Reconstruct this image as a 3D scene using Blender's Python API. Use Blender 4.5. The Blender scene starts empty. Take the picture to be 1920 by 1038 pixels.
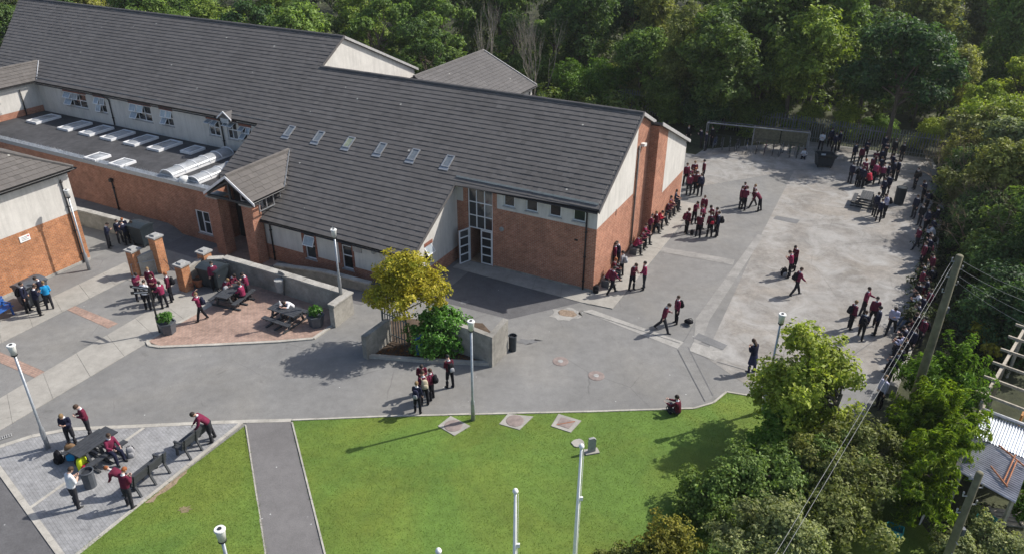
import bpy, bmesh, math, random
import numpy as np
from mathutils import Vector, Matrix
SC = bpy.context.scene
COL = SC.collection
random.seed(7)
RNG = np.random.default_rng(7)

# ------------------------------------------------------------------ camera
CAM_H = 19.5
FOC = 1420.0                       # focal length in pixels of a 1920 px wide picture
CX, CY = 960.0, 519.0
_d = np.array([(938.7 - CX) / FOC, (3157.6 - CY) / FOC, 1.0]); _d /= np.linalg.norm(_d)
_up = -_d
_y = np.array([0, 0, 1.0]) - _up * _up[2]; _y /= np.linalg.norm(_y)
RM = np.stack([np.cross(_y, _up), _y, _up])          # camera (x right, y down, z forward) -> world
cam = bpy.data.cameras.new('camera'); cam_o = bpy.data.objects.new('camera', cam); COL.objects.link(cam_o)
cam.sensor_width = 36.0; cam.lens = FOC / 1920 * 36.0; cam.clip_end = 2000; cam.clip_start = 0.2
_m = Matrix.Identity(4)
for i in range(3):
    _m[i][0] = RM[i][0]; _m[i][1] = -RM[i][1]; _m[i][2] = -RM[i][2]
_m[2][3] = CAM_H
cam_o.matrix_world = _m
SC.camera = cam_o

# ------------------------------------------------------------------ sky and sun
SUN_AZ = math.radians(22.4)        # towards the sun, measured from +X to +Y
SUN_EL = math.radians(43.0)
wd = bpy.data.worlds.new('World'); SC.world = wd; wd.use_nodes = True
nt = wd.node_tree; nt.nodes.clear()
sky = nt.nodes.new('ShaderNodeTexSky'); sky.sky_type = 'NISHITA'; sky.sun_disc = False
sky.sun_elevation = SUN_EL; sky.sun_rotation = math.pi / 2 - SUN_AZ
sky.dust_density = 2.0; sky.air_density = 1.0; sky.ozone_density = 1.0
bg = nt.nodes.new('ShaderNodeBackground'); bg.inputs[1].default_value = 0.12
wo = nt.nodes.new('ShaderNodeOutputWorld')
nt.links.new(sky.outputs[0], bg.inputs[0]); nt.links.new(bg.outputs[0], wo.inputs[0])
sun = bpy.data.lights.new('sun', 'SUN'); sun.energy = 4.3; sun.angle = math.radians(0.6); sun.color = (1.0, 0.955, 0.89)
sun_o = bpy.data.objects.new('sun', sun); COL.objects.link(sun_o); sun_o.location = (30, 10, 60)
_sd = Vector((math.cos(SUN_EL) * math.cos(SUN_AZ), math.cos(SUN_EL) * math.sin(SUN_AZ), math.sin(SUN_EL)))
sun_o.rotation_euler = _sd.to_track_quat('Z', 'Y').to_euler()
SC.view_settings.view_transform = 'Standard'; SC.view_settings.look = 'None'
SC.view_settings.exposure = 0.45; SC.view_settings.gamma = 1.0
SC.view_settings.use_curve_mapping = False
SC.cycles.max_bounces = 6; SC.cycles.diffuse_bounces = 3; SC.cycles.glossy_bounces = 2
SC.cycles.transmission_bounces = 2; SC.cycles.transparent_max_bounces = 6

# ------------------------------------------------------------------ places
def G(px, py, z=0.0):
    """the place at height z seen at a point of the photograph (1920 wide)"""
    r = RM @ np.array([(px - CX) / FOC, (py - CY) / FOC, 1.0])
    t = (z - CAM_H) / r[2]
    return Vector((r[0] * t, r[1] * t, z))
UA = math.radians(152.8)
U = Vector((math.cos(UA), math.sin(UA), 0)); V = Vector((math.sin(UA), -math.cos(UA), 0)); Z = Vector((0, 0, 1))
ORG = G(1111.5, 546.5)
def B(u, v, z=0.0): return ORG + U * u + V * v + Z * z       # school frame: u along the ridge, v into the depth
def toB(p):
    d = p - ORG; return d.dot(U), d.dot(V)
def sstep(a, b, x):
    t = min(1, max(0, (x - a) / (b - a))); return t * t * (3 - 2 * t)
def gz(x, y):
    """ground height: level yard, with the sunken walk along the low wing"""
    d = Vector((x, y, 0)) - ORG; u = d.dot(U); v = d.dot(V)
    k = sstep(-7.05, -6.75, v) * sstep(8.8, 17.0, u) * (1 - sstep(25.3, 26.4, u)) * (1 - sstep(4, 5, v))
    return -0.5 * k

# ------------------------------------------------------------------ object helpers
def link(o, parent=None):
    COL.objects.link(o)
    if parent is not None: o.parent = parent
    return o
USED = {}
def tag(o, label=None, cat=None, group=None, kind=None):
    if label:
        w = len(label.split())
        assert 4 <= w <= 16, (label, w)
        assert label not in USED or (group and USED[label] == group), label
        USED[label] = group
        o['label'] = label
    if cat: o['category'] = cat
    if group: o['group'] = group
    if kind: o['kind'] = kind
    return o
def thing(name, loc, label, cat, group=None, rz=0.0, scale=1.0):
    o = bpy.data.objects.new(name, None); o.empty_display_size = 0.2
    o.location = loc; o.rotation_euler = (0, 0, rz); o.scale = (scale,) * 3
    COL.objects.link(o)
    return tag(o, label, cat, group)
def worldloc(o):
    p = Vector(o.location); q = o.parent
    while q is not None: p = p + Vector(q.location); q = q.parent
    return p

class MB:
    """collects shapes; build() links them as ONE mesh object"""
    def __init__(s): s.v = []; s.f = []; s.m = []
    def add(s, vs, fs, m=0):
        n = len(s.v); s.v += [tuple(x) for x in vs]; s.f += [tuple(i + n for i in f) for f in fs]; s.m += [m] * len(fs); return s
    def box(s, c, sx, sy, sz, ax=Vector((1, 0, 0)), ay=Vector((0, 1, 0)), az=Vector((0, 0, 1)), m=0, taper=1.0):
        """box centred at c in x and y, standing on c in z"""
        c = Vector(c); vs = []
        for k, t in ((0, 1.0), (1, taper)):
            for a, b in ((-1, -1), (1, -1), (1, 1), (-1, 1)):
                vs.append(c + ax * (a * sx / 2 * t) + ay * (b * sy / 2 * t) + az * (sz * k))
        return s.add(vs, [(3, 2, 1, 0), (4, 5, 6, 7), (0, 1, 5, 4), (1, 2, 6, 5), (2, 3, 7, 6), (3, 0, 4, 7)], m)
    def slab(s, p, ax, ay, az, m=0):
        """parallelepiped from a corner and three edge vectors"""
        p = Vector(p); vs = [p, p + ax, p + ax + ay, p + ay, p + az, p + ax + az, p + ax + ay + az, p + ay + az]
        return s.add(vs, [(3, 2, 1, 0), (4, 5, 6, 7), (0, 1, 5, 4), (1, 2, 6, 5), (2, 3, 7, 6), (3, 0, 4, 7)], m)
    def prism(s, poly, d, m=0):
        """closed prism: polygon (3-D points) pushed along d"""
        n = len(poly); a = [Vector(p) for p in poly]; b = [p + d for p in a]
        fs = [tuple(range(n - 1, -1, -1)), tuple(range(n, 2 * n))] + [(i, (i + 1) % n, n + (i + 1) % n, n + i) for i in range(n)]
        return s.add(a + b, fs, m)
    def tube(s, pts, r, n=6, m=0, cap=True):
        pts = [Vector(p) for p in pts]; rs = r if hasattr(r, '__len__') else [r] * len(pts); vs = []; fs = []
        for i, p in enumerate(pts):
            t = (pts[min(i + 1, len(pts) - 1)] - pts[max(i - 1, 0)]).normalized()
            a = t.cross(Vector((0, 0, 1)))
            if a.length < 0.05: a = t.cross(Vector((1, 0, 0)))
            a.normalize(); b = t.cross(a)
            for k in range(n):
                q = 2 * math.pi * k / n; vs.append(p + a * (math.cos(q) * rs[i]) + b * (math.sin(q) * rs[i]))
        for i in range(len(pts) - 1):
            for k in range(n): fs.append((i * n + k, i * n + (k + 1) % n, (i + 1) * n + (k + 1) % n, (i + 1) * n + k))
        if cap: fs += [tuple(range(n - 1, -1, -1)), tuple(range((len(pts) - 1) * n, len(pts) * n))]
        return s.add(vs, fs, m)
    def lathe(s, c, prof, n=12, m=0, axis=Z):
        c = Vector(c); vs = []; fs = []
        ax = axis.cross(Vector((0, 1, 0)));
        if ax.length < 0.1: ax = axis.cross(Vector((1, 0, 0)))
        ax.normalize(); ay = axis.cross(ax)
        for r, z in prof:
            for k in range(n):
                q = 2 * math.pi * k / n; vs.append(c + ax * (math.cos(q) * r) + ay * (math.sin(q) * r) + axis * z)
        for i in range(len(prof) - 1):
            for k in range(n): fs.append((i * n + k, i * n + (k + 1) % n, (i + 1) * n + (k + 1) % n, (i + 1) * n + k))
        fs += [tuple(range(n - 1, -1, -1)), tuple(range((len(prof) - 1) * n, len(prof) * n))]
        return s.add(vs, fs, m)
    def mesh(s, name, mats, off=Vector((0, 0, 0)), smooth=False):
        me = bpy.data.meshes.new(name)
        me.from_pydata([(x[0] - off[0], x[1] - off[1], x[2] - off[2]) for x in s.v], [], s.f)
        mats = mats if isinstance(mats, (list, tuple)) else [mats]
        for mm in mats: me.materials.append(mm)
        if len(mats) > 1: me.polygons.foreach_set('material_index', s.m)
        if smooth: me.polygons.foreach_set('use_smooth', [True] * len(s.f))
        me.update(); return me
    def build(s, name, mats, parent=None, local=False, smooth=False, bevel=0.0):
        """world coordinates unless local; the parent must be unrotated if world coordinates are used"""
        off = Vector((0, 0, 0))
        if parent is not None and not local: off = worldloc(parent)
        elif parent is None and not local:
            a = np.array(s.v); off = Vector((float(a[:, 0].mean()), float(a[:, 1].mean()), float(a[:, 2].min())))
        o = bpy.data.objects.new(name, s.mesh(name, mats, off, smooth))
        if parent is None and not local: o.location = off
        link(o, parent)
        if bevel:
            b = o.modifiers.new('bevel', 'BEVEL'); b.width = bevel; b.segments = 1; b.limit_method = 'ANGLE'
        return o
def copy_tree(o, parent=None):
    c = o.copy(); COL.objects.link(c); c.parent = parent
    for ch in list(o.children): copy_tree(ch, c)
    return c

# ------------------------------------------------------------------ materials
def nodes(name):
    m = bpy.data.materials.new(name); m.use_nodes = True; t = m.node_tree
    return m, t, t.nodes['Principled BSDF']
def N(t, typ, **kw):
    n = t.nodes.new(typ)
    for k, v in kw.items():
        if isinstance(k, str) and k.startswith('i_'): n.inputs[int(k[2:])].default_value = v
        else: setattr(n, k, v)
    return n
def coords(t, space):
    if space == 'obj': return t.nodes.new('ShaderNodeTexCoord').outputs['Object']
    return t.nodes.new('ShaderNodeNewGeometry').outputs['Position']
def noise(t, vec, scale, detail=4, rough=0.6, dist=0.0):
    n = t.nodes.new('ShaderNodeTexNoise'); t.links.new(vec, n.inputs['Vector'])
    n.inputs['Scale'].default_value = scale; n.inputs['Detail'].default_value = detail
    n.inputs['Roughness'].default_value = rough; n.inputs['Distortion'].default_value = dist
    return n.outputs['Fac']
def ramp(t, fac, stops):
    r = t.nodes.new('ShaderNodeValToRGB'); t.links.new(fac, r.inputs[0]); e = r.color_ramp.elements
    while len(e) < len(stops): e.new(0.5)
    for el, (p, c) in zip(e, stops):
        el.position = p; el.color = (c, c, c, 1) if not hasattr(c, '__len__') else (*c, 1)
    return r.outputs[0]
def mix(t, fac, a, b, mode='MIX'):
    n = t.nodes.new('ShaderNodeMix'); n.data_type = 'RGBA'; n.blend_type = mode
    for sock, val in ((n.inputs[0], fac), (n.inputs[6], a), (n.inputs[7], b)):
        if isinstance(val, bpy.types.NodeSocket): t.links.new(val, sock)
        elif hasattr(val, '__len__'): sock.default_value = (*val, 1)
        else: sock.default_value = val
    return n.outputs[2]
def bump(t, bs, h, strength=0.3, dist=0.02):
    b = t.nodes.new('ShaderNodeBump'); b.inputs['Strength'].default_value = strength; b.inputs['Distance'].default_value = dist
    t.links.new(h, b.inputs['Height']); t.links.new(b.outputs[0], bs.inputs['Normal'])
def plain(name, c, rough=0.6, metal=0.0, var=0.25, scale=6.0, space='obj', spec=0.4, bmp=0.0):
    m, t, bs = nodes(name); v = coords(t, space)
    f = noise(t, v, scale, 5, 0.65)
    lo = [x * (1 - var) for x in c]; hi = [min(1, x * (1 + var)) for x in c]
    col = ramp(t, f, [(0.3, lo), (0.7, hi)])
    t.links.new(col, bs.inputs['Base Color'])
    bs.inputs['Roughness'].default_value = rough; bs.inputs['Metallic'].default_value = metal
    bs.inputs['Specular IOR Level'].default_value = spec
    if bmp: bump(t, bs, noise(t, v, scale * 6, 3), bmp, 0.01)
    return m
def noise_vec(t, vec, scale):
    n = t.nodes.new('ShaderNodeTexNoise'); t.links.new(vec, n.inputs['Vector']); n.inputs['Scale'].default_value = scale; n.inputs['Detail'].default_value = 3
    return n.outputs['Color']
def ground_mat(name, base, patch=0.16, patch_scale=0.35, grain=0.22, stain=0.0, stain_c=(0.05, 0.045, 0.04), speck=0.0, rough=0.9, tint=None, blotch=None, crack=0.0):
    m, t, bs = nodes(name); v = coords(t, 'pos')
    a = noise(t, v, patch_scale, 6, 0.62, 0.4); b = noise(t, v, 2.3, 5, 0.7); c = noise(t, v, 38, 3, 0.7)
    col = ramp(t, a, [(0.28, [x * (1 - patch) for x in base]), (0.72, [x * (1 + patch) for x in base])])
    col = mix(t, 1.0, col, ramp(t, b, [(0.3, 1 - patch * 0.8), (0.7, 1 + patch * 0.8)]), 'MULTIPLY')
    col = mix(t, 1.0, col, ramp(t, c, [(0.3, 1 - grain), (0.7, 1 + grain)]), 'MULTIPLY')
    if tint:
        col = mix(t, ramp(t, noise(t, v, 0.16, 5, 0.6, 0.5), [(0.45, 0.0), (0.62, 1.0)]), col, mix(t, 1.0, col, tint, 'MULTIPLY'))
    if blotch:   # pale worn patches
        col = mix(t, ramp(t, noise(t, v, blotch[1], 7, 0.72, 0.9), [(blotch[2], 0.0), (blotch[2] + 0.24, 1.0)]), col, blotch[0])
    if stain:
        k = ramp(t, noise(t, v, 0.8, 6, 0.75, 1.2), [(0.60, 0.0), (0.70, stain)])
        col = mix(t, k, col, stain_c)
    if speck:
        w = t.nodes.new('ShaderNodeTexVoronoi'); w.inputs['Scale'].default_value = 1.7; t.links.new(v, w.inputs['Vector'])
        k = ramp(t, w.outputs['Distance'], [(0.0, 1.0), (0.035, 0.9), (0.05, 0.0)])
        k2 = ramp(t, noise(t, v, 0.6, 2), [(0.5, 0.0), (0.55, 1.0)])
        col = mix(t, mix(t, 1.0, k, k2, 'MULTIPLY'), col, (speck, speck, speck * 0.97))
    if crack:
        w = t.nodes.new('ShaderNodeTexVoronoi'); w.feature = 'DISTANCE_TO_EDGE'; w.inputs['Scale'].default_value = 0.33
        wv = mix(t, 0.12, v, noise_vec(t, v, 1.6)); t.links.new(wv, w.inputs['Vector'])
        k = ramp(t, w.outputs['Distance'], [(0.0, 0.9), (0.004, 0.6), (0.008, 0.0)]); k2 = ramp(t, noise(t, v, 0.21, 3), [(0.5, 0.0), (0.6, crack)])
        col = mix(t, mix(t, 1.0, k, k2, 'MULTIPLY'), col, (0.06, 0.058, 0.055))
    t.links.new(col, bs.inputs['Base Color']); bs.inputs['Roughness'].default_value = rough
    bs.inputs['Specular IOR Level'].default_value = 0.25
    bump(t, bs, c, 0.35, 0.01)
    return m
def wallcoord(t):
    """(distance along the wall, height) from the place itself"""
    p = coords(t, 'pos')
    d = t.nodes.new('ShaderNodeVectorMath'); d.operation = 'DOT_PRODUCT'; t.links.new(p, d.inputs[0]); d.inputs[1].default_value = tuple(U + V)
    s = t.nodes.new('ShaderNodeSeparateXYZ'); t.links.new(p, s.inputs[0])
    c = t.nodes.new('ShaderNodeCombineXYZ'); t.links.new(d.outputs['Value'], c.inputs[0]); t.links.new(s.outputs[2], c.inputs[1])
    return c.outputs[0], p
def brick_mat(name, c1, c2, mortar, bw=0.225, bh=0.075, ms=0.011, soldier=False, ground=False, ang=0.0, off=0.5):
    m, t, bs = nodes(name)
    if ground:
        p = coords(t, 'pos'); mp = t.nodes.new('ShaderNodeMapping'); mp.inputs['Rotation'].default_value = (0, 0, ang)
        t.links.new(p, mp.inputs[0]); vec = mp.outputs[0]
    else: vec, p = wallcoord(t)
    b = t.nodes.new('ShaderNodeTexBrick'); t.links.new(vec, b.inputs['Vector'])
    b.inputs['Scale'].default_value = 1.0; b.inputs['Brick Width'].default_value = bh if soldier else bw
    b.inputs['Row Height'].default_value = bw if soldier else bh; b.inputs['Mortar Size'].default_value = ms
    b.inputs['Mortar Smooth'].default_value = 0.15; b.inputs['Bias'].default_value = 0.0; b.offset = 0.0 if soldier else off
    b.inputs['Color1'].default_value = (*c1, 1); b.inputs['Color2'].default_value = (*c2, 1); b.inputs['Mortar'].default_value = (*mortar, 1)
    col = mix(t, 1.0, b.outputs['Color'], ramp(t, noise(t, p, 3.1, 6, 0.75), [(0.3, 0.72), (0.7, 1.3)]), 'MULTIPLY')
    col = mix(t, 1.0, col, ramp(t, noise(t, p, 0.5, 4, 0.6, 0.5), [(0.3, 0.82), (0.7, 1.14)]), 'MULTIPLY')
    t.links.new(col, bs.inputs['Base Color']); bs.inputs['Roughness'].default_value = 0.9; bs.inputs['Specular IOR Level'].default_value = 0.2
    inv = t.nodes.new('ShaderNodeMath'); inv.operation = 'SUBTRACT'; inv.inputs[0].default_value = 1.0; t.links.new(b.outputs['Fac'], inv.inputs[1])
    bump(t, bs, inv.outputs[0], 0.5, 0.008)
    return m
def render_mat(name, c):
    """painted roughcast with weather streaks"""
    m, t, bs = nodes(name); p = coords(t, 'pos')
    mp = t.nodes.new('ShaderNodeMapping'); mp.inputs['Scale'].default_value = (2.2, 2.2, 0.28); t.links.new(p, mp.inputs[0])
    st = noise(t, mp.outputs[0], 1.6, 6, 0.7)
    col = ramp(t, noise(t, p, 0.9, 6, 0.65, 0.4), [(0.3, [x * 0.88 for x in c]), (0.7, [x * 1.06 for x in c])])
    col = mix(t, 1.0, col, ramp(t, st, [(0.28, 0.80), (0.55, 1.0), (0.8, 1.05)]), 'MULTIPLY')
    g = noise(t, p, 45, 3, 0.7)
    col = mix(t, 1.0, col, ramp(t, g, [(0.3, 0.88), (0.7, 1.1)]), 'MULTIPLY')
    t.links.new(col, bs.inputs['Base Color']); bs.inputs['Roughness'].default_value = 0.92; bs.inputs['Specular IOR Level'].default_value = 0.2
    bump(t, bs, g, 0.5, 0.012)
    return m
def tile_mat(name, c, lichen, amount):
    m, t, bs = nodes(name); p = coords(t, 'pos')
    geo = t.nodes.new('ShaderNodeNewGeometry'); oi = t.nodes.new('ShaderNodeObjectInfo')
    ad = t.nodes.new('ShaderNodeMath'); ad.operation = 'ADD'; t.links.new(geo.outputs['Random Per Island'], ad.inputs[0]); t.links.new(oi.outputs['Random'], ad.inputs[1])
    fr = t.nodes.new('ShaderNodeMath'); fr.operation = 'FRACT'; t.links.new(ad.outputs[0], fr.inputs[0])
    col = ramp(t, fr.outputs[0], [(0.0, [x * 0.84 for x in c]), (0.1, [x * 0.95 for x in c]), (0.9, [x * 1.05 for x in c]), (1.0, [x * 1.15 for x in c])])
    col = mix(t, 1.0, col, ramp(t, noise(t, p, 0.45, 5, 0.65, 0.6), [(0.3, 0.88), (0.7, 1.12)]), 'MULTIPLY')
    f = noise(t, p, 14, 5, 0.75)
    col = mix(t, ramp(t, f, [(0.6, 0.0), (0.74, amount)]), col, lichen)
    w = noise(t, p, 5.0, 4, 0.8)
    col = mix(t, ramp(t, w, [(0.70, 0.0), (0.76, amount * 0.8)]), col, (0.5, 0.5, 0.46))
    vo = t.nodes.new('ShaderNodeTexVoronoi'); vo.inputs['Scale'].default_value = 1.05; t.links.new(p, vo.inputs['Vector'])
    sp = t.nodes.new('ShaderNodeSeparateColor'); t.links.new(vo.outputs['Color'], sp.inputs[0])
    k = mix(t, 1.0, ramp(t, vo.outputs['Distance'], [(0.0, 1.0), (0.055, 0.9), (0.075, 0.0)]), ramp(t, sp.outputs[0], [(0.62, 0.0), (0.66, 1.0)]), 'MULTIPLY')
    col = mix(t, k, col, (0.42, 0.41, 0.37))      # droppings and lichen spots
    col = mix(t, ramp(t, noise(t, p, 0.9, 6, 0.75, 0.8), [(0.6, 0.0), (0.75, 0.18)]), col, (0.12, 0.115, 0.07))   # moss
    t.links.new(col, bs.inputs['Base Color']); bs.inputs['Roughness'].default_value = 0.8; bs.inputs['Specular IOR Level'].default_value = 0.3
    bump(t, bs, f, 0.25, 0.008)
    return m
def leaf_mat(name, c, c2, trans=0.35, rough=0.5, autumn=None, wide=0.35):
    m, t, bs = nodes(name)
    geo = t.nodes.new('ShaderNodeNewGeometry'); oi = t.nodes.new('ShaderNodeObjectInfo'); tc = t.nodes.new('ShaderNodeTexCoord')
    col = ramp(t, geo.outputs['Random Per Island'], [(0.0, [x * 0.6 for x in c]), (0.5, c), (1.0, c2)])
    col = mix(t, 1.0, col, ramp(t, noise(t, tc.outputs['Object'], 0.55, 3, 0.6), [(0.3, 1 - wide), (0.7, 1 + wide)]), 'MULTIPLY')
    col = mix(t, 1.0, col, ramp(t, oi.outputs['Random'], [(0.0, (0.75, 0.8, 0.8)), (0.5, (1.0, 1.0, 1.0)), (1.0, (1.3, 1.15, 0.9))]), 'MULTIPLY')
    if autumn: col = mix(t, ramp(t, noise(t, tc.outputs['Object'], 1.3, 4, 0.7), [(0.52, 0.0), (0.66, autumn[1])]), col, autumn[0])
    bs.inputs['Roughness'].default_value = rough; bs.inputs['Specular IOR Level'].default_value = 0.18
    t.links.new(col, bs.inputs['Base Color'])
    tr = t.nodes.new('ShaderNodeBsdfTranslucent'); t.links.new(mix(t, 1.0, col, (1.25, 1.3, 0.6), 'MULTIPLY'), tr.inputs[0])
    ms = t.nodes.new('ShaderNodeMixShader'); ms.inputs[0].default_value = trans
    t.links.new(bs.outputs[0], ms.inputs[1]); t.links.new(tr.outputs[0], ms.inputs[2])
    t.links.new(ms.outputs[0], t.nodes['Material Output'].inputs[0])
    return m
M = {}
M['asphalt'] = ground_mat('asphalt', (0.180, 0.177, 0.170), 0.15, 0.3, 0.22, 0.3, speck=0.5, tint=(1.12, 1.10, 1.06), crack=0.38)
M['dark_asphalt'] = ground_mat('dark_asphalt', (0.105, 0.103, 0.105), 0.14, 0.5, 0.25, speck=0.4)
M['path_asphalt'] = ground_mat('path_asphalt', (0.15, 0.143, 0.14), 0.12, 0.4, 0.25, speck=0.5)
M['concrete'] = ground_mat('concrete', (0.30, 0.285, 0.255), 0.16, 0.5, 0.15, 0.3)
M['yard'] = ground_mat('yard_concrete', (0.222, 0.210, 0.193), 0.26, 0.45, 0.24, 0.7, (0.15, 0.145, 0.138), tint=(1.0, 0.96, 0.91), blotch=((0.33, 0.322, 0.305), 0.5, 0.46), crack=0.38)
M['pale_patch'] = ground_mat('pale_patch', (0.285, 0.275, 0.255), 0.2, 0.9, 0.2, 0.4)
M['grey_patch'] = ground_mat('grey_patch', (0.15, 0.15, 0.15), 0.15, 1.0, 0.2)
M['kerb'] = ground_mat('kerb', (0.36, 0.34, 0.30), 0.2, 1.2, 0.15, 0.4)
M['wallconc'] = ground_mat('wall_concrete', (0.27, 0.255, 0.225), 0.3, 0.9, 0.2, 0.6, (0.09, 0.085, 0.075))
M['coping'] = ground_mat('coping', (0.33, 0.315, 0.285), 0.25, 1.5, 0.25, 0.5, (0.14, 0.13, 0.11))
M['soil'] = ground_mat('soil', (0.085, 0.06, 0.042), 0.4, 1.2, 0.4)
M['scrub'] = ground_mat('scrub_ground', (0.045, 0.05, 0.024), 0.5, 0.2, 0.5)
M['lawn'] = ground_mat('lawn', (0.098, 0.165, 0.030), 0.2, 0.22, 0.14, tint=(1.3, 1.03, 0.95))
M['pavers'] = brick_mat('brick_paving', (0.35, 0.235, 0.185), (0.30, 0.2, 0.16), (0.23, 0.185, 0.155), 0.21, 0.105, 0.012, ground=True, ang=-UA)
M['setts'] = brick_mat('grey_block_paving', (0.262, 0.262, 0.262), (0.248, 0.248, 0.25), (0.218, 0.218, 0.218), 0.21, 0.105, 0.012, ground=True, ang=0.75)
M['manhole_pink'] = plain('manhole_pink', (0.21, 0.168, 0.152), 0.85, var=0.3, scale=4)
M['brick'] = brick_mat('red_brick', (0.40, 0.160, 0.092), (0.30, 0.105, 0.06), (0.40, 0.29, 0.22))
M['brick_orange'] = brick_mat('orange_brick', (0.49, 0.195, 0.078), (0.35, 0.125, 0.052), (0.40, 0.28, 0.19))
M['soldier'] = brick_mat('soldier_brick', (0.26, 0.075, 0.045), (0.20, 0.06, 0.04), (0.26, 0.17, 0.13), soldier=True)
M['render'] = render_mat('white_render', (0.60, 0.575, 0.53))
M['tile'] = tile_mat('grey_roof_tile', (0.100, 0.094, 0.091), (0.17, 0.158, 0.125), 0.35)
M['tile_brown'] = tile_mat('brown_roof_tile', (0.112, 0.102, 0.094), (0.24, 0.20, 0.13), 0.5)
M['felt'] = ground_mat('roof_felt', (0.055, 0.055, 0.058), 0.35, 0.35, 0.25, 0.3, (0.03, 0.03, 0.03))
M['black_metal'] = plain('black_gutter', (0.018, 0.018, 0.02), 0.45)
M['upvc'] = plain('white_plastic_frame', (0.72, 0.72, 0.72), 0.35, var=0.06)
M['sill'] = plain('grey_sill', (0.36, 0.35, 0.34), 0.85, bmp=0.2)
def glass_mat():
    m, t, bs = nodes('window_glass')
    oi = t.nodes.new('ShaderNodeObjectInfo')
    t.links.new(ramp(t, oi.outputs['Random'], [(0.0, (0.012, 0.014, 0.016)), (0.7, (0.03, 0.034, 0.037)), (1.0, (0.10, 0.11, 0.115))]), bs.inputs['Base Color'])
    bs.inputs['Roughness'].default_value = 0.06; bs.inputs['Specular IOR Level'].default_value = 0.7
    return m
M['glass'] = glass_mat()
M['skyglass'] = plain('clear_casement_glass', (0.30, 0.34, 0.37), 0.08, var=0.2, spec=0.8)
M['dome'] = plain('skylight_dome', (0.30, 0.31, 0.315), 0.22, var=0.35, scale=1.4, spec=0.6)
M['zinc'] = plain('zinc', (0.34, 0.35, 0.36), 0.45, 0.5, var=0.2)
M['galv'] = plain('galvanised_steel', (0.36, 0.38, 0.40), 0.42, 0.55, var=0.18, scale=9)
M['lamp_white'] = plain('lamp_plastic', (0.66, 0.66, 0.63), 0.4, var=0.1)
M['black_plastic'] = plain('black_plastic', (0.028, 0.03, 0.034), 0.5, var=0.3)
M['bin_grey'] = plain('bin_grey', (0.075, 0.083, 0.095), 0.45, var=0.2)
M['bin_dark'] = plain('bin_dark', (0.022, 0.03, 0.036), 0.5, var=0.25)
M['recycled'] = plain('recycled_plastic', (0.042, 0.045, 0.05), 0.55, var=0.3, bmp=0.2)
M['blue_paint'] = plain('blue_paint', (0.025, 0.10, 0.32), 0.4, var=0.15)
M['terracotta'] = plain('terracotta', (0.30, 0.115, 0.06), 0.85)
M['stone'] = plain('grey_stone', (0.30, 0.30, 0.29), 0.85, bmp=0.3)
M['white_paint'] = plain('white_paint', (0.78, 0.78, 0.76), 0.4, var=0.06)
M['timber'] = plain('weathered_timber', (0.34, 0.30, 0.24), 0.85, var=0.3, bmp=0.3)
M['orange_timber'] = plain('orange_timber', (0.36, 0.17, 0.05), 0.75, var=0.3)
M['rust'] = plain('rusty_steel', (0.30, 0.115, 0.05), 0.8, var=0.35)
M['pole'] = plain('pole_timber', (0.145, 0.135, 0.085), 0.9, var=0.35, scale=3, bmp=0.3)
M['iron'] = plain('corrugated_sheet', (0.40, 0.43, 0.47), 0.4, 0.35, var=0.35, scale=1.2)
M['wire'] = plain('wire', (0.3, 0.3, 0.29), 0.5)
M['bark'] = plain('bark', (0.10, 0.082, 0.06), 0.95, var=0.4, scale=5, bmp=0.5)
M['pale_bark'] = plain('pale_bark', (0.21, 0.19, 0.15), 0.9, var=0.3, scale=4)
M['twig'] = plain('brown_twigs', (0.20, 0.15, 0.095), 0.95, var=0.4, scale=2)
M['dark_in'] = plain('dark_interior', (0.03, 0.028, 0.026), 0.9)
M['floor_in'] = plain('hall_floor', (0.35, 0.24, 0.15), 0.6)
M['pale_green_steel'] = plain('palisade_steel', (0.17, 0.19, 0.185), 0.5, 0.4, var=0.2)
M['shelter_panel'] = plain('mossy_panel', (.13, .12, .075), .6, var=.4)
M['soft_patch'] = ground_mat('soft_patch', (0.235, 0.228, 0.214), 0.2, 0.9, 0.2, 0.5, (0.16, 0.155, 0.148))
# ------------------------------------------------------------------ ground
def conform(bm, lo=(-7.4, 8.6), hi=(5.2, 26.6)):
    for i in range(int((hi[1] - lo[1]) / 0.6) + 1):
        bmesh.ops.bisect_plane(bm, geom=bm.verts[:] + bm.edges[:] + bm.faces[:], plane_co=B(lo[1] + i * 0.6, 0), plane_no=U)
    for v in [-7.1, -7.05, -6.98, -6.9, -6.82, -6.75, -6.5, -4.0, 3.9, 4.2, 4.5, 4.8, 5.1]:
        bmesh.ops.bisect_plane(bm, geom=bm.verts[:] + bm.edges[:] + bm.faces[:], plane_co=B(0, v), plane_no=V)
def sheet(name, pts, z, mat, kind='structure', parent=None, conf=False):
    bm = bmesh.new(); vs = [bm.verts.new((p[0], p[1], 0)) for p in pts]; f = bm.faces.new(vs)
    bmesh.ops.triangulate(bm, faces=[f])
    if conf: conform(bm)
    c = Vector((sum(p[0] for p in pts) / len(pts), sum(p[1] for p in pts) / len(pts), 0)) if parent is None else Vector((0, 0, 0))
    for v in bm.verts: v.co.z = (gz(v.co.x, v.co.y) if conf else 0) + z
    for v in bm.verts: v.co -= (c if parent is None else worldloc(parent))
    for fc in bm.faces:
        fc.normal_update()
        if fc.normal.z < 0: fc.normal_flip()
    me = bpy.data.meshes.new(name); bm.to_mesh(me); bm.free(); me.materials.append(mat)
    o = bpy.data.objects.new(name, me); o.location = c if parent is None else (0, 0, 0)
    link(o, parent)
    if kind: o['kind'] = kind
    return o
def P(*a): return [G(a[i], a[i + 1]) for i in range(0, len(a), 2)]
def structure(name, loc=(0, 0, 0)):
    o = bpy.data.objects.new(name, None); o.location = loc; COL.objects.link(o); o['kind'] = 'structure'; return o
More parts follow.
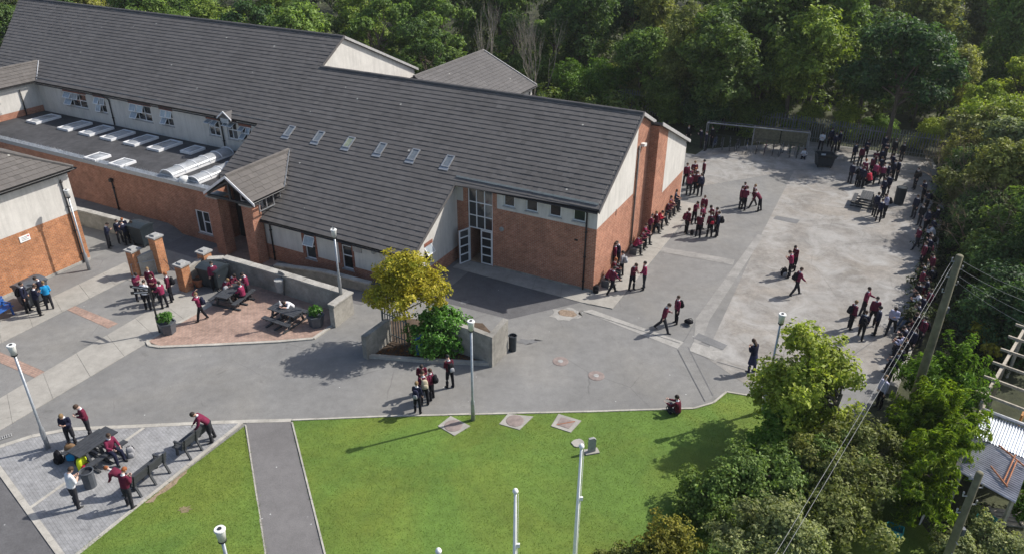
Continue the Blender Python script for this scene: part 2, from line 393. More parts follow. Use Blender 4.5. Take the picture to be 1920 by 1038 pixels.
def slabs(name, q, n, z, mat, t=0.03, gap=0.012, piece='slab', wob=0.006):
    """row of n slabs between the edges q[0]-q[1] and q[3]-q[2], each its own piece"""
    par = structure(name, (q[0] + q[2]) / 2)
    for i in range(n):
        def at(a, b, s): return a + (b - a) * s
        L = max((q[1] - q[0]).length, 0.1); e = gap / L
        s0 = i / n + e / 2; s1 = (i + 1) / n - e / 2
        dz = z + random.uniform(0, wob)
        poly = [at(q[0], q[1], s0), at(q[0], q[1], s1), at(q[3], q[2], s1), at(q[3], q[2], s0)]
        m = MB(); m.prism([Vector((p[0], p[1], gz(p[0], p[1]) + dz - t)) for p in poly], Z * t)
        m.build(piece, mat, par)
    return par
def edging(name, pts, w=0.12, h=0.05, seg=0.91, mat=None, piece='kerb_stone', base=0.0):
    par = structure(name, pts[0])
    for a, b in zip(pts[:-1], pts[1:]):
        d = b - a; L = d.length; n = max(1, round(L / seg)); d = d / L; s = Z.cross(d)
        for i in range(n):
            p = a + d * (L * i / n + 0.004); hh = h + random.uniform(-0.006, 0.006)
            m = MB(); m.slab(p - s * (w / 2) + Z * (base - 0.05), d * (L / n - 0.008), s * w, Z * (0.05 + hh)); m.build(piece, mat or M['kerb'], par)
    return par
big = [Vector((-700, -300, 0)), Vector((700, -300, 0)), Vector((700, 1100, 0)), Vector((-700, 1100, 0))]
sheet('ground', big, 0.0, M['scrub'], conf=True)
yardpoly = [G(1655, 720), G(1700, 610), G(1722, 520), G(1742, 420), G(1762, 325), G(1748, 298), G(1500, 263), B(-6, 24), B(62, 24), B(62, -45), Vector((10, 5, 0)), G(1500, 1000)]
sheet('asphalt_yard', yardpoly, 0.004, M['asphalt'], conf=True)
sheet('concrete_yard', P(1322, 668, 1372, 560, 1420, 455, 1462, 372, 1490, 318, 1430, 330, 1300, 352, 1290, 300, 1320, 280, 1500, 266, 1746, 300, 1760, 326, 1740, 420, 1720, 520, 1698, 608, 1655, 716, 1500, 720, 1400, 722), 0.010, M['yard'])
# fresh dark tarmac in front of the doors, with hall shadow painted in
sheet('shaded_tarmac_patch', P(884, 505, 1062, 551, 1112, 561, 955, 598, 815, 562), 0.008, M['dark_asphalt'])
# worn repairs and trenches in the yard
sheet('repair_strip', P(1092, 583, 1110, 580, 1282, 641, 1270, 653), 0.012, M['pale_patch'])
sheet('repair_strip', P(1226, 470, 1238, 463, 1378, 487, 1374, 497), 0.013, M['soft_patch'])
sheet('repair_strip', P(1316, 640, 1300, 650, 1304, 598, 1420, 440, 1432, 442, 1330, 600), 0.016, M['soft_patch'])
sheet('repair_patch', P(1310, 624, 1364, 647, 1355, 656, 1300, 634), 0.020, M['grey_patch'])
sheet('repair_patch', P(1300, 641, 1356, 660, 1340, 676, 1292, 657), 0.018, M['pale_patch'])
sheet('repair_patch', P(1455, 405, 1500, 413, 1494, 420, 1450, 411), 0.020, M['grey_patch'])
sheet('repair_patch', P(1272, 655, 1290, 648, 1345, 745, 1322, 752), 0.014, M['asphalt'])
for a in ((1271, 655, 1322, 752), (1290, 650, 1337, 742), (1282, 640, 1304, 604), (1100, 586, 1275, 643), (1345, 678, 1400, 694), (1580, 680, 1675, 612)):
    p, q = G(a[0], a[1]), G(a[2], a[3]); s = Z.cross((q - p).normalized()) * 0.016
    sheet('crack', [p - s, q - s, q + s, p + s], 0.024, M['grey_patch'])
def blob(px, py, rx, ry, n=18, rough=0.2, seed=1):
    r = random.Random(seed); c = G(px, py); out = []
    for i in range(n):
        a = 2 * math.pi * i / n; k = 1 + r.uniform(-rough, rough); out.append(c + Vector((math.cos(a) * rx * k, math.sin(a) * ry * k, 0)))
    return out
sheet('pothole_patch', blob(1061, 588, 0.72, 0.62, rough=0.28, seed=3), 0.014, M['pale_patch'])
sheet('pothole', blob(1064, 587, 0.45, 0.36, rough=0.2, seed=4), 0.018, plain('pothole_fill', (0.22, 0.165, 0.12), 0.95, var=0.4, scale=9, space='pos'))
sheet('oil_stain', blob(990, 640, 0.55, 0.22, rough=0.4, seed=8), 0.012, M['grey_patch'])
sheet('oil_stain', blob(871, 566, 0.3, 0.2, rough=0.4, seed=9), 0.012, M['grey_patch'])
for k, (px, py) in enumerate(((1051, 677), (1118, 704))):
    m = MB(); m.lathe(G(px, py) + Z * 0.0, [(0.36, 0.0), (0.36, 0.016), (0.30, 0.02)], 20); o = m.build('manhole_surround', M['manhole_pink'])
    tag(o, ('faded pink round manhole surround in asphalt, nearer the building', 'faded pink round manhole surround in asphalt, nearer the lawn')[k], 'manhole', 'pink manhole surrounds')
    m = MB(); m.lathe(G(px, py) + Z * 0.02, [(0.12, 0), (0.12, 0.008)], 14); m.build('manhole_cover', M['stone'], o)
# pavement slabs along the front wall and the gable
slabs('front_pavement', [B(0.2, -0.05), B(7.9, -0.05), B(7.9, -1.15), B(-0.4, -1.35)], 5, 0.03, M['concrete'])
slabs('gable_pavement', [B(-0.03, -1.35), B(-0.03, 14.2), B(-1.75, 14.2), B(-1.55, -1.2)], 8, 0.045, M['concrete'])
# light concrete strips and brick bands on the left forecourt
slabs('concrete_strip', [G(-60, 632), G(235, 492), G(262, 512), G(-60, 674)], 6, 0.022, M['concrete'])
slabs('concrete_strip', [G(-60, 782), G(350, 540), G(398, 570), G(-60, 842)], 7, 0.022, M['concrete'])
slabs('concrete_strip', [G(262, 512), G(352, 538), G(330, 552), G(238, 524)], 2, 0.020, M['concrete'])
sheet('brick_band', P(124, 580, 141, 573, 222, 606, 203, 615), 0.014, M['pavers'])
sheet('brick_band', P(-40, 642, 86, 697, 66, 708, -40, 662), 0.014, M['pavers'])
sheet('brick_band', P(250, 515, 272, 505, 290, 512, 268, 524), 0.030, M['pavers'])
# brick patio behind the forecourt wall, with its kerb
patio = P(276, 640, 398, 572, 430, 520, 620, 560, 650, 590, 618, 614, 588, 634, 520, 640, 400, 646, 300, 650)
sheet('brick_patio', patio, 0.05, M['pavers'])
edging('patio_kerb', P(398, 572, 330, 610, 276, 640, 281, 648, 300, 651, 400, 647, 520, 641, 588, 635, 622, 612), 0.16, 0.065)
# sunken walk along the low wing
walk = [B(9.2, -4.35), B(25.2, -4.35), B(25.2, -6.75), B(9.9, -6.8)]
sheet('sunken_walk', walk, 0.010, M['path_asphalt'], conf=True)
sheet('porch_floor', [B(17.6, -2.0), B(22.2, -2.0), B(22.2, -6.6), B(17.6, -6.6)], 0.018, M['pavers'], conf=True)
# lawn, path and grey block paving
lawnB = P(548, 790, 720, 783, 880, 779, 1100, 774, 1300, 768, 1338, 757, 1362, 737, 1430, 748) + [Vector((13.5, 24, 0)), Vector((15, 8, 0)), Vector((-5.2, 8, 0)), G(612, 1045)]
sheet('lawn', lawnB, 0.040, M['lawn'])
lawnA = [G(458, 800), G(500, 1045), Vector((-6.5, 8, 0)), Vector((-14, 8, 0)), G(140, 1042)]
sheet('lawn_corner', lawnA, 0.040, M['lawn'])
sheet('path', [G(462, 793), G(544, 789), G(611, 1042), Vector((-5.35, 8, 0)), Vector((-6.45, 8, 0)), G(498, 1042)], 0.022, M['path_asphalt'])
setts = [G(-40, 850), G(60, 819), G(130, 806), G(300, 798), G(455, 793), G(140, 1042), G(118, 1040), G(0, 880)]
sheet('block_paving', setts, 0.026, M['setts'])
sheet('dark_drive', [G(-60, 800), G(0, 884), G(114, 1042), Vector((-15.5, 8, 0)), Vector((-30, 8, 0))], 0.012, M['dark_asphalt'])
edging('lawn_edging', P(548, 788, 720, 781, 880, 777, 1100, 772, 1300, 766, 1338, 755, 1362, 735, 1430, 746), 0.09, 0.055)
edging('lawn_edging', [G(548, 792), G(611, 1045)], 0.06, 0.055)
edging('lawn_edging', [G(461, 797), G(499, 1045)], 0.05, 0.045)
edging('paving_edging', [G(455, 791), G(140, 1044)], 0.14, 0.05)
edging('paving_edging', P(-40, 850, 60, 818, 130, 805, 300, 797, 460, 790, 546, 788), 0.2, 0.035)
edging('paving_edging', [G(-10, 868), G(117, 1044)], 0.2, 0.045)
edging('paving_band', P(57, 952, 270, 802), 0.12, 0.034)
sheet('bare_earth', [G(272, 944), G(300, 921), G(330, 897), G(352, 880), G(350, 888), G(336, 899), G(331, 908), G(312, 922), G(296, 930), G(288, 942)], 0.046, plain('bare_ground', (0.27, 0.2, 0.14), 0.95, var=0.3, space='pos'))
sheet('bare_earth', blob(348, 955, 0.2, 0.14, rough=0.4, seed=22), 0.047, plain('bare_ground_b', (0.2, 0.16, 0.09), 0.95, var=0.3, space='pos'))
# planted island
sheet('planting_bed', P(690, 668, 800, 676, 922, 682, 952, 657, 905, 606, 745, 596, 722, 606), 0.03, M['soil'])
edging('bed_kerb', P(690, 669, 800, 678, 922, 684), 0.18, 0.16)
# drain grate at the left edge
m = MB(); c = G(7, 820); ax = (G(20, 816) - G(-5, 824)).normalized(); ay = Z.cross(ax)
m.slab(c - ax * 0.28 - ay * 0.1 + Z * 0.026, ax * 0.56, ay * 0.2, Z * 0.012)
o = m.build('drain_grate', M['stone']); tag(o, 'small slotted drain grate beside the grey paving edge', 'drain')
for i in range(7):
    m = MB(); m.slab(c - ax * (0.24 - 0.075 * i) - ay * 0.08 + Z * 0.0385, ax * 0.03, ay * 0.16, Z * 0.004); m.build('slot', M['black_metal'], o)
# square slabs with covers in the lawn
for k, (q, cv, lab) in enumerate((((821, 800, 845, 781, 882, 800, 852, 818), 'r', 'diamond concrete slab with round cover in the lawn beside the lamp'),
                                 ((936, 796, 952, 777, 1000, 782, 974, 807), 'r', 'concrete slab with round cover, middle of three in the lawn'),
                                 ((1033, 800, 1047, 777, 1090, 790, 1070, 812), 's', 'concrete slab with square rusty cover in the lawn'))):
    p = P(*q); m = MB(); m.prism([x + Z * 0.02 for x in p], Z * 0.045); o = m.build('manhole_slab', M['concrete']); tag(o, lab, 'manhole')
    c = sum(p, Vector((0, 0, 0))) / 4
    if cv == 'r':
        m = MB(); m.lathe(c + Z * 0.065, [(0.36, 0), (0.36, 0.008), (0.33, 0.012)], 20); m.build('cover', M['manhole_pink'], o)
    else:
        m = MB(); m.prism([c + (x - c) * 0.62 + Z * 0.065 for x in p], Z * 0.01); m.build('cover', M['manhole_pink'], o)
        m = MB(); a = c + (p[0] - c) * 0.6; b = c + (p[2] - c) * 0.6; s = Z.cross((b - a).normalized()) * 0.02
        m.prism([a - s + Z * 0.076, b - s + Z * 0.076, b + s + Z * 0.076, a + s + Z * 0.076], Z * 0.006); m.build('cover_bar', M['rust'], o)

# grass blades
def inpoly(p, poly):
    c = False; n = len(poly)
    for i in range(n):
        a, b = poly[i], poly[i - 1]
        if (a[1] > p[1]) != (b[1] > p[1]) and p[0] < (b[0] - a[0]) * (p[1] - a[1]) / (b[1] - a[1]) + a[0]: c = not c
    return c
def grass(name, poly, n, label, hmax=0.036, edges=()):
    xs = np.array([p[0] for p in poly]); ys = np.array([p[1] for p in poly])
    pts = RNG.uniform((xs.min(), max(ys.min(), 15.5)), (xs.max(), ys.max()), (n, 2))
    ins = np.zeros(n, bool)
    for i in range(len(poly)):
        x1, y1, x2, y2 = xs[i], ys[i], xs[i - 1], ys[i - 1]
        ins ^= ((y1 > pts[:, 1]) != (y2 > pts[:, 1])) & (pts[:, 0] < (x2 - x1) * (pts[:, 1] - y1) / (y2 - y1 + 1e-12) + x1)
    pts = pts[ins]
    for a, b in edges:      # longer ragged fringe along the kerbs
        k = int((b - a).length * 70); t = RNG.random(k)[:, None]; e = np.array([(a.x, a.y)]) + t * np.array([(b.x - a.x, b.y - a.y)]); pts = np.concatenate([pts, e + RNG.normal(size=(k, 2)) * .05])
    n = len(pts)
    a = RNG.uniform(0, 2 * np.pi, n); w = RNG.uniform(0.006, 0.013, n); h = RNG.uniform(0.025, hmax, n); l = RNG.uniform(0, 2 * np.pi, n)
    v = np.zeros((n, 3, 3)); d = np.stack([np.cos(a) * w, np.sin(a) * w], 1)
    v[:, 0, :2] = pts - d; v[:, 1, :2] = pts + d; v[:, 2, :2] = pts + np.stack([np.cos(l) * h * 0.7, np.sin(l) * h * 0.7], 1); v[:, 2, 2] = h
    v[:, :, 2] += 0.036
    me = bpy.data.meshes.new(name); me.vertices.add(3 * n); me.vertices.foreach_set('co', v.ravel())
    me.loops.add(3 * n); me.loops.foreach_set('vertex_index', np.arange(3 * n, dtype=np.int32))
    me.polygons.add(n); me.polygons.foreach_set('loop_start', np.arange(0, 3 * n, 3, dtype=np.int32)); me.polygons.foreach_set('loop_total', np.full(n, 3, np.int32))
    me.update(); me.materials.append(M['grass'])
    o = bpy.data.objects.new(name, me); link(o); tag(o, label, 'grass', kind='stuff'); return o
M['grass'] = leaf_mat('grass_blades', (0.125, 0.2, 0.036), (0.165, 0.235, 0.052), 0.4, 0.6, wide=0.12)
grass('grass', lawnB, 130000, 'short green grass of the main lawn', edges=list(zip(lawnB[:7], lawnB[1:8])) + [(lawnB[0], lawnB[-1])])
grass('grass', lawnA, 45000, 'short green grass of the corner lawn beside the block paving', edges=[(lawnA[0], lawnA[1]), (lawnA[0], lawnA[-1])])
# ------------------------------------------------------------------ building kit
FV = lambda v: (B(0, v), U, -V)          # wall facing the yard, x = u
FU = lambda u: (B(u, 0), V, -U)          # wall facing right, x = v
def FP(F, x, n, z): return F[0] + F[1] * x + F[2] * n + Z * z
def wall(name, parent, F, x0, x1, z0, z1, mats, zone, holes=(), reveal=0.13, cuts=(), xcuts=(), clip=()):
    """wall face with real openings; zone(x, z) -> material index"""
    xs = sorted(set([x0, x1] + [h[0] for h in holes] + [h[1] for h in holes] + list(xcuts)))
    zs = sorted(set([z0, z1] + [h[2] for h in holes] + [h[3] for h in holes] + list(cuts)))
    bm = bmesh.new(); off = worldloc(parent)
    def quad(pts, mi):
        f = bm.faces.new([bm.verts.new(p - off) for p in pts]); f.material_index = mi
    for a, b in zip(xs[:-1], xs[1:]):
        for c, d in zip(zs[:-1], zs[1:]):
            xm, zm = (a + b) / 2, (c + d) / 2
            if any(h[0] < xm < h[1] and h[2] < zm < h[3] for h in holes): continue
            quad([FP(F, a, 0, c), FP(F, b, 0, c), FP(F, b, 0, d), FP(F, a, 0, d)], zone(xm, zm))
    for p, n in clip:
        bmesh.ops.bisect_plane(bm, geom=bm.verts[:] + bm.edges[:] + bm.faces[:], plane_co=p - off, plane_no=n, clear_outer=True)
    for h in holes:
        a, b, c, d = h[:4]; r = h[4] if len(h) > 4 else reveal; mi = zone((a + b) / 2, c + 0.01)
        k = [(a, c), (b, c), (b, d), (a, d)]
        for i in range(4):
            p, q = k[i], k[(i + 1) % 4]
            quad([FP(F, p[0], 0, p[1]), FP(F, q[0], 0, q[1]), FP(F, q[0], -r, q[1]), FP(F, p[0], -r, p[1])], mi)
        quad([FP(F, x, -r, z) for x, z in k], mi)
    me = bpy.data.meshes.new(name); bm.to_mesh(me); bm.free()
    for mm in mats: me.materials.append(mm)
    o = bpy.data.objects.new(name, me); link(o, parent); return o
def bars(m, F, x0, x1, z0, z1, n, w, d, xs=(), zs=(), mi=0):
    """window bars between n-d and n, border w wide, with mullions xs and transoms zs"""
    def bar(a, b, c, e): m.slab(FP(F, a, n - d, c), F[1] * (b - a), F[2] * d, Z * (e - c), mi)
    bar(x0, x0 + w, z0, z1); bar(x1 - w, x1, z0, z1); bar(x0 + w, x1 - w, z0, z0 + w); bar(x0 + w, x1 - w, z1 - w, z1)
    X = [x0 + w] + [q for x in xs for q in (x - w / 2, x + w / 2)] + [x1 - w]
    for x in xs: bar(x - w / 2, x + w / 2, z0 + w, z1 - w)
    for z in zs:
        for i in range(0, len(X), 2): bar(X[i], X[i + 1], z - w / 2, z + w / 2)
def casement(parent, F, x0, x1, z0, z1, n, ang, w=0.05):
    """top-hung opening light tilted out by ang degrees about its top edge"""
    a = math.radians(ang); dn = -Z * math.cos(a) + F[2] * math.sin(a); o = FP(F, x0, n, z1); H = z1 - z0; W = x1 - x0; t = F[1].cross(dn).normalized() * 0.03
    m = MB()
    m.slab(o, F[1] * w, dn * H, t); m.slab(o + F[1] * (W - w), F[1] * w, dn * H, t)
    m.slab(o + F[1] * w, F[1] * (W - 2 * w), dn * w, t); m.slab(o + F[1] * w + dn * (H - w), F[1] * (W - 2 * w), dn * w, t)
    m.slab(o + F[1] * w + dn * w + t * 0.35, F[1] * (W - 2 * w), dn * (H - 2 * w), t * 0.3, 1)
    return m.build('casement', [M['upvc'], M['skyglass']], parent)
def window(parent, F, x0, x1, z0, z1, xs=(), zs=(), n=-0.06, w=0.055, sill=True, lintel=None, opened=(), name='window', glass=None, proud=0.05):
    """frame mesh with pane, sill, lintel and casement children; opened = cells (col,row) that stand open"""
    m = MB(); bars(m, F, x0, x1, z0, z1, n, w, 0.06, xs, zs); fr = m.build(name, M['upvc'], parent)
    X = [x0] + list(xs) + [x1]; Zs = [z0] + list(zs) + [z1]
    for i in range(len(X) - 1):
        for j in range(len(Zs) - 1):
            op = [q for q in opened if q[0] == i and q[1] == j]
            m = MB(); m.slab(FP(F, X[i] + w * .45, n - 0.045, Zs[j] + w * .45), F[1] * (X[i + 1] - X[i] - w * .9), F[2] * 0.012, Z * (Zs[j + 1] - Zs[j] - w * .9))
            if op: casement(fr, F, X[i] + 0.01, X[i + 1] - 0.01, Zs[j] + 0.01, Zs[j + 1] - 0.01, n + 0.012, op[0][2])
            else: m.build('pane', glass or M['glass'], fr)
    if opened:   # the room's dark behind the open lights
        m = MB(); m.slab(FP(F, x0 + .02, n - 0.065, z0 + .02), F[1] * (x1 - x0 - .04), F[2] * 0.006, Z * (z1 - z0 - .04)); m.build('dark_opening', M['dark_in'], fr)
    if sill:
        m = MB(); m.slab(FP(F, x0 - 0.05, -0.12, z0 - 0.075), F[1] * (x1 - x0 + 0.1), F[2] * (0.12 + proud), Z * 0.072); m.build('sill', M['sill'], fr)
    if lintel:
        m = MB(); m.slab(FP(F, x0 - lintel[1], 0.001, z1 + 0.002), F[1] * (x1 - x0 + 2 * lintel[1]), F[2] * 0.012, Z * lintel[0]); m.build('lintel', M['soldier'], fr)
    return fr
def pipe(parent, F, x, z0, z1, n=0.07, r=0.045, mat=None, swan=0.0):
    m = MB(); pts = [FP(F, x, n, z0), FP(F, x, n, z1)]
    if swan: pts += [FP(F, x + swan * .2, n + .05, z1 + 0.12), FP(F, x + swan, n + 0.16, z1 + 0.3)]
    m.tube(pts, r, 8); o = m.build('downpipe', mat or M['black_metal'], parent, smooth=True)
    k = z0 + 0.5
    while k < z1:
        m = MB(); m.box(FP(F, x, 0.06, k), 0.13, 0.13, 0.05, F[1], F[2]); m.build('bracket', mat or M['black_metal'], o); k += 1.4
    return o
def gutter(parent, p, q, r=0.06, mat=None):
    d = (q - p).normalized(); s = d.cross(Z); m = MB(); n = 7
    prof = [(math.cos(math.pi * (1 + k / n)) * r, math.sin(math.pi * (1 + k / n)) * r) for k in range(n + 1)]
    prof += [(x * 0.8, y * 0.8) for x, y in reversed(prof)]
    m.prism([p + s * x + Z * y for x, y in prof], q - p); return m.build('gutter', mat or M['black_metal'], parent)
TILE_W, TILE_G = 0.30, 0.325
def interval(poly, y):
    xs = []
    for i in range(len(poly)):
        (x1, y1), (x2, y2) = poly[i - 1], poly[i]
        if (y1 > y) != (y2 > y): xs.append(x1 + (x2 - x1) * (y - y1) / (y2 - y1))
    return (min(xs), max(xs)) if len(xs) >= 2 else None
def tile_roof(parent, poly, pt, mat, single=300, gauge=TILE_G, tw=TILE_W, thick=0.033, deck=0.14, grid=None):
    """poly in (a along the eave, b in plan up the slope); pt(a,b) -> place on the slope"""
    o0 = pt(0, 0); A = (pt(1, 0) - o0); Bv = (pt(0, 1) - o0); up = Bv.normalized(); nrm = A.cross(Bv).normalized()
    if nrm.z < 0: nrm = -nrm
    step = gauge / Bv.length; A = A.normalized()
    m = MB(); m.prism([pt(a, b) - nrm * deck for a, b in poly], nrm * (deck - 0.004)); roof = m.build('roof', M['dark_tile'], parent)
    off = worldloc(roof)
    b0 = min(p[1] for p in poly); b1 = max(p[1] for p in poly); rows = int((b1 - b0) / step + 0.999); j0 = 0
    if grid is not None: j0 = round((b0 - grid) / step)
    full = []; rest = MB()
    for j in range(rows):
        ya = b0 + j * step; yb = min(ya + step, b1)
        I0 = interval(poly, ya + 1e-3); I1 = interval(poly, yb - 1e-3)
        if not I0 or not I1: continue
        lo = min(I0[0], I1[0]); hi = max(I0[1], I1[1]); k = math.floor(lo / tw) - 1; s = ((j + j0) % 2) * tw / 2
        while k * tw + s < hi:
            xa = k * tw + s; xb = xa + tw - 0.006; k += 1
            q = [max(xa, I0[0]), min(xb, I0[1]), max(xa, I1[0]), min(xb, I1[1])]
            if q[1] - q[0] < 0.02 and q[3] - q[2] < 0.02: continue
            q[1] = max(q[1], q[0] + 0.002); q[3] = max(q[3], q[2] + 0.002)
            t = thick + random.uniform(-0.006, 0.006)
            if abs(q[0] - xa) < 1e-6 and abs(q[2] - xa) < 1e-6 and abs(q[1] - xb) < 1e-6 and abs(q[3] - xb) < 1e-6 and yb - ya > step * .99: full.append((xa, ya, t))
            else: tile_add(rest, pt, nrm, q, ya, yb, t)
    camp = Vector((0, 0, CAM_H)); full.sort(key=lambda f: (pt(f[0], f[1]) - camp).length)
    for xa, ya, t in full[single:]: tile_add(rest, pt, nrm, [xa, xa + tw - .006] * 2, ya, ya + step, t)
    if full and single:
        sm = MB(); tile_add(sm, lambda a, b: Vector((a, b * Bv.length, 0)), Vector((0, 0, 1)), [0, tw - .006] * 2, 0, step, thick)
        me = sm.mesh('tile', mat); R = Matrix((A, up, nrm)).transposed().to_4x4()
        for xa, ya, t in full[:single]:
            o = bpy.data.objects.new('tile', me); link(o, roof)
            o.matrix_local = Matrix.Translation(pt(xa, ya) - off + nrm * (t - thick)) @ R
    if rest.v:
        r = rest.build('roof_tiles', mat, roof); r['kind'] = 'stuff'
    return roof
def tile_add(m, pt, nrm, q, ya, yb, t):
    a, b, d, c = pt(q[0], ya), pt(q[1], ya), pt(q[2], yb), pt(q[3], yb)
    vs = [a, b, c, d, a + nrm * t, b + nrm * t, c + nrm * 0.008, d + nrm * 0.008]
    m.add(vs, [(4, 5, 6, 7), (0, 1, 5, 4), (1, 2, 6, 5), (3, 0, 4, 7)])
M['dark_tile'] = plain('roof_underlay', (0.03, 0.028, 0.028), 0.95)
def ridge(parent, p, q, mat, L=0.45, r=0.11, sag=0.0):
    d = q - p; n = max(1, round(d.length / L)); s = d.cross(Z).normalized(); up = s.cross(d).normalized()
    for i in range(n):
        a = p + d * (i / n); e = d / n * 0.985; m = MB()
        prof = [(-r, -0.05), (-r * 0.75, 0.03), (0, 0.075), (r * 0.75, 0.03), (r, -0.05)]
        j = random.uniform(-.006, .006)
        m.prism([a + s * x + up * (z + j) for x, z in prof], e); m.build('ridge_tile', mat, parent)
def verge(parent, p, q, w, h, side, mat, name='verge'):
    m = MB(); m.slab(p, q - p, side * w, Z * h); return m.build(name, mat, parent)

# ------------------------------------------------------------------ school hall with the low catslide wing
S = 0.58; EZ = 4.87
def ps(u, v): return B(u, v, EZ + S * v)
hall = thing('school_hall', B(4, 3), 'large grey tiled school hall with white and brick gable facing the yard', 'building')
Z0 = -0.6
wins = [(4.66, 5.31), (3.32, 4.0), (1.99, 2.66), (0.64, 1.33)]
zone = lambda x, z: 1 if z < 3.56 else 0
holes = [(5.98, 7.52, -0.0, 4.42, 0.16)] + [(a, b, 3.80, 4.42) for a, b in wins]
F0 = FV(0)
# the doorway stands open, so the hall's dark inside is built behind it
wall('front_wall', hall, F0, 0, 8.2, Z0, EZ + 0.12, [M['render'], M['brick']], zone, [(5.98, 7.52, 0.0, 4.42, 2.2)] + [(a, b, 3.80, 4.42, .16) for a, b in wins], cuts=[3.56])
for k, (a, b) in enumerate(wins): window(hall, F0, a, b, 3.80, 4.42, n=-0.05, lintel=(0.19, 0.03), proud=0.06)
# brick surround of the tall window
m = MB(); m.slab(FP(F0, 7.522, 0.002, 0.0), F0[1] * 0.26, F0[2] * 0.02, Z * 4.44); m.slab(FP(F0, 5.72, 0.002, 3.562), F0[1] * 0.258, F0[2] * 0.02, Z * 0.88); m.slab(FP(F0, 5.72, 0.002, 4.442), F0[1] * 2.062, F0[2] * 0.02, Z * 0.2)
m.build('brick_surround', M['brick'], hall)
window(hall, F0, 5.99, 7.51, 2.08, 4.41, xs=(6.50, 7.0), zs=(2.85, 3.63), n=-0.05, sill=False, name='stair_window')
for x_ in (5.99, 7.45): m = MB(); m.slab(FP(F0, x_, -.12, 0.002), F0[1] * .06, F0[2] * .08, Z * 2.075); m.build('door_jamb', M['upvc'], hall)
def leaf(parent, hinge, d, H=2.04, W=0.71, out=None):
    nn = d.cross(Z).normalized(); m = MB(); w = 0.075
    m.slab(hinge + Z * .02, d * w, nn * .05, Z * H); m.slab(hinge + d * (W - w) + Z * .02, d * w, nn * .05, Z * H)
    rows = [0.02, 0.53, 1.04, 1.55, H - 0.06]
    for z in rows: m.slab(hinge + d * w + Z * z, d * (W - 2 * w), nn * .05, Z * 0.07)
    o = m.build('door', M['upvc'], parent)
    for a, b in zip(rows[:-1], rows[1:]):
        m = MB(); m.slab(hinge + d * w + Z * (a + .07) + nn * .02, d * (W - 2 * w), nn * .012, Z * (b - a - .07)); m.build('pane', M['glass'], o)
    m = MB(); m.box(hinge + d * (W - .05) + Z * 1.0 + nn * 0.055, .03, .03, .14, d, nn); m.build('handle', M['galv'], o)
    return o
leaf(hall, FP(F0, 6.05, -0.05, 0), U)                                            # closed right leaf
leaf(hall, FP(F0, 7.46, 0.0, 0), (-V * 0.93 + U * 0.36).normalized())            # left leaf stands open
m = MB(); m.slab(FP(F0, 6.0, -2.15, 0.0), F0[1] * 1.5, F0[2] * 2.1, Z * 0.012); m.build('hall_floor', M['floor_in'], hall)
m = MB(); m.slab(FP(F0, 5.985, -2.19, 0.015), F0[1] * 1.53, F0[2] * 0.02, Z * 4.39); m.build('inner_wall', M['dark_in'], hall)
m = MB(); m.lathe(FP(F0, 5.42, 0.0, 2.42), [(0.13, 0), (0.13, 0.06), (0.09, 0.09)], 14, axis=F0[2]); m.build('round_vent', M['stone'], hall)
m = MB(); m.slab(FP(F0, 1.0, 0.0, 2.7), F0[1] * .18, F0[2] * .03, Z * .1); m.build('wall_vent', M['black_metal'], hall)
m = MB(); m.slab(FP(F0, 0.0, 0.001, -.05), F0[1] * 5.9, F0[2] * .03, Z * 0.16); m.build('plinth', M['wallconc'], hall)
# gable towards the yard
RV, RZ = 5.6, EZ + S * 5.6
F1 = FU(0)
BS = 0.455
wall('gable_wall', hall, F1, 0, 7.65, Z0, 9, [M['render'], M['brick']], lambda x, z: 1 if (z < 3.58 or x > 5.42) else 0, cuts=[3.58], xcuts=[5.42],
     clip=[(B(0, 0, EZ + 0.03), (-V * S + Z).normalized()), (B(0, RV, RZ + 0.03), (V * BS + Z).normalized())])
F2 = FU(-0.5)
wall('back_gable_wall', hall, F2, 7.65, 14.1, Z0, 8, [M['render'], M['brick']], lambda x, z: 1 if (z < 2.25 or x < 9.58) else 0, cuts=[2.25], xcuts=[9.58],
     clip=[(B(0, RV, RZ - 0.24), (V * 0.43 + Z).normalized())])
FS = (B(0, 7.65), U, -V)
wall('step_wall', hall, FS, -0.5, 0, Z0, 6.9, [M['brick']], lambda x, z: 0)
m = MB(); m.slab(B(-0.5, 14.1, Z0), U * 21.5, V * 0.1, Z * 4.6); m.build('rear_wall', M['render'], hall)
m = MB(); m.slab(B(20.9, 5.6, Z0), U * 0.1, V * 8.5, Z * 4.6); m.build('rear_end_wall', M['render'], hall)
pipe(hall, F1, 5.62, 0.0, 6.3, mat=plain('grey_pipe', (0.14, 0.12, 0.11), 0.5), r=0.055)
m = MB()
for dv, dz in ((0, 0), (0.22, -0.05)):
    m.box(FP(F1, 6.1 + dv, 0.12, 6.15 + dz), .2, .22, .16, V, -U); m.tube([FP(F1, 6.1 + dv, 0.0, 6.3 + dz), FP(F1, 6.1 + dv, 0.2, 6.25 + dz)], .03)
m.build('floodlight', M['lamp_white'], hall)
m = MB(); m.slab(FP(F1, 2.7, 0, 3.3), V * .03, -U * .02, Z * .35); m.build('wall_slot', M['black_metal'], hall)
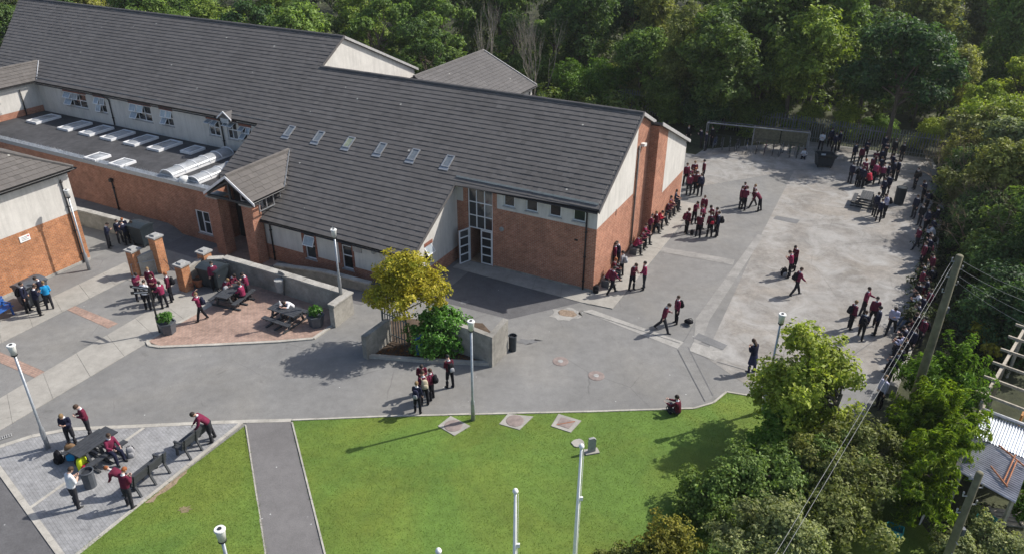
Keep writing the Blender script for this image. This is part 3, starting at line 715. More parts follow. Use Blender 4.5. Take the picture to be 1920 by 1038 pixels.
# low wing walls
F3 = FV(-4.35)
lz = lambda x, z: 1 if z < 0.47 else 0
wall('low_wing_wall', hall, F3, 8.25, 18.4, Z0, 2.3, [M['render'], M['brick']], lz, [(14.78, 15.54, .20, 1.94, .2), (12.22, 12.95, .20, 1.94, .2)], cuts=[0.47])
for a, b, op in ((14.78, 15.54, ((0, 1, 28),)), (12.22, 12.95, ())):
    window(hall, F3, a, b, .21, 1.6, zs=(1.0,), n=-0.1, opened=op, proud=0.02)
    m = MB(); m.slab(FP(F3, a, -.12, 1.61), U * (b - a), -V * 0.05, Z * 0.33); m.build('blind_panel', M['dark_tile'], hall)
    for x0 in (a - 0.15, b + 0.002):
        m = MB(); m.slab(FP(F3, x0, 0.002, 0.472), U * 0.148, -V * 0.012, Z * 1.5); m.build('brick_surround', M['soldier'], hall)
    m = MB(); m.slab(FP(F3, a - .25, 0.002, 1.974), U * (b - a + .5), -V * 0.014, Z * 0.22); m.build('lintel', M['soldier'], hall)
m = MB(); m.slab(FP(F3, 11.55, 0.002, 1.43), U * .57, -V * .04, Z * .56); m.build('notice_board', M['zinc'], hall)
m = MB(); m.lathe(FP(F3, 10.75, 0.0, 1.72), [(0.15, 0), (0.15, 0.05), (0.1, 0.08)], 14, axis=-V); m.build('round_vent', M['stone'], hall)
F4 = FU(8.2)
wall('return_wall', hall, F4, -4.35, 0, Z0, 5.5, [M['render'], M['brick']], lambda x, z: 1 if z < 0.8 else 0, [(-3.33, -2.62, 1.0, 2.1)], cuts=[0.8],
     clip=[(B(0, 0, EZ - 0.02), (-V * S + Z).normalized())])
window(hall, F4, -3.33, -2.62, 1.0, 2.1, zs=(1.55,), lintel=(0.2, 0.04), opened=((0, 1, 30),))
m = MB(); m.slab(B(18.4, -4.35, Z0), U * .1, V * 2.4, Z * 2.8); m.build('porch_side_wall', M['brick'], hall)
# roof
hr = [(-.15, -.3), (8.05, -.3), (8.05, -4.72), (18.55, -4.72), (18.55, -3.0), (23.1, -3.0), (23.1, .95), (21.70, .95), (21.70, RV), (-.15, RV)]
roof_h = tile_roof(hall, hr, ps, M['tile'], 300, grid=-4.72)
ridge(hall, B(-.15, RV, RZ + .04), B(21.7, RV, RZ + .04), M['tile'])
def pb(u, v): return B(u, v, RZ - BS * (v - RV))
m = MB(); nb = (V * BS + Z).normalized()
m.prism([pb(a, b) - nb * .12 for a, b in ((-.15, RV + .02), (21.0, RV + .02), (21.0, 7.9), (-.15, 7.9))], nb * .14)
def pb2(u, v): return B(u, v, RZ - 0.16 - 0.43 * (v - RV))
m.prism([pb2(a, b) - nb * .1 for a, b in ((-.65, 7.58), (21.0, 7.92), (21.0, 14.4), (-.65, 14.4))], nb * .14)
m.build('rear_roof', M['tile'], hall)
verge(hall, ps(-.20, -.3) - Z * .14, ps(-.20, RV) - Z * .14, .05, .2, U, M['tile'])
verge(hall, pb(-.20, RV) - Z * .12, pb(-.20, 7.9) - Z * .12, .05, .2, U, M['sill'])
verge(hall, pb2(-.70, 7.58) - Z * .12, pb2(-.70, 14.4) - Z * .12, .05, .2, U, M['sill'])
verge(hall, ps(8.0, -4.72) - Z * .14, ps(8.0, -.32) - Z * .14, .05, .19, U, M['tile'])
verge(hall, ps(23.1, -3.0) - Z * .14, ps(23.1, .95) - Z * .14, .04, .18, U, M['tile'])
gutter(hall, ps(-.1, -.36) - Z * .05, ps(8.0, -.36) - Z * .05); gutter(hall, ps(8.1, -4.78) - Z * .05, ps(18.5, -4.78) - Z * .05)
m = MB(); m.slab(B(0, -.28, EZ - .36), U * 8.18, V * .27, Z * .1); m.build('soffit', M['black_metal'], hall)
m = MB(); m.slab(B(8.3, -4.68, 2.08), U * 10.1, V * .32, Z * .06); m.build('soffit', M['black_metal'], hall)
pipe(hall, F0, 0.55, 0.0, EZ - .5, swan=0.35); pipe(hall, F3, 17.9, -.5, 1.75, swan=0.3)
def velux(u, v, grn=False):
    m = MB(); A = U; up = (V + Z * S).normalized(); nn = A.cross(up); nn = nn if nn.z > 0 else -nn
    o = ps(u, v) + nn * .035; w, h = .5, .84
    for x, y, a, b in ((0, 0, w, .07), (0, h - .07, w, .07), (0, .07, .07, h - .14), (w - .07, .07, .07, h - .14)): m.slab(o + A * x + up * y, A * a, up * b, nn * .06)
    fr = m.build('roof_window', M['zinc'], hall)
    m = MB(); m.slab(o + A * .07 + up * .07 + nn * .01, A * (w - .14), up * (h - .14), nn * .02); m.build('pane', M['moss_glass'] if grn else M['roof_glass'], fr)
    m = MB(); m.slab(o - up * .22 + A * -.04, A * (w + .08), up * .21, nn * .02); m.build('apron_flashing', M['zinc'], fr)
M['roof_glass'] = plain('roof_window_glass', (0.15, 0.17, 0.185), 0.14, var=0.2, spec=0.5)
M['moss_glass'] = plain('mossy_roof_glass', (0.25, 0.28, 0.2), 0.25, var=0.3)
for i in range(6): velux(20.22 - i * 2.26, 0.42, i == 2)
for px, py in ((520, 240),):
    pass

# ------------------------------------------------------------------ two-storey classroom block behind the flat roof
blk = thing('classroom_block', B(34, 6), 'long grey tiled classroom block with white upper wall and open windows', 'building')
UR, UZ = 8.15, EZ + S * 8.15
FB = FV(1.2)
uw = [(40.08, 42.45, 3.93, 4.95, (40.9, 41.65), (4.45,), ((2, 1, 34), (1, 1, 22), (2, 0, 38))), (38.01, 39.09, 3.9, 4.98, (38.55,), (4.45,), ((1, 1, 30), (0, 1, 18), (1, 0, 24))),
      (33.36, 35.4, 3.91, 5.0, (34.05, 34.72), (4.45,), ((2, 1, 26), (1, 1, 20), (2, 0, 38))), (31.27, 32.35, 3.92, 4.98, (31.8,), (4.45,), ((1, 1, 22), (0, 1, 20), (1, 0, 40))),
      (26.98, 27.96, 3.88, 4.95, (27.45,), (4.45,), ((0, 1, 60), (1, 1, 70))), (25.42, 26.28, 3.88, 5.05, (25.85,), (4.5,), ((0, 1, 65), (1, 1, 68))), (24.2, 25.07, 3.92, 4.9, (24.6,), (4.42,), ((1, 1, 60), (1, 0, 55), (0, 1, 25)))]
wall('upper_wall', blk, FB, 21.9, 56, 2.9, 5.62, [M['render']], lambda x, z: 0, [(a[0], a[1], a[2], a[3], .16) for a in uw])
for a in uw: window(blk, FB, a[0], a[1], a[2], a[3], a[4], a[5], opened=a[6], lintel=(0.2, 0.12), n=-0.05)
FG = FU(21.8)
wall('end_gable', blk, FG, 0.9, 16.3, 4.0, 10.5, [M['render']], lambda x, z: 0, clip=[(B(21.8, 0, EZ + .01), (-V * S + Z).normalized()), (B(21.8, UR, UZ + .01), (V * .45 + Z).normalized())])
m = MB(); m.slab(B(21.85, 16.25, -.1), U * 34, V * .1, Z * 5.9); m.build('rear_wall', M['render'], blk)
_st = TILE_G / math.hypot(1, S); UE = -4.72 + _st * round((.85 + 4.72) / _st)
ur = [(21.70, UE), (50.4, UE), (56.1, UR), (21.70, UR)]
tile_roof(blk, ur, ps, M['tile'], 300, grid=-4.72)
ridge(blk, B(21.68, UR, UZ + .04), B(56, UR, UZ + .04), M['tile'])
m = MB(); nb2 = (V * .45 + Z).normalized()
m.prism([B(a, b, UZ - .45 * (b - UR)) - nb2 * .12 for a, b in ((21.68, UR + .02), (56, UR + .02), (56, 16.6), (21.68, 16.6))], nb2 * .14); m.build('rear_roof', M['tile'], blk)
verge(blk, B(21.6, UR, UZ - .1), B(21.6, 16.6, UZ - .45 * 8.45 - .1), .06, .18, U, M['sill']); verge(blk, ps(21.62, 5.7) - Z * .1, ps(21.62, UR) - Z * .1, .06, .18, U, M['rust_edge'] if 'rust_edge' in M else M['tile'])
gutter(blk, ps(23.2, .8) - Z * .05, ps(45.0, .8) - Z * .05)
pipe(blk, FB, 37.45, 3.15, 4.95, swan=0.4); pipe(blk, FB, 26.68, 3.15, 4.95, swan=0.35)
# gablet over one window
m = MB(); pk = B(25.85, .75, 5.75)
m.prism([B(25.3, .75, 5.35), B(26.4, .75, 5.35), pk], V * .9); g_ = m.build('window_gablet', M['tile'], blk)
m = MB()
for s in (-1, 1): m.slab(pk + U * s * .62 - Z * .45 - V * .03, U * (-s * .62) + Z * .47, -V * .04, Z * .1)
m.build('bargeboard', M['upvc'], g_)
m = MB(); m.slab(B(25.5, .76, 5.08), U * .7, -V * .03, Z * .3); m.build('gable_panel', M['skyglass'], g_)
# ------------------------------------------------------------------ flat-roofed block
fl = thing('flat_roof_block', B(32, -2), 'single-storey brick block with dark flat roof and skylights', 'building')
F5 = FV(-4.4)
wall('brick_wall', fl, F5, 22.2, 47, Z0, 3.0, [M['brick']], lambda x, z: 0, [(22.72, 23.86, 0.0, 1.48, .15)])
window(fl, F5, 22.72, 23.86, 0.0, 1.48, xs=(23.3,), zs=(), n=-0.03, w=.07)
m = MB(); bars(m, F5, 22.72, 23.3, 0, 1.48, -.02, .06, .03, (), (.8,)); m.build('transom_light', M['upvc'], fl)
m = MB(); m.slab(B(22.2, -4.4, Z0), U * .1, V * 5.5, Z * 3.6); m.build('end_wall', M['brick'], fl)
m = MB(); m.prism([B(22.1, -4.55, 3.0), B(47, -4.55, 3.0), B(47, 1.18, 3.0), B(22.1, 1.18, 3.0)], Z * .1); rf = m.build('flat_roof', M['felt'], fl)
m = MB(); m.slab(B(22.1, -4.64, 2.9), U * 25, V * .42, Z * .26); m.build('edge_trim', M['galv'], fl)
# anti-climb spikes along the edge: too small to tell apart
m = MB(); r = random.Random(5)
for i in range(1100):
    u = 22.2 + i * .0225; p = B(u, -4.45 + r.uniform(-.17, .2), 3.15)
    d = Vector((r.uniform(-1, 1), r.uniform(-1, 1), r.uniform(.7, 1.6))).normalized() * r.uniform(.12, .24); s = d.cross(Z).normalized() * .008
    m.add([p - s, p + s, p + d], [(0, 1, 2)]); s2 = d.cross(s).normalized() * .008; m.add([p - s2, p + s2, p + d], [(0, 1, 2)])
m.build('roof_spikes', M['galv'], fl)['kind'] = 'stuff'
pipe(fl, F5, 30.95, -.4, 1.95, swan=0.0); m = MB(); m.box(FP(F5, 30.95, .1, 1.95), .22, .2, .2, U, V); m.build('hopper', M['black_metal'], fl)
def skylight(u, v, w, h):
    m = MB()
    for x, y, a, b in ((-w / 2, -h / 2, w, .08), (-w / 2, h / 2 - .08, w, .08), (-w / 2, -h / 2 + .08, .08, h - .16), (w / 2 - .08, -h / 2 + .08, .08, h - .16)):
        m.slab(B(u + x, v + y, 3.102), U * a, V * b, Z * .16)
    fr = m.build('skylight', M['upvc'], rf); m = MB(); n = 8; vs = []; fs = []
    for j in range(n + 1):
        for i in range(n + 1):
            x = (i / n - .5); y = (j / n - .5); k = (1 - (2 * x) ** 2) * (1 - (2 * y) ** 2)
            vs.append(B(u + x * (w - .12), v + y * (h - .12), 3.2 + .13 * max(0, k) ** .6))
    fs = [(j * (n + 1) + i, j * (n + 1) + i + 1, (j + 1) * (n + 1) + i + 1, (j + 1) * (n + 1) + i) for j in range(n) for i in range(n)]
    m.add(vs, fs); m.build('dome', M['dome'], fr, smooth=True)
for u in (43.12, 39.64, 37.34, 35.15, 32.84, 30.55): skylight(u, -.40, 1.15, 1.95)
skylight(28.25, -.15, .95, 1.25); skylight(32.45, -4.0, 1.1, 1.15); skylight(30.12, -4.0, 1.1, 1.15)
def barrel(u, w, v0, v1, seg):
    m = MB(); n = 10; arc = [(-math.cos(math.pi * k / n) * w / 2, math.sin(math.pi * k / n) * w * .3) for k in range(n + 1)]
    fr = MB(); fr.slab(B(u - w / 2, v0, 3.102), U * w, V * .06, Z * .12); fr.slab(B(u - w / 2, v1 - .06, 3.102), U * w, V * .06, Z * .12)
    for s in (-1, 1): fr.slab(B(u + s * (w / 2 - .03) - .03, v0 + .06, 3.102), U * .06, V * (v1 - v0 - .12), Z * .12)
    for q in range(seg + 1):
        v = v0 + (v1 - v0) * q / seg
        pts = [B(u + x * 1.01, v, 3.2 + z * 1.02) for x, z in arc]; fr.tube(pts, .035, 5)
    o = fr.build('barrel_skylight', M['upvc'], rf)
    for q in range(seg):
        a = v0 + (v1 - v0) * q / seg; b = v0 + (v1 - v0) * (q + 1) / seg; m = MB()
        vs = [B(u + x, a + .02, 3.2 + z) for x, z in arc] + [B(u + x, b - .02, 3.2 + z) for x, z in arc]
        m.add(vs, [(k, k + 1, n + 2 + k, n + 1 + k) for k in range(n)]); m.build('vault_panel', M['dome'], o, smooth=True)
    for v in (v0 + .03, v1 - .03):
        m = MB(); m.add([B(u + x, v, 3.2 + z) for x, z in arc], [tuple(range(n + 1))]); m.build('end_panel', M['dome'], o)
barrel(25.9, 1.1, -4.25, .55, 5); barrel(23.75, .95, -4.2, -1.3, 3)
m = MB(); m.lathe(B(24.3, -4.35, 3.1), [(.02, 0), (.3, .0), (.32, .06), (.3, .26), (.22, .34), (0.02, .36)], 16); m.build('roof_vent', M['lamp_white'], rf, smooth=True)
# ------------------------------------------------------------------ porch
po = thing('entrance_porch', B(19.6, -5), 'gabled entrance porch on two brick piers with tiled roof', 'porch')
PU, PZ, PE = 19.58, 4.68, 3.5; pw = 1.72; psl = (PZ - PE) / pw
def pr(sg): return lambda a, b: B(PU + sg * (pw + .02 - b), -5.45 + a, PE + psl * b)
rp = [(0, 0), (2.5, 0), (5.05, pw), (0, pw)]
tile_roof(po, rp, pr(-1), M['tile_brown'], 80)
tile_roof(po, rp, pr(1), M['tile_brown'], 80)
ridge(po, B(PU, -5.45, PZ + .05), B(PU, -.45, PZ + .05), M['tile_brown'])
for s in (-1, 1):
    m = MB(); a = B(PU, -5.47, PZ - .12); b = B(PU + s * (pw + .18), -5.47, PE - psl * .16 - .12); m.slab(a, b - a, -V * .04, Z * .16); m.build('bargeboard', M['upvc'], po)
    m = MB(); a = B(PU, -5.40, PZ - .42); b = B(PU + s * pw, -5.40, PE - .25); m.slab(a, b - a, V * .1, Z * .14); m.build('rafter', M['bin_dark'], po)
verge(po, B(PU - pw, -2.95, 3.46), B(PU - .05, -.45, PZ - .04), .05, .09, -U, M['zinc'], 'valley_flashing')
gutter(po, B(PU - pw - .08, -5.45, PE - .06), B(PU - pw - .08, -2.95, PE - .06), .05)
m = MB(); m.slab(B(PU - pw, -5.4, 3.18), U * 2 * pw, V * .12, Z * .13); m.slab(B(PU - .06, -5.4, 3.31), U * .12, V * .1, Z * 1.0); m.build('tie_beam', M['bin_dark'], po)
for u in (21.15, 18.62):
    m = MB(); m.slab(B(u - .36, -5.25, -.52), U * .72, V * .72, Z * 3.55); p = m.build('brick_pier', M['brick'], po)
    m = MB(); m.slab(B(u - .44, -5.33, 3.03), U * .88, V * .88, Z * .1); m.build('pier_cap', M['coping'], p)
F6 = FV(-2.9)
for a, b in ((19.0, 19.82), (19.86, 20.68), (20.75, 21.55)):
    window(po, F6, a, b, -.48, 2.6, zs=(.1, .7, 1.3, 1.95), n=0.0, sill=False, name='glazed_door')
m = MB(); m.slab(B(18.5, -2.85, -.5), U * 3.6, V * .06, Z * 3.9); m.build('inner_wall', M['dark_in'], po)
# clerestory glazing between porch eave and low wing
m = MB()
for i in range(4): m.slab(B(17.95, -4.9 + i * .55, 2.75), U * .05, V * .05, Z * .68)
m.slab(B(17.95, -4.9, 2.7), U * .05, V * 1.75, Z * .05); m.build('clerestory_frame', M['zinc'], po)

# ------------------------------------------------------------------ projecting bay at the far left
by = thing('projecting_bay', B(46.5, -1), 'short tiled white wing projecting at the far left above the flat roof', 'building')
F7 = FU(45.4)
wall('side_wall', by, F7, -9, 1.2, 3.0, 5.4, [M['render'], M['brick']], lambda x, z: 1 if z < 3.55 else 0, [(-5.2, -2.0, 3.7, 4.75, .15)], cuts=[3.55])
window(by, F7, -5.2, -2.0, 3.7, 4.75, xs=(-4.2, -3.1), n=-.05)
m = MB(); arc = [FP(F7, -3.6 + math.cos(a) * 1.75, .004, 4.3 + math.sin(a) * .72) for a in [math.pi * k / 12 for k in range(13)]]
m.tube(arc, .05, 4); m.build('arch_moulding', M['coping'], by)
def pbay(a, b): return B(45.15 + b, a, 5.42 + .6 * b)
tile_roof(by, [(-9, 0), (1.05, 0), (2.6, 1.6), (-9, 1.6)], pbay, M['tile_brown'], 100)
m = MB(); m.prism([B(46.75 + a, b, 6.38 - .6 * a) - Z * .12 for a, b in ((0, -9), (1.6, -9), (1.6, 2), (0, 2.5))], Z * .1); m.build('far_slope', M['tile_brown'], by)
ridge(by, B(46.75, -9, 6.42), B(46.75, 2.5, 6.42), M['tile_brown'])
gutter(by, B(45.1, -9, 5.38), B(45.1, .95, 5.38)); pipe(by, F7, -.25, 3.1, 5.0, swan=.0)
m = MB(); m.slab(B(45.06, 1.06, 5.44), U * 1.6 + V * 1.5 + Z * .96, U * .07, Z * .06); m.build('valley_flashing', M['upvc'], by)
# ------------------------------------------------------------------ hipped wing at the left edge
wg = thing('side_wing', B(28, -14), 'hipped wing at left edge, white upper wall over orange brick', 'building')
F8 = FU(26.35)
wall('side_wall', wg, F8, -24, -9.9, Z0, 5.4, [M['render'], M['brick_orange']], lambda x, z: 1 if z < 2.98 else 0, cuts=[2.98])
m = MB(); m.slab(B(26.36, -9.9, Z0), U * 12, -V * .1, Z * 6.0); m.build('end_wall', M['render'], wg)
m = MB(); m.slab(B(26.31, -10.4, 3.0), U * .04, V * .52, Z * 2.38); m.build('corner_board', M['render'], wg)
def w1(a, b): return B(26.05 + b, a, 5.42 + .52 * b)
tile_roof(wg, [(-24, 0), (-9.6, 0), (-15.3, 5.7), (-24, 5.7)], w1, M['tile_brown'], 200)
def w2(a, b): return B(26.05 + a, -9.6 - b, 5.42 + .52 * b)
tile_roof(wg, [(0, 0), (11.4, 0), (5.7, 5.7)], w2, M['tile_brown'], 60)
ridge(wg, B(26.05, -9.6, 5.46), B(31.75, -15.3, 5.46 + .52 * 5.7), M['tile_brown'])
gutter(wg, B(25.98, -24, 5.36), B(25.98, -9.55, 5.36)); gutter(wg, B(26.0, -9.52, 5.36), B(37, -9.52, 5.36))
m = MB(); m.slab(B(26.1, -24, 5.2), U * .24, V * 14.2, Z * .08); m.build('soffit', M['black_metal'], wg)
pipe(wg, F8, -10.35, 0.05, 4.9, swan=.0); m = MB(); m.slab(FP(F8, -24, .001, -.05), V * 14.1, -U * .03, Z * .2); m.build('plinth', M['coping'], wg)
m = MB(); m.slab(FP(F8, -13.25, .001, 2.42), V * .55, -U * .03, Z * .32); s_ = m.build('notice_sign', M['white_paint'], wg)
m = MB()
for j in range(3): m.slab(FP(F8, -13.15, .0315, 2.5 + j * .075), V * (.36 - .08 * (j % 2)), -U * .002, Z * .02)
m.build('lettering', M['bin_dark'], s_)
m = MB(); m.slab(FP(F8, -12.82, .0315, 2.62), V * .07, -U * .002, Z * .07); m.build('red_mark', plain('sign_red', (.5, .03, .03), .5), s_)
m = MB(); m.lathe(FP(F8, -14.25, 0, 4.2), [(.16, 0), (.16, .05), (.1, .1)], 14, axis=-U); m.build('round_vent', M['bin_grey'], wg)
# ------------------------------------------------------------------ annex behind the hall
ax_ = thing('rear_annex', B(18, 18), 'grey pitched roof annex rising behind the hall ridge', 'building')
AE, AR, AZ, ARZ, AV = 14.0, 18.9, 4.25, 6.5, 22.0       # eave u, ridge u, eave z, ridge z, far gable v
m = MB(); m.prism([B(14.3, 14.6, -.1), B(23.5, 14.6, -.1), B(23.5, AV - .25, -.1), B(14.3, AV - .25, -.1)], Z * 4.3); m.build('wall', M['render'], ax_)
m = MB(); m.prism([B(14.3, AV - .35, 4.2), B(23.5, AV - .35, 4.2), B(AR, AV - .35, ARZ - .12)], V * .1); m.build('far_gable', M['render'], ax_)
k_ = (ARZ - AZ) / (AR - AE)
tile_roof(ax_, [(12.0, 0), (AV, 0), (AV, AR - AE), (12.0, AR - AE)], lambda a, b: B(AE + b, a, AZ + k_ * b), M['tile'], 60)
m = MB(); m.prism([B(AR + .02, 12, ARZ - .12), B(AR + .02, AV, ARZ - .12), B(2 * AR - AE, AV, AZ - .12), B(2 * AR - AE, 12, AZ - .12)], Z * .12); m.build('far_slope', M['tile'], ax_)
ridge(ax_, B(AR, 12, ARZ + .03), B(AR, AV, ARZ + .03), M['tile'])
verge(ax_, B(AE, AV, AZ - .1), B(AR, AV, ARZ - .1), .08, .2, V, M['sill'])
gutter(ax_, B(AE - .06, 12, AZ - .05), B(AE - .06, AV, AZ - .05)); pipe(ax_, FU(14.3), 21.2, 0, 3.9)
M['shelter_steel'] = plain('shaded_shelter_steel', (.22, .225, .23), .6, .3, var=.25)  # galvanised steel with the shelter's shade put into its colour
# ------------------------------------------------------------------ site walls, piers
def conc_wall(name, pts, hs, th, label, cat='wall', cope=True, cw=0.09, seg=0.9, z0=-0.55):
    root = thing(name, (pts[0].x, pts[0].y, 0), label, cat)
    for i, (a, b) in enumerate(zip(pts[:-1], pts[1:])):
        a = Vector((a.x, a.y, 0)); b = Vector((b.x, b.y, 0)); d = (b - a); L = d.length; d /= L; s = Z.cross(d)
        n0, n1 = hs[i], hs[i + 1]; m = MB(); e = 0.0 if i == 0 else -th / 2 + 0.002
        a2 = a + d * e
        q = [a2 - s * th / 2, b - s * th / 2 + d * (th / 2), b + s * th / 2 + d * (th / 2), a2 + s * th / 2]
        vs = [x + Z * z0 for x in q] + [q[0] + Z * n0, q[1] + Z * n1, q[2] + Z * n1, q[3] + Z * n0]
        m.add(vs, [(3, 2, 1, 0), (4, 5, 6, 7), (0, 1, 5, 4), (1, 2, 6, 5), (2, 3, 7, 6), (3, 0, 4, 7)]); m.build('wall_panel', M['wallconc'], root)
        if cope:
            n = max(1, round(L / seg))
            for k in range(n):
                t0, t1 = k / n, (k + 1) / n - 0.006
                if i > 0 and k == 0: t0 = (th + .12) / 2 / L
                p0 = a + d * L * t0 + Z * (n0 + (n1 - n0) * t0 + .002); p1 = a + d * (L * t1 + (th / 2 + .06 if k == n - 1 else 0)) + Z * (n0 + (n1 - n0) * t1 + .002)
                m = MB(); w = th + .12; m.slab(p0 - s * w / 2, p1 - p0, s * w, Z * (cw + random.uniform(-.008, .008))); m.build('coping_stone', M['coping'], root)
    return root
GT = lambda px, py, z: G(px, py, z)
conc_wall('courtyard_wall', [GT(620, 571, 1.25), GT(652, 548, 1.25), GT(494, 501, 1.25), GT(425, 482, 1.25), GT(396, 483, 1.25)], [1.16] * 5, .28, 'weathered concrete wall with pale coping behind the picnic patio')
conc_wall('ramp_wall', [GT(516, 496, .05), GT(600, 506, .45), GT(690, 528, .5)], [.0, .38, .42], .2, 'low concrete ramp wall beneath the two narrow windows')
conc_wall('passage_wall', [GT(132, 388, 1.05), GT(212, 408, 1.05), GT(272, 427, 1.05)], [1.0, 1.0, 1.0], .24, 'concrete wall with coping along the passage behind navy-clad pupils')
conc_wall('planter_wall', [GT(681, 629, 1.23), GT(724, 598, 1.23)], [1.2, 1.2], .26, 'slanting concrete wall left of the palisade railings', cope=False)
conc_wall('planter_wall', [GT(948, 597, 1.78), GT(921, 627, 1.6), GT(885, 613, 1.55), GT(850, 603, 1.55)], [1.78, 1.58, 1.5, 1.5], .26, 'concrete wall right of the round bright green shrub', cope=False)
def pier(px, py, h, label, s=.5, z0=-.55):
    c = GT(px, py, h); r = thing('brick_pier', (c.x, c.y, 0), label, 'pier', 'brick gate piers')
    m = MB(); m.box((0, 0, z0), s, s, h - .14 - z0, U, V); m.build('pier_shaft', M['brick_orange'], r, local=True)
    m = MB(); m.box((0, 0, h - .138), s + .14, s + .14, .09, U, V); m.box((0, 0, h - .046), s - .12, s - .12, .09, U, V, taper=.8); m.build('pier_cap', M['stone'], r, local=True)
    return c
pA = pier(247, 465, 1.6, 'short brick gate pier with grey cap nearest the wing'); pB = pier(289, 440, 2.2, 'tall slim brick gate pier beside the passage wall end')
pC = pier(339, 492, 1.6, 'brick gate pier with grey cap beside the terracotta pots'); pD = pier(381, 468, 1.6, 'brick gate pier behind the large dark lidded bin')
conc_wall('gate_wall', [pA + U * -.25, pB + U * .1], [1.15, 1.4], .2, 'pale concrete wall between two left gate piers', cope=False)
conc_wall('gate_wall', [pC + V * .3, pD - V * .2], [1.15, 1.2], .2, 'pale concrete wall between two right gate piers', cope=False)
m = MB(); a = Vector((pA.x, pA.y, .75)) - V * .3; b = Vector((pB.x, pB.y, .85)) - V * .34
m.tube([a, b], .022, 6); m.tube([a + Z * 0.0, a - Z * .75], .02); m.tube([b, b - Z * .85], .02)
tag(m.build('handrail', M['galv']), 'thin steel handrail beside the left gate wall', 'handrail')
m = MB(); a = Vector((pB.x, pB.y, .8)) - U * .3; b = Vector((pC.x, pC.y, .8)) + U * .28; m.tube([a, (a + b) / 2 - Z * .06, b], .018)
tag(m.build('chain_rail', M['bin_dark']), 'dark thin rail across the gap between gate piers', 'handrail')
conc_wall('boundary_wall', [G(1772, 335), G(1756, 430), G(1740, 520), G(1722, 610), G(1672, 735)], [.45] * 5, .35, 'low concrete wall along the hedge where pupils sit', cope=False)

# ------------------------------------------------------------------ palisade fences
def palisade(p, q, h, sp, label, posts=2.7):
    p = Vector((p.x, p.y, 0)); q = Vector((q.x, q.y, 0)); d = q - p; L = d.length; d /= L; s = Z.cross(d)
    r = thing('palisade_fence', p, label, 'fence')
    for i in range(int(L / posts) + 1):
        m = MB(); m.box(d * min(L, i * posts) - s * .06, .07, .07, h - .15, d, s); m.build('post', M['pale_green_steel'], r, local=True)
    for z in (.35, h - .4):
        m = MB(); m.slab(-s * .025 + Z * z, d * L, s * .02, Z * .05); m.build('rail', M['pale_green_steel'], r, local=True)
    w = .068; m = MB()
    m.prism([d * -w / 2, Vector((0, 0, 0)) + s * .012, d * w / 2, d * w / 2 + Z * (h - .1), s * .012 + Z * h, d * -w / 2 + Z * (h - .1)], s * .008)
    me = m.mesh('pale', M['pale_green_steel'])
    for i in range(int(L / sp)):
        o = bpy.data.objects.new('pale', me); link(o, r); o.location = d * (sp * (i + .5)) + Z * random.uniform(0.03, .07)
        o.rotation_euler = (0, random.uniform(-.015, .015), 0)
    return r
palisade(G(1492, 262), G(1755, 302), 2.0, .19, 'steel palisade fence between the yard corner and bright undergrowth')
palisade(G(1300, 236), G(1490, 261.5), 2.0, .22, 'steel palisade fence in shade behind the bike shelter')
palisade(G(1075, 185), G(1299, 235.5), 2.0, .25, 'distant palisade fence behind the hall gable')
palisade(G(722, 632), G(766, 652), 1.75, .17, 'short grey palisade railings under the yellow tree')

# ------------------------------------------------------------------ bike shelter and bikes
sh0, sh1, sh2 = G(1320, 279), G(1407, 288), G(1510, 300)
sh = thing('bike_shelter', (sh1.x, sh1.y, 0), 'open steel-framed bike shelter in front of the dark trees', 'shelter')
dsh = (sh2 - sh0).normalized(); nsh = Z.cross(dsh)
for p in (sh0, sh1, sh2):
    m = MB(); m.tube([p, p + Z * 2.1], .045, 8); m.build('post', M['shelter_steel'], sh)
    m = MB(); m.tube([p + nsh * 1.9, p + nsh * 1.9 + Z * 1.7], .04, 8); m.build('rear_post', M['shelter_steel'], sh)
    m = MB(); m.tube([p + Z * 2.08, p + nsh * 1.95 + Z * 1.7], .035, 8); m.build('rafter', M['shelter_steel'], sh)
m = MB(); m.tube([sh0 + Z * 2.12, sh2 + Z * 2.12], .055, 8); m.build('front_beam', M['shelter_steel'], sh)
m = MB(); m.tube([sh0 + nsh * 1.95 + Z * 1.72, sh2 + nsh * 1.95 + Z * 1.72], .035, 8); m.build('rear_beam', M['bin_grey'], sh)
for k in range(2):
    a = sh1 + (sh2 - sh1) * (k * .5) + nsh * 1.98; m = MB(); m.slab(a + Z * .35 + dsh * .04, (sh2 - sh1) * .48, nsh * .03, Z * 1.3); m.build('back_panel', M['shelter_panel'] if 'shelter_panel' in M else M['sill'], sh)
m = MB()
for k in range(14): p = sh0 + (sh2 - sh0) * ((k + .5) / 14) + nsh * .7; m.tube([p, p + Z * .75, p + nsh * .4 + Z * .75, p + nsh * .4], .02, 5)
m.build('bike_rack', M['shelter_steel'], sh)
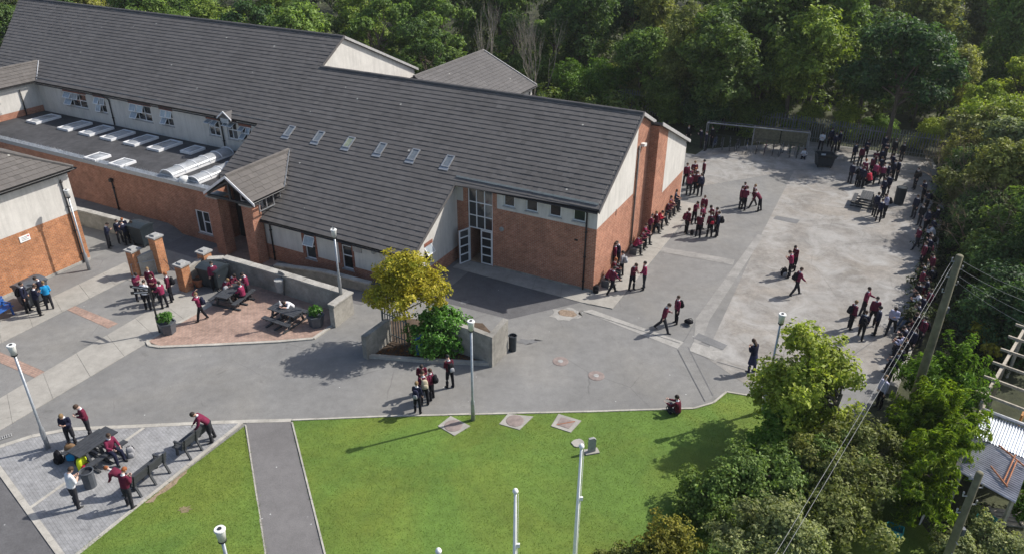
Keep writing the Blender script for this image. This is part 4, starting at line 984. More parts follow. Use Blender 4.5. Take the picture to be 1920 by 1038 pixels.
def bike_proto():
    r = bpy.data.objects.new('bicycle', None); COL.objects.link(r)
    me_t = None
    for x in (-.52, .52):
        m = MB(); n = 20; ring = [(math.cos(2 * math.pi * k / n) * .32, math.sin(2 * math.pi * k / n) * .32 + .34) for k in range(n + 1)]
        m.tube([(x + a, 0, b) for a, b in ring], .024, 5, cap=False); w = m.build('wheel', M['black_plastic'], r, local=True)
        m = MB()
        for k in range(8): q = math.pi * k / 8; m.tube([(x + math.cos(q) * .3, 0, .34 + math.sin(q) * .3), (x - math.cos(q) * .3, 0, .34 - math.sin(q) * .3)], .004, 3)
        m.build('spokes', M['galv'], w, local=True)
    m = MB()
    for a, b in (((-.52, 0, .34), (-.1, 0, .3)), ((-.1, 0, .3), (-.22, 0, .82)), ((-.52, 0, .34), (-.2, 0, .74)), ((-.2, 0, .76), (.36, 0, .8)), ((-.1, 0, .3), (.38, 0, .72)), ((.35, 0, .9), (.52, 0, .34))): m.tube([a, b], .02, 6)
    m.build('frame', M['bike_paint'], r, local=True)
    m = MB(); m.tube([(.28, -.28, .98), (.36, -.2, .97), (.35, 0, .95), (.36, .2, .97), (.28, .28, .98)], .014, 6); m.build('handlebar', M['black_plastic'], r, local=True)
    m = MB(); m.prism([(-.38, -.08, .86), (-.38, .08, .86), (-.12, .025, .86), (-.12, -.025, .86)], Z * .05); m.build('saddle', M['black_plastic'], r, local=True)
    m = MB(); m.lathe(Vector((-.1, -.03, .3)), [(.09, 0), (.09, .012)], 12, axis=Vector((0, 1, 0))); m.tube([(-.1, .08, .3), (.02, .08, .18)], .012); m.tube([(-.1, -.08, .3), (-.22, -.08, .42)], .012); m.build('crankset', M['galv'], r, local=True)
    return r
M['bike_paint'] = plain('bike_paint', (.05, .06, .075), .35, var=.3)
paints = {'black': (.02, .02, .022), 'dark green': (.03, .08, .035), 'grey': (.16, .17, .18), 'dark blue': (.02, .04, .13), 'red': (.22, .02, .02)}
bk = bike_proto(); spots = [.10, .17, .25, .33, .42, .52, .60, .68, .76, .84, .92]
names = ['dark blue', 'black', 'grey', 'black', 'dark blue', 'black', 'red', 'black', 'grey', 'dark green', 'dark green']
ordn = ['leftmost', 'second', 'third', 'fourth', 'fifth', 'sixth', 'seventh', 'eighth', 'ninth', 'tenth', 'rightmost']
for i, (t, nm) in enumerate(zip(spots, names)):
    o = bk if i == 0 else copy_tree(bk)
    p = sh0 + (sh2 - sh0) * t + nsh * .55; o.location = (p.x, p.y, 0.008); o.rotation_euler = (random.uniform(-.06, .06), 0, math.atan2(nsh.y, nsh.x) + random.uniform(-.25, .25))
    fr = [c for c in o.children if c.name.startswith('frame')][0]
    if nm not in M: M[nm] = plain('bike_' + nm.replace(' ', '_'), paints[nm], .35)
    fr.material_slots[0].link = 'OBJECT'; fr.material_slots[0].material = M[nm]
    tag(o, f'{nm} bicycle parked under the shelter, {ordn[i]}' + (' from left' if 0 < i < 10 else ' in the row'), 'bicycle', 'bicycles under the shelter')

# ------------------------------------------------------------------ lamps, flagpoles, fingerpost
def lamp(p, label, h=4.74, z=0.0):
    r = thing('lamp_post', (p.x, p.y, z), label, 'lamp post', 'lamp posts with white lanterns'); H = h - z
    m = MB(); m.lathe((0, 0, -.05), [(.085, 0), (.085, 1.0), (.052, 1.1), (.045, H - .48)], 12); m.build('column', M['galv'], r, local=True, smooth=True)
    m = MB(); m.lathe((0, 0, H - .54), [(.045, 0), (.11, .06), (.11, .1)], 12); m.build('collar', M['black_metal'], r, local=True)
    m = MB(); m.lathe((0, 0, H - .44), [(.10, 0), (.125, .3), (.13, .34)], 16); m.build('lantern', M['lamp_white'], r, local=True, smooth=True)
    m = MB(); m.lathe((0, 0, H - .10), [(.145, 0), (.15, .03), (.135, .06)], 16); c = m.build('lantern_cap', M['lamp_white'], r, local=True)
    m = MB(); m.lathe((0, 0, H - .04), [(.055, 0), (.05, .025)], 10); m.build('photocell', M['black_plastic'], c, local=True)
    m = MB(); m.box((0, -.088, .5), .09, .012, .4); m.build('access_door', M['galv'], r, local=True)
lamp(G(91, 840), 'grey lamp post standing on the grey block paving at left'); lamp(G(167.5, 506), 'grey lamp post standing against the orange brick wing')
lamp(GT(639, 551, 1.25), 'thin pale lamp post rising from the courtyard wall corner', h=4.74, z=1.2)
lamp(G(887, 788), 'grey lamp post on the lawn edge in the middle'); lamp(GT(1468, 586, 4.74), 'lamp post half hidden by the light green tree')
lamp(GT(411, 988, 4.74), 'lamp post at bottom left with only its white lantern visible')
def flagpole(px, py, h, label):
    p = GT(px, py, h); r = thing('flagpole', (p.x, p.y, 0), label, 'flagpole', 'white flagpoles on the lawn')
    m = MB(); m.lathe((0, 0, 0), [(.06, 0), (.055, h * .5), (.035, h - .08)], 10); m.build('pole', M['white_paint'], r, local=True, smooth=True)
    m = MB(); m.lathe((0, 0, h - .12), [(.01, 0), (.055, .03), (.075, .085), (.055, .14), (.01, .17)], 12); m.build('finial', M['white_paint'], r, local=True, smooth=True)
    m = MB(); m.tube([(.07, 0, h - .12), (.075, 0, 1.2)], .006, 4); m.build('halyard', M['white_paint'], r, local=True)
    m = MB(); m.box((.08, 0, h - 1.9), .09, .05, .12); m.build('cleat', M['white_paint'], r, local=True)
flagpole(1090.5, 834, 6.5, 'tallest white flagpole standing nearest the small stone'); flagpole(966.5, 918, 6.5, 'white flagpole in the middle of the three on the lawn'); flagpole(822, 1030, 6.5, 'white flagpole showing only its ball top at bottom edge')
p = G(301, 624); r = thing('fingerpost', (p.x, p.y, 0), 'black signpost with finger boards beside the round planter', 'signpost')
m = MB(); m.lathe((0, 0, 0), [(.07, 0), (.07, .9), (.045, .95), (.04, 2.5)], 10); m.build('post', M['black_metal'], r, local=True)
for z, a, L in ((2.32, 2.9, 1.0), (2.05, 2.55, .95), (2.18, 3.3, .8)):
    d = Vector((math.cos(a), math.sin(a), 0)); s = Z.cross(d); m = MB(); m.slab(d * .04 + Z * z - s * .012, d * L, s * .024, Z * .14); b = m.build('finger_board', M['black_metal'], r, local=True)
    m = MB(); m.slab(d * .1 + Z * (z + .05) - s * .014, d * (L - .2), s * .028, Z * .035); m.build('lettering', M['white_paint'], b, local=True)

# ------------------------------------------------------------------ picnic tables and benches
TABLES = []
def picnic(q, label, z=.75, zb=0.0):
    c = [GT(q[i], q[i + 1], z + zb) for i in (0, 2, 4, 6)]; ctr = sum(c, Vector((0, 0, 0))) / 4
    e1 = ((c[1] - c[0]) + (c[2] - c[3])) / 2; e2 = ((c[3] - c[0]) + (c[2] - c[1])) / 2
    if e1.length < e2.length: e1, e2 = e2, e1
    d = e1.normalized(); d.z = 0; rz = math.atan2(d.y, d.x); L = min(2.1, max(1.6, e1.length)); W = .72
    r = thing('picnic_table', (ctr.x, ctr.y, zb), label, 'picnic table', 'dark picnic tables', rz); TABLES.append(r)
    for i in range(5): m = MB(); m.box((0, -W / 2 + (i + .5) * W / 5, z - .045), L, W / 5 - .012, .045); m.build('tabletop_plank', M['recycled'], r, local=True)
    for s in (-1, 1):
        for k in range(2): m = MB(); m.box((0, s * (.62 + .13 * k), .42), L, .12, .045); m.build('seat_plank', M['recycled'], r, local=True)
    for x in (-L / 2 + .28, 0, L / 2 - .28):
        for s in (-1, 1):
            m = MB(); m.slab((x - .045, s * .30, z - .05), Vector((.09, 0, 0)), Vector((0, .09, 0)), Vector((0, s * .22, -(z - .05)))); m.build('leg', M['recycled'], r, local=True)
        m = MB(); m.box((x, 0, .345), .08, 1.6, .07); m.build('seat_beam', M['recycled'], r, local=True)
        m = MB(); m.box((x, 0, 0.0), .09, 1.7, .07); m.build('ground_skid', M['recycled'], r, local=True)
    return r
t1 = picnic((405, 555, 421, 559, 461, 530, 445, 526), 'dark picnic table with pupils sitting near the large lidded bin', zb=.05)
t2 = picnic((504, 575, 552, 593, 567, 582, 517, 567.5), 'dark picnic table with one person slumped beside the planter', zb=.05)
t3 = picnic((197, 802, 214, 809, 150, 851, 131, 845), 'dark picnic table on the grey block paving', zb=.026)
t4 = picnic((1617.5, 360, 1638, 361, 1634, 372, 1613, 370), 'picnic table in the far yard beside the crowd', zb=.01)
def bench(p0, p1, label, facing, mat, group='park benches'):
    d = (p1 - p0); L = d.length; d.normalize(); f = Z.cross(d)
    if f.dot(facing) < 0: d = -d; p0, p1 = p1, p0; f = Z.cross(d)
    c = (p0 + p1) / 2 + f * .35; r = thing('park_bench', (c.x, c.y, .03), label, 'bench', group, math.atan2(d.y, d.x)); L -= .05   # local x along, y to the front
    for i in range(4): m = MB(); m.box((0, .28 - i * .125, .42), L, .11, .04); m.build('seat_slat', mat, r, local=True)
    for i in range(3): m = MB(); m.box((0, -.2 - i * .035, .50 + i * .135), L, .035, .115); m.build('back_slat', mat, r, local=True)
    for x in (-L / 2 + .12, 0, L / 2 - .12):
        m = MB(); m.slab((x - .035, .24, 0), Vector((.07, 0, 0)), Vector((0, .08, 0)), Vector((0, -.06, .42))); m.build('leg', mat, r, local=True)
        m = MB(); m.slab((x - .035, -.42, 0), Vector((.07, 0, 0)), Vector((0, .08, 0)), Vector((0, .22, .5))); m.build('leg', mat, r, local=True)
        m = MB(); m.slab((x - .035, -.235, .42), Vector((.07, 0, 0)), Vector((0, .05, 0)), Vector((0, -.1, .5))); m.build('back_post', mat, r, local=True)
    for x in (-L / 2 + .12, L / 2 - .12):
        m = MB(); m.box((x, .05, .62), .07, .5, .045); m.build('armrest', mat, r, local=True); m = MB(); m.box((x, .26, .46), .06, .06, .16); m.build('arm_post', mat, r, local=True)
    return r
bench(G(352, 866), G(404, 822), 'black slatted bench nearer the path with pupil leaning on it', Vector((-1, .6, 0)), M['recycled'])
bench(G(258, 936), G(324, 882), 'black slatted bench nearer the corner, two red-haired pupils beside it', Vector((-1, .6, 0)), M['recycled'])
bench(GT(12, 583, 0), GT(-55, 621, 0), 'bright blue slatted bench at the left edge', Vector((.6, -1, 0)), M['blue_paint'], None)
def wallbench(v0, v1, k):
    c = B(-.42, (v0 + v1) / 2); r = thing('wall_bench', (c.x, c.y, .045), ['grey bench against the gable wall, nearest the front corner', 'grey bench against the gable wall before the step in the brickwork', 'grey bench against the gable wall just past the brick step', 'grey bench against the gable wall, farthest from the front corner'][k], 'bench', 'grey benches along the gable', math.atan2(V.y, V.x)); L = v1 - v0
    for i in range(3): m = MB(); m.box((0, -.16 + i * .15, .41), L, .135, .04); m.build('seat_slat', M['bin_grey'], r, local=True)
    for x in (-L / 2 + .15, L / 2 - .15):
        m = MB(); m.box((x, 0, 0), .08, .42, .41); m.build('leg', M['bin_grey'], r, local=True)
wallbench(.5, 2.7, 0); wallbench(4.9, 7.1, 1); wallbench(8.3, 10.3, 2); wallbench(10.7, 13.2, 3)

# ------------------------------------------------------------------ bins, pots, planters, stones
def wheelbin(p, rz, label, mat, w=1.3, d=.95, h=1.25, opened=False, z=0.0, group='large wheeled bins'):
    r = thing('wheeled_bin', (p.x, p.y, z), label, 'bin', group, rz)
    m = MB(); q = [(-.5, -.5), (.5, -.5), (.5, .5), (-.5, .5)]; b = [(x * w * .84, y * d * .8, .14) for x, y in q]; t = [(x * w, y * d, h - .12) for x, y in q]
    m.add(b + t, [(3, 2, 1, 0), (0, 1, 5, 4), (1, 2, 6, 5), (2, 3, 7, 6), (3, 0, 4, 7)] + ([] if opened else [(4, 5, 6, 7)])); m.build('body', mat, r, local=True)
    m = MB(); m.box((0, -d / 2, h - .18), w + .06, .06, .06); m.box((0, d / 2, h - .18), w + .06, .06, .06); m.box((-w / 2, 0, h - .18), .06, d - .06, .06); m.box((w / 2, 0, h - .18), .06, d - .06, .06); m.build('rim', mat, r, local=True)
    m = MB(); n = 6; prof = [(-d / 2 - .05 + (d + .1) * k / n, .0 + .13 * math.sin(math.pi * k / n)) for k in range(n + 1)]
    pf = [(-w / 2 - .03, y, h - .11 + zz) for y, zz in prof] + [(-w / 2 - .03, d / 2 + .05, h - .15), (-w / 2 - .03, -d / 2 - .05, h - .15)]
    if not opened:
        m.prism(pf, Vector((w + .06, 0, 0))); ld = m.build('lid', mat, r, local=True)
        for x in (-w * .3, w * .3): m = MB(); m.box((x, -d / 2 - .07, h - .1), .2, .05, .03); m.build('lid_handle', M['black_plastic'], ld, local=True)
    else:
        m.slab((-w / 2, d / 2 + .05, h - .3), Vector((w, 0, 0)), Vector((0, .05, 0)), Vector((0, .3, .3))); m.build('lid', mat, r, local=True)
        m = MB(); m.box((0, -d * .46, .62), .32, .06, .2); m.build('label_plate', M['white_paint'], r, local=True)
    for x in (-w * .36, w * .36):
        for y in (-d * .32, d * .32): m = MB(); m.lathe(Vector((x - .03, y, .08)), [(.08, 0), (.08, .06)], 10, axis=Vector((1, 0, 0))); m.build('wheel', M['black_plastic'], r, local=True)
ub = math.atan2(U.y, U.x)
wheelbin(G(405, 536), ub + .1, 'large dark lidded bin beside the gate pier and picnic table', M['bin_dark'], z=.05); wheelbin(G(271, 458), ub, 'tall black bin where navy-clad pupils gather', M['bin_dark'], w=1.1, d=.9, h=1.4)
wheelbin(G(66, 566), ub - 1.5, 'grey lidded bin against the orange brick wing', M['bin_grey'], w=1.25)
wheelbin(G(1543, 312), ub + .35, 'open dark dumpster with white label in the far yard', M['bin_dark'], w=1.3, d=1.0, h=1.12, opened=True)
def roundbin(p, h, rr, label, mat, z=0.0, open_=True):
    r = thing('litter_bin', (p.x, p.y, z), label, 'bin'); m = MB(); n = 20; vs = []
    for k in range(n):
        a = 2 * math.pi * k / n; q = rr * (1.0 if k % 2 else .965)
        vs += [(math.cos(a) * q * .92, math.sin(a) * q * .92, 0), (math.cos(a) * q, math.sin(a) * q, h)]
    m.add(vs, [(2 * k, 2 * ((k + 1) % n), 2 * ((k + 1) % n) + 1, 2 * k + 1) for k in range(n)]); m.build('body', mat, r, local=True)
    m = MB(); m.lathe((0, 0, h - .1 if open_ else h), [(rr * .8, 0), (rr * .8, .01)], 18); m.build('liner' if open_ else 'top', M['black_plastic'] if open_ else mat, r, local=True)
    m = MB(); ring = [(math.cos(2 * math.pi * k / 18) * rr, math.sin(2 * math.pi * k / 18) * rr, h) for k in range(19)]; m.tube(ring, .022, 5, cap=False); m.build('rim', mat, r, local=True)
    return r
roundbin(G(171, 911), .70, .225, 'round black open litter bin between bench and picnic table', M['bin_grey'], z=.026); roundbin(G(1684, 382), 1.15, .34, 'tall round black bin in the far yard near the hedge', M['bin_dark'], open_=False)
roundbin(G(961, 656), .8, .19, 'small black bin against the concrete wall end', M['bin_dark'])
p = GT(524, 534, .75); r = thing('wall_bin', (p.x, p.y, .05), 'grey hanging litter bin with raised lid on courtyard wall', 'bin')
m = MB(); m.lathe((0, 0, .35), [(.17, 0), (.23, .62), (.24, .66)], 14); m.build('bucket', M['stone'], r, local=True)
m = MB(); m.lathe((0, 0, .96), [(.2, 0), (.2, .012)], 14); m.build('liner', M['black_plastic'], r, local=True)
nn = (V * .9 + Z * .45).normalized(); m = MB(); m.lathe(V * .26 + Z * 1.2, [(.23, 0), (.23, .03), (.15, .06)], 14, axis=nn); m.build('lid', M['stone'], r, local=True)
m = MB(); m.tube([V * .22, V * .22 + Z * 1.2], .03); m.build('bracket_post', M['bin_grey'], r, local=True)
p = G(788, 664); r = thing('blue_bin', (p.x, p.y, .03), 'narrow blue bin half hidden in the bright shrub', 'bin')
m = MB(); m.box((0, 0, 0), .3, .3, .85, taper=1.08); m.build('body', M['blue_paint'], r, local=True); m = MB(); m.box((0, 0, .852), .36, .36, .12, taper=.8); m.build('hood', M['blue_paint'], r, local=True); m = MB(); m.box((0, -.165, .66), .2, .02, .1); m.build('slot', M['black_plastic'], r, local=True)
def pot(px, py, label, s=1.0):
    p = G(px, py); r = thing('flower_pot', (p.x, p.y, 0.03), label, 'pot'); m = MB(); m.lathe((0, 0, 0), [(.17 * s, 0), (.27 * s, .36 * s), (.31 * s, .36 * s), (.31 * s, .46 * s), (.26 * s, .46 * s), (.25 * s, .40 * s)], 18); m.build('pot', M['terracotta'], r, local=True)
    m = MB(); m.lathe((0, 0, .4 * s), [(.25 * s, 0), (.25 * s, .01)], 16); m.build('soil', M['soil'], r, local=True)
pot(374, 537, 'terracotta flower pot between gate pier and large bin'); pot(358, 541, 'small terracotta pot against the brick gate pier', .8)
PLANTERS = []
for px, py, lab in ((317, 624, 'hexagonal grey planter with bright shrub beside the fingerpost'), (594, 611, 'hexagonal grey planter with bright shrub beside the wall end')):
    p = G(px, py); r = thing('planter', (p.x, p.y, .05), lab, 'planter', 'grey hexagonal planters', .3); m = MB(); m.lathe((0, 0, 0), [(.33, 0), (.40, .52), (.43, .52), (.43, .6), (.37, .6), (.36, .54)], 6); m.build('box', M['bin_grey'], r, local=True)
    m = MB(); m.lathe((0, 0, .53), [(.37, 0), (.37, .01)], 6); m.build('soil', M['soil'], r, local=True); PLANTERS.append(r)
p = G(1109, 848); r = thing('memorial_stone', (p.x, p.y, .03), 'small upright grey stone with plinth on the lawn', 'stone', rz=.25)
m = MB(); m.prism([(-.14, -.05, .06), (.14, -.05, .06), (.14, -.05, .62), (.06, -.05, .7), (-.14, -.05, .68)], Vector((0, .1, 0))); m.build('slab', M['stone'], r, local=True); m = MB(); m.box((0, 0, 0), .55, .3, .06); m.build('plinth', M['concrete'], r, local=True)
m = MB(); m.prism([x + Z * .03 for x in blob(1084, 832, .26, .24, 14, .12, 31)], Z * .05); tag(m.build('stone_disc', M['concrete']), 'flat pale round stone in the lawn beside upright stone', 'stone')
# cup on the table
w2 = Vector(t2.location); m = MB(); p = GT(525, 570, .82); m.lathe((p.x, p.y, .803), [(.035, 0), (.045, .15), (.03, .19), (.02, .22)], 10); tag(m.build('bottle', M['white_paint']), 'white bottle standing on the patio picnic table', 'bottle')
# bags
def bag_mesh(m, c=Vector((0, 0, 0)), w=.30, d=.18, h=.44, mi=0, lean=0.0):
    n = 10; rings = [(.0, .86, .9), (.06, 1.0, 1.0), (.55, 1.0, 1.0), (.85, .82, .8), (.98, .5, .45)]; vs = []
    for t, a, b in rings:
        for k in range(n):
            q = 2 * math.pi * k / n; x = math.copysign(abs(math.cos(q)) ** .6, math.cos(q)); y = math.copysign(abs(math.sin(q)) ** .6, math.sin(q)); vs.append(c + Vector((x * w / 2 * a, y * d / 2 * b - lean * t, t * h)))
    fs = [(i * n + k, i * n + (k + 1) % n, (i + 1) * n + (k + 1) % n, (i + 1) * n + k) for i in range(len(rings) - 1) for k in range(n)] + [tuple(range(n - 1, -1, -1)), tuple(range((len(rings) - 1) * n, len(rings) * n))]
    m.add(vs, fs, mi)
CL = {}
def cloth(name, c, var=.2): CL[name] = plain('cloth_' + name, c, .9, var=var, scale=5, spec=.15, bmp=.15); return CL[name]
for n_, c_ in dict(maroon=(.115, .016, .036), bright=(.21, .024, .066), navy=(.014, .016, .035), white=(.62, .62, .64), lilac=(.42, .42, .55), blue=(.02, .26, .52), black=(.012, .012, .015), trousers=(.013, .013, .017), grey=(.28, .28, .29), yellow=(.62, .70, .03), brown=(.16, .10, .055), beige=(.42, .36, .26), red=(.35, .02, .04), cyan=(.05, .35, .36), dress=(.025, .03, .07), denim=(.09, .13, .2)).items(): cloth(n_, c_)
def ground_bag(px, py, rz, label, main, front=None, z=0.02, s=1.0, lay=False):
    p = G(px, py); r = thing('school_bag', (p.x, p.y, z), label, 'bag', rz=rz, scale=s)
    if lay: r.rotation_euler = (math.radians(78), 0, rz); r.location.z = z + .1
    m = MB(); bag_mesh(m); m.build('body', CL[main], r, local=True, smooth=True)
    m = MB(); bag_mesh(m, Vector((0, -.1, .02)), .23, .1, .22); m.build('pocket', CL[front or main], r, local=True, smooth=True)
    m = MB(); m.tube([(0, .02, .41), (.04, .02, .48), (-.04, .02, .48), (0, .02, .41)], .012, 5); m.tube([(-.09, .08, .4), (-.12, .15, .25), (-.1, .09, .05)], .018, 5); m.tube([(.09, .08, .4), (.12, .15, .25), (.1, .09, .05)], .018, 5); m.build('straps', CL['black'], r, local=True)
ground_bag(247, 855, .4, 'grey and black backpack on paving beside seated pupil', 'grey', 'grey'); ground_bag(113, 866, -.4, 'black rucksack propped at the picnic table end', 'black', s=1.15)
ground_bag(138, 858, .2, 'tall brown and blue bag beside the picnic table end', 'brown', 'blue', s=1.5); ground_bag(159, 880, 1.0, 'yellow and orange hi-vis bag on the paving by the bin', 'yellow', 'red', s=1.35)
ground_bag(1286, 604, .5, 'dark rucksack lying on the asphalt beside standing pupil', 'black', 'grey', lay=True); ground_bag(1256, 771, 1.2, 'dark blue bag on the lawn edge beside seated pupil', 'navy', 'white')
ground_bag(1469, 517, .2, 'dark rucksack at the feet of pupil in the yard', 'black', 'grey', s=1.1); ground_bag(1117, 549, .1, 'black rucksack at the front corner of the gable wall', 'black'); ground_bag(1297, 440, .0, 'small black bag on ground within yard group', 'black', s=.7)
ground_bag(428, 566, .9, 'grey bag on the patio picnic table bench end', 'grey', z=.5)
ground_bag(1158, 521, .6, 'blue sports bag below the gable wall bench', 'blue', s=.8); ground_bag(1196, 459, .6, 'dark bag on the slabs below the gable downpipe', 'black', s=.9)
# ------------------------------------------------------------------ people
SKINS = [plain('skin_light', (.50, .31, .235), .6, var=.08), plain('skin_tan', (.42, .25, .18), .6, var=.08), plain('skin_pale', (.56, .38, .31), .6, var=.08)]
HAIRS = {'dark brown': (.022, .014, .010), 'brown': (.05, .028, .016), 'fair': (.19, .12, .055), 'ginger': (.24, .075, .02), 'black': (.009, .008, .008)}
HAIRM = {k: plain('hair_' + k.replace(' ', '_'), v, .7, var=.3, scale=30, bmp=.3) for k, v in HAIRS.items()}
M['shoe'] = plain('black_shoes', (.012, .012, .013), .45)
M['eye'] = plain('eye_dark', (.02, .016, .014), .3); M['mouth'] = plain('mouth', (.30, .10, .09), .6)
def rad(a): return math.radians(a)
def skeleton(ps):
    """ps: hip height, lean, legs [(thigh pitch, out, knee)], arms [(pitch, out, elbow, inward)], head pitch/yaw; faces +Y, metres for a 1.68 m figure"""
    J = {}; hip = Vector((0, ps.get('hy', 0), ps['hip'])); J['hip'] = hip; le = rad(ps.get('lean', 3))
    sp = Vector((0, math.sin(le), math.cos(le))); fr = Vector((0, math.cos(le), -math.sin(le)))
    J['waist'] = hip + sp * .16; J['chest'] = hip + sp * .36; J['neck'] = hip + sp * .52; J['sp'] = sp; J['fr'] = fr
    hp = le * .5 + rad(ps.get('head', 8)); hd = Vector((0, math.sin(hp), math.cos(hp))); J['hd'] = hd
    J['head'] = J['neck'] + hd * .175; J['hyaw'] = rad(ps.get('yaw', 0))
    for s, k in ((-1, 0), (1, 1)):
        t, o, kn = ps['legs'][k]; o = rad(o); t = rad(t); kn = rad(kn)
        h = hip + Vector((s * .09, 0, -.03)); d = Vector((s * math.sin(o), math.sin(t), -math.cos(t))).normalized()
        k_ = h + d * .41; d2 = Vector((s * math.sin(o) * .3, math.sin(t - kn), -math.cos(t - kn))).normalized(); a_ = k_ + d2 * .41
        J['leg', s] = (h, k_, a_)
        u, ou, e, iw = ps['arms'][k]; u = rad(u); ou = rad(ou); e = rad(e); iw = rad(iw)
        sh = hip + sp * .485 + Vector((s * .175, 0, 0)); d = Vector((s * math.sin(ou), math.sin(u), -math.cos(u))).normalized(); el = sh + d * .27
        d2 = Vector((-s * math.sin(iw), math.sin(u + e) * math.cos(iw), -math.cos(u + e) * math.cos(iw))).normalized(); wr = el + d2 * .235
        J['arm', s] = (sh, el, wr, d2)
    if ps.get('ground', True):
        zmin = min(J['leg', s][2].z for s in (-1, 1)) - .075; sh = Vector((0, 0, -zmin))
        for k in list(J):
            if k in ('sp', 'fr', 'hd', 'hyaw'): continue
            J[k] = J[k] + sh if isinstance(J[k], Vector) else tuple((x + sh) if i < 3 else x for i, x in enumerate(J[k]))
    return J
def loft(m, rings, n=12):
    vs = []; fs = []
    for c, ax, ay in rings:
        for k in range(n): q = 2 * math.pi * k / n; vs.append(c + ax * math.cos(q) + ay * math.sin(q))
    for i in range(len(rings) - 1):
        for k in range(n): fs.append((i * n + k, i * n + (k + 1) % n, (i + 1) * n + (k + 1) % n, (i + 1) * n + k))
    fs += [tuple(range(n - 1, -1, -1)), tuple(range((len(rings) - 1) * n, len(rings) * n))]
    m.add(vs, fs)
def ellipsoid(m, c, ax, ay, az, n=14, k=10):
    rings = []
    for i in range(k + 1):
        t = math.pi * (i + .02) / (k + .04); rings.append((c - az * math.cos(t), ax * math.sin(t), ay * math.sin(t)))
    loft(m, rings, n)
def limb(m, pts, rs, n=10):
    P_ = []; R_ = []
    for i in range(len(pts) - 1):
        P_ += [pts[i] + (pts[i + 1] - pts[i]) * t for t in (0, .33, .66)]; R_ += [rs[i] + (rs[i + 1] - rs[i]) * t + bulge for t, bulge in ((0, 0), (.33, .006), (.66, .002))]
    P_.append(pts[-1]); R_.append(rs[-1]); d0 = (pts[1] - pts[0]).normalized(); d1 = (pts[-1] - pts[-2]).normalized()
    m.tube([P_[0] - d0 * rs[0] * .6] + P_ + [P_[-1] + d1 * rs[-1] * .5], [rs[0] * .6] + R_ + [rs[-1] * .6], n)
def hand(m, w, d, s, fr):
    """palm, four bent fingers of different length and a thumb from the side of the palm"""
    side = d.cross(fr)
    side = side.normalized() if side.length > .1 else Vector((s, 0, 0))
    nrm = side.cross(d).normalized(); p0 = w + d * .01
    loft(m, [(p0 + d * t, side * a, nrm * b) for t, a, b in ((0, .026, .02), (.04, .038, .017), (.085, .04, .014))], 8)
    for k, L in enumerate((.062, .075, .07, .054)):
        b = p0 + d * .08 + side * (-.03 + .02 * k); e = b + d * L * .55 - nrm * .006; f = e + (d * .6 - nrm * .8).normalized() * L * .5
        m.tube([b, e, f], [.0095, .009, .007], 5)
    b = p0 + d * .03 - side * .034; e = b + (d * .5 - side * .85).normalized() * .04; m.tube([b, e, e + (d * .9 - nrm * .3).normalized() * .035], [.012, .011, .008], 5)
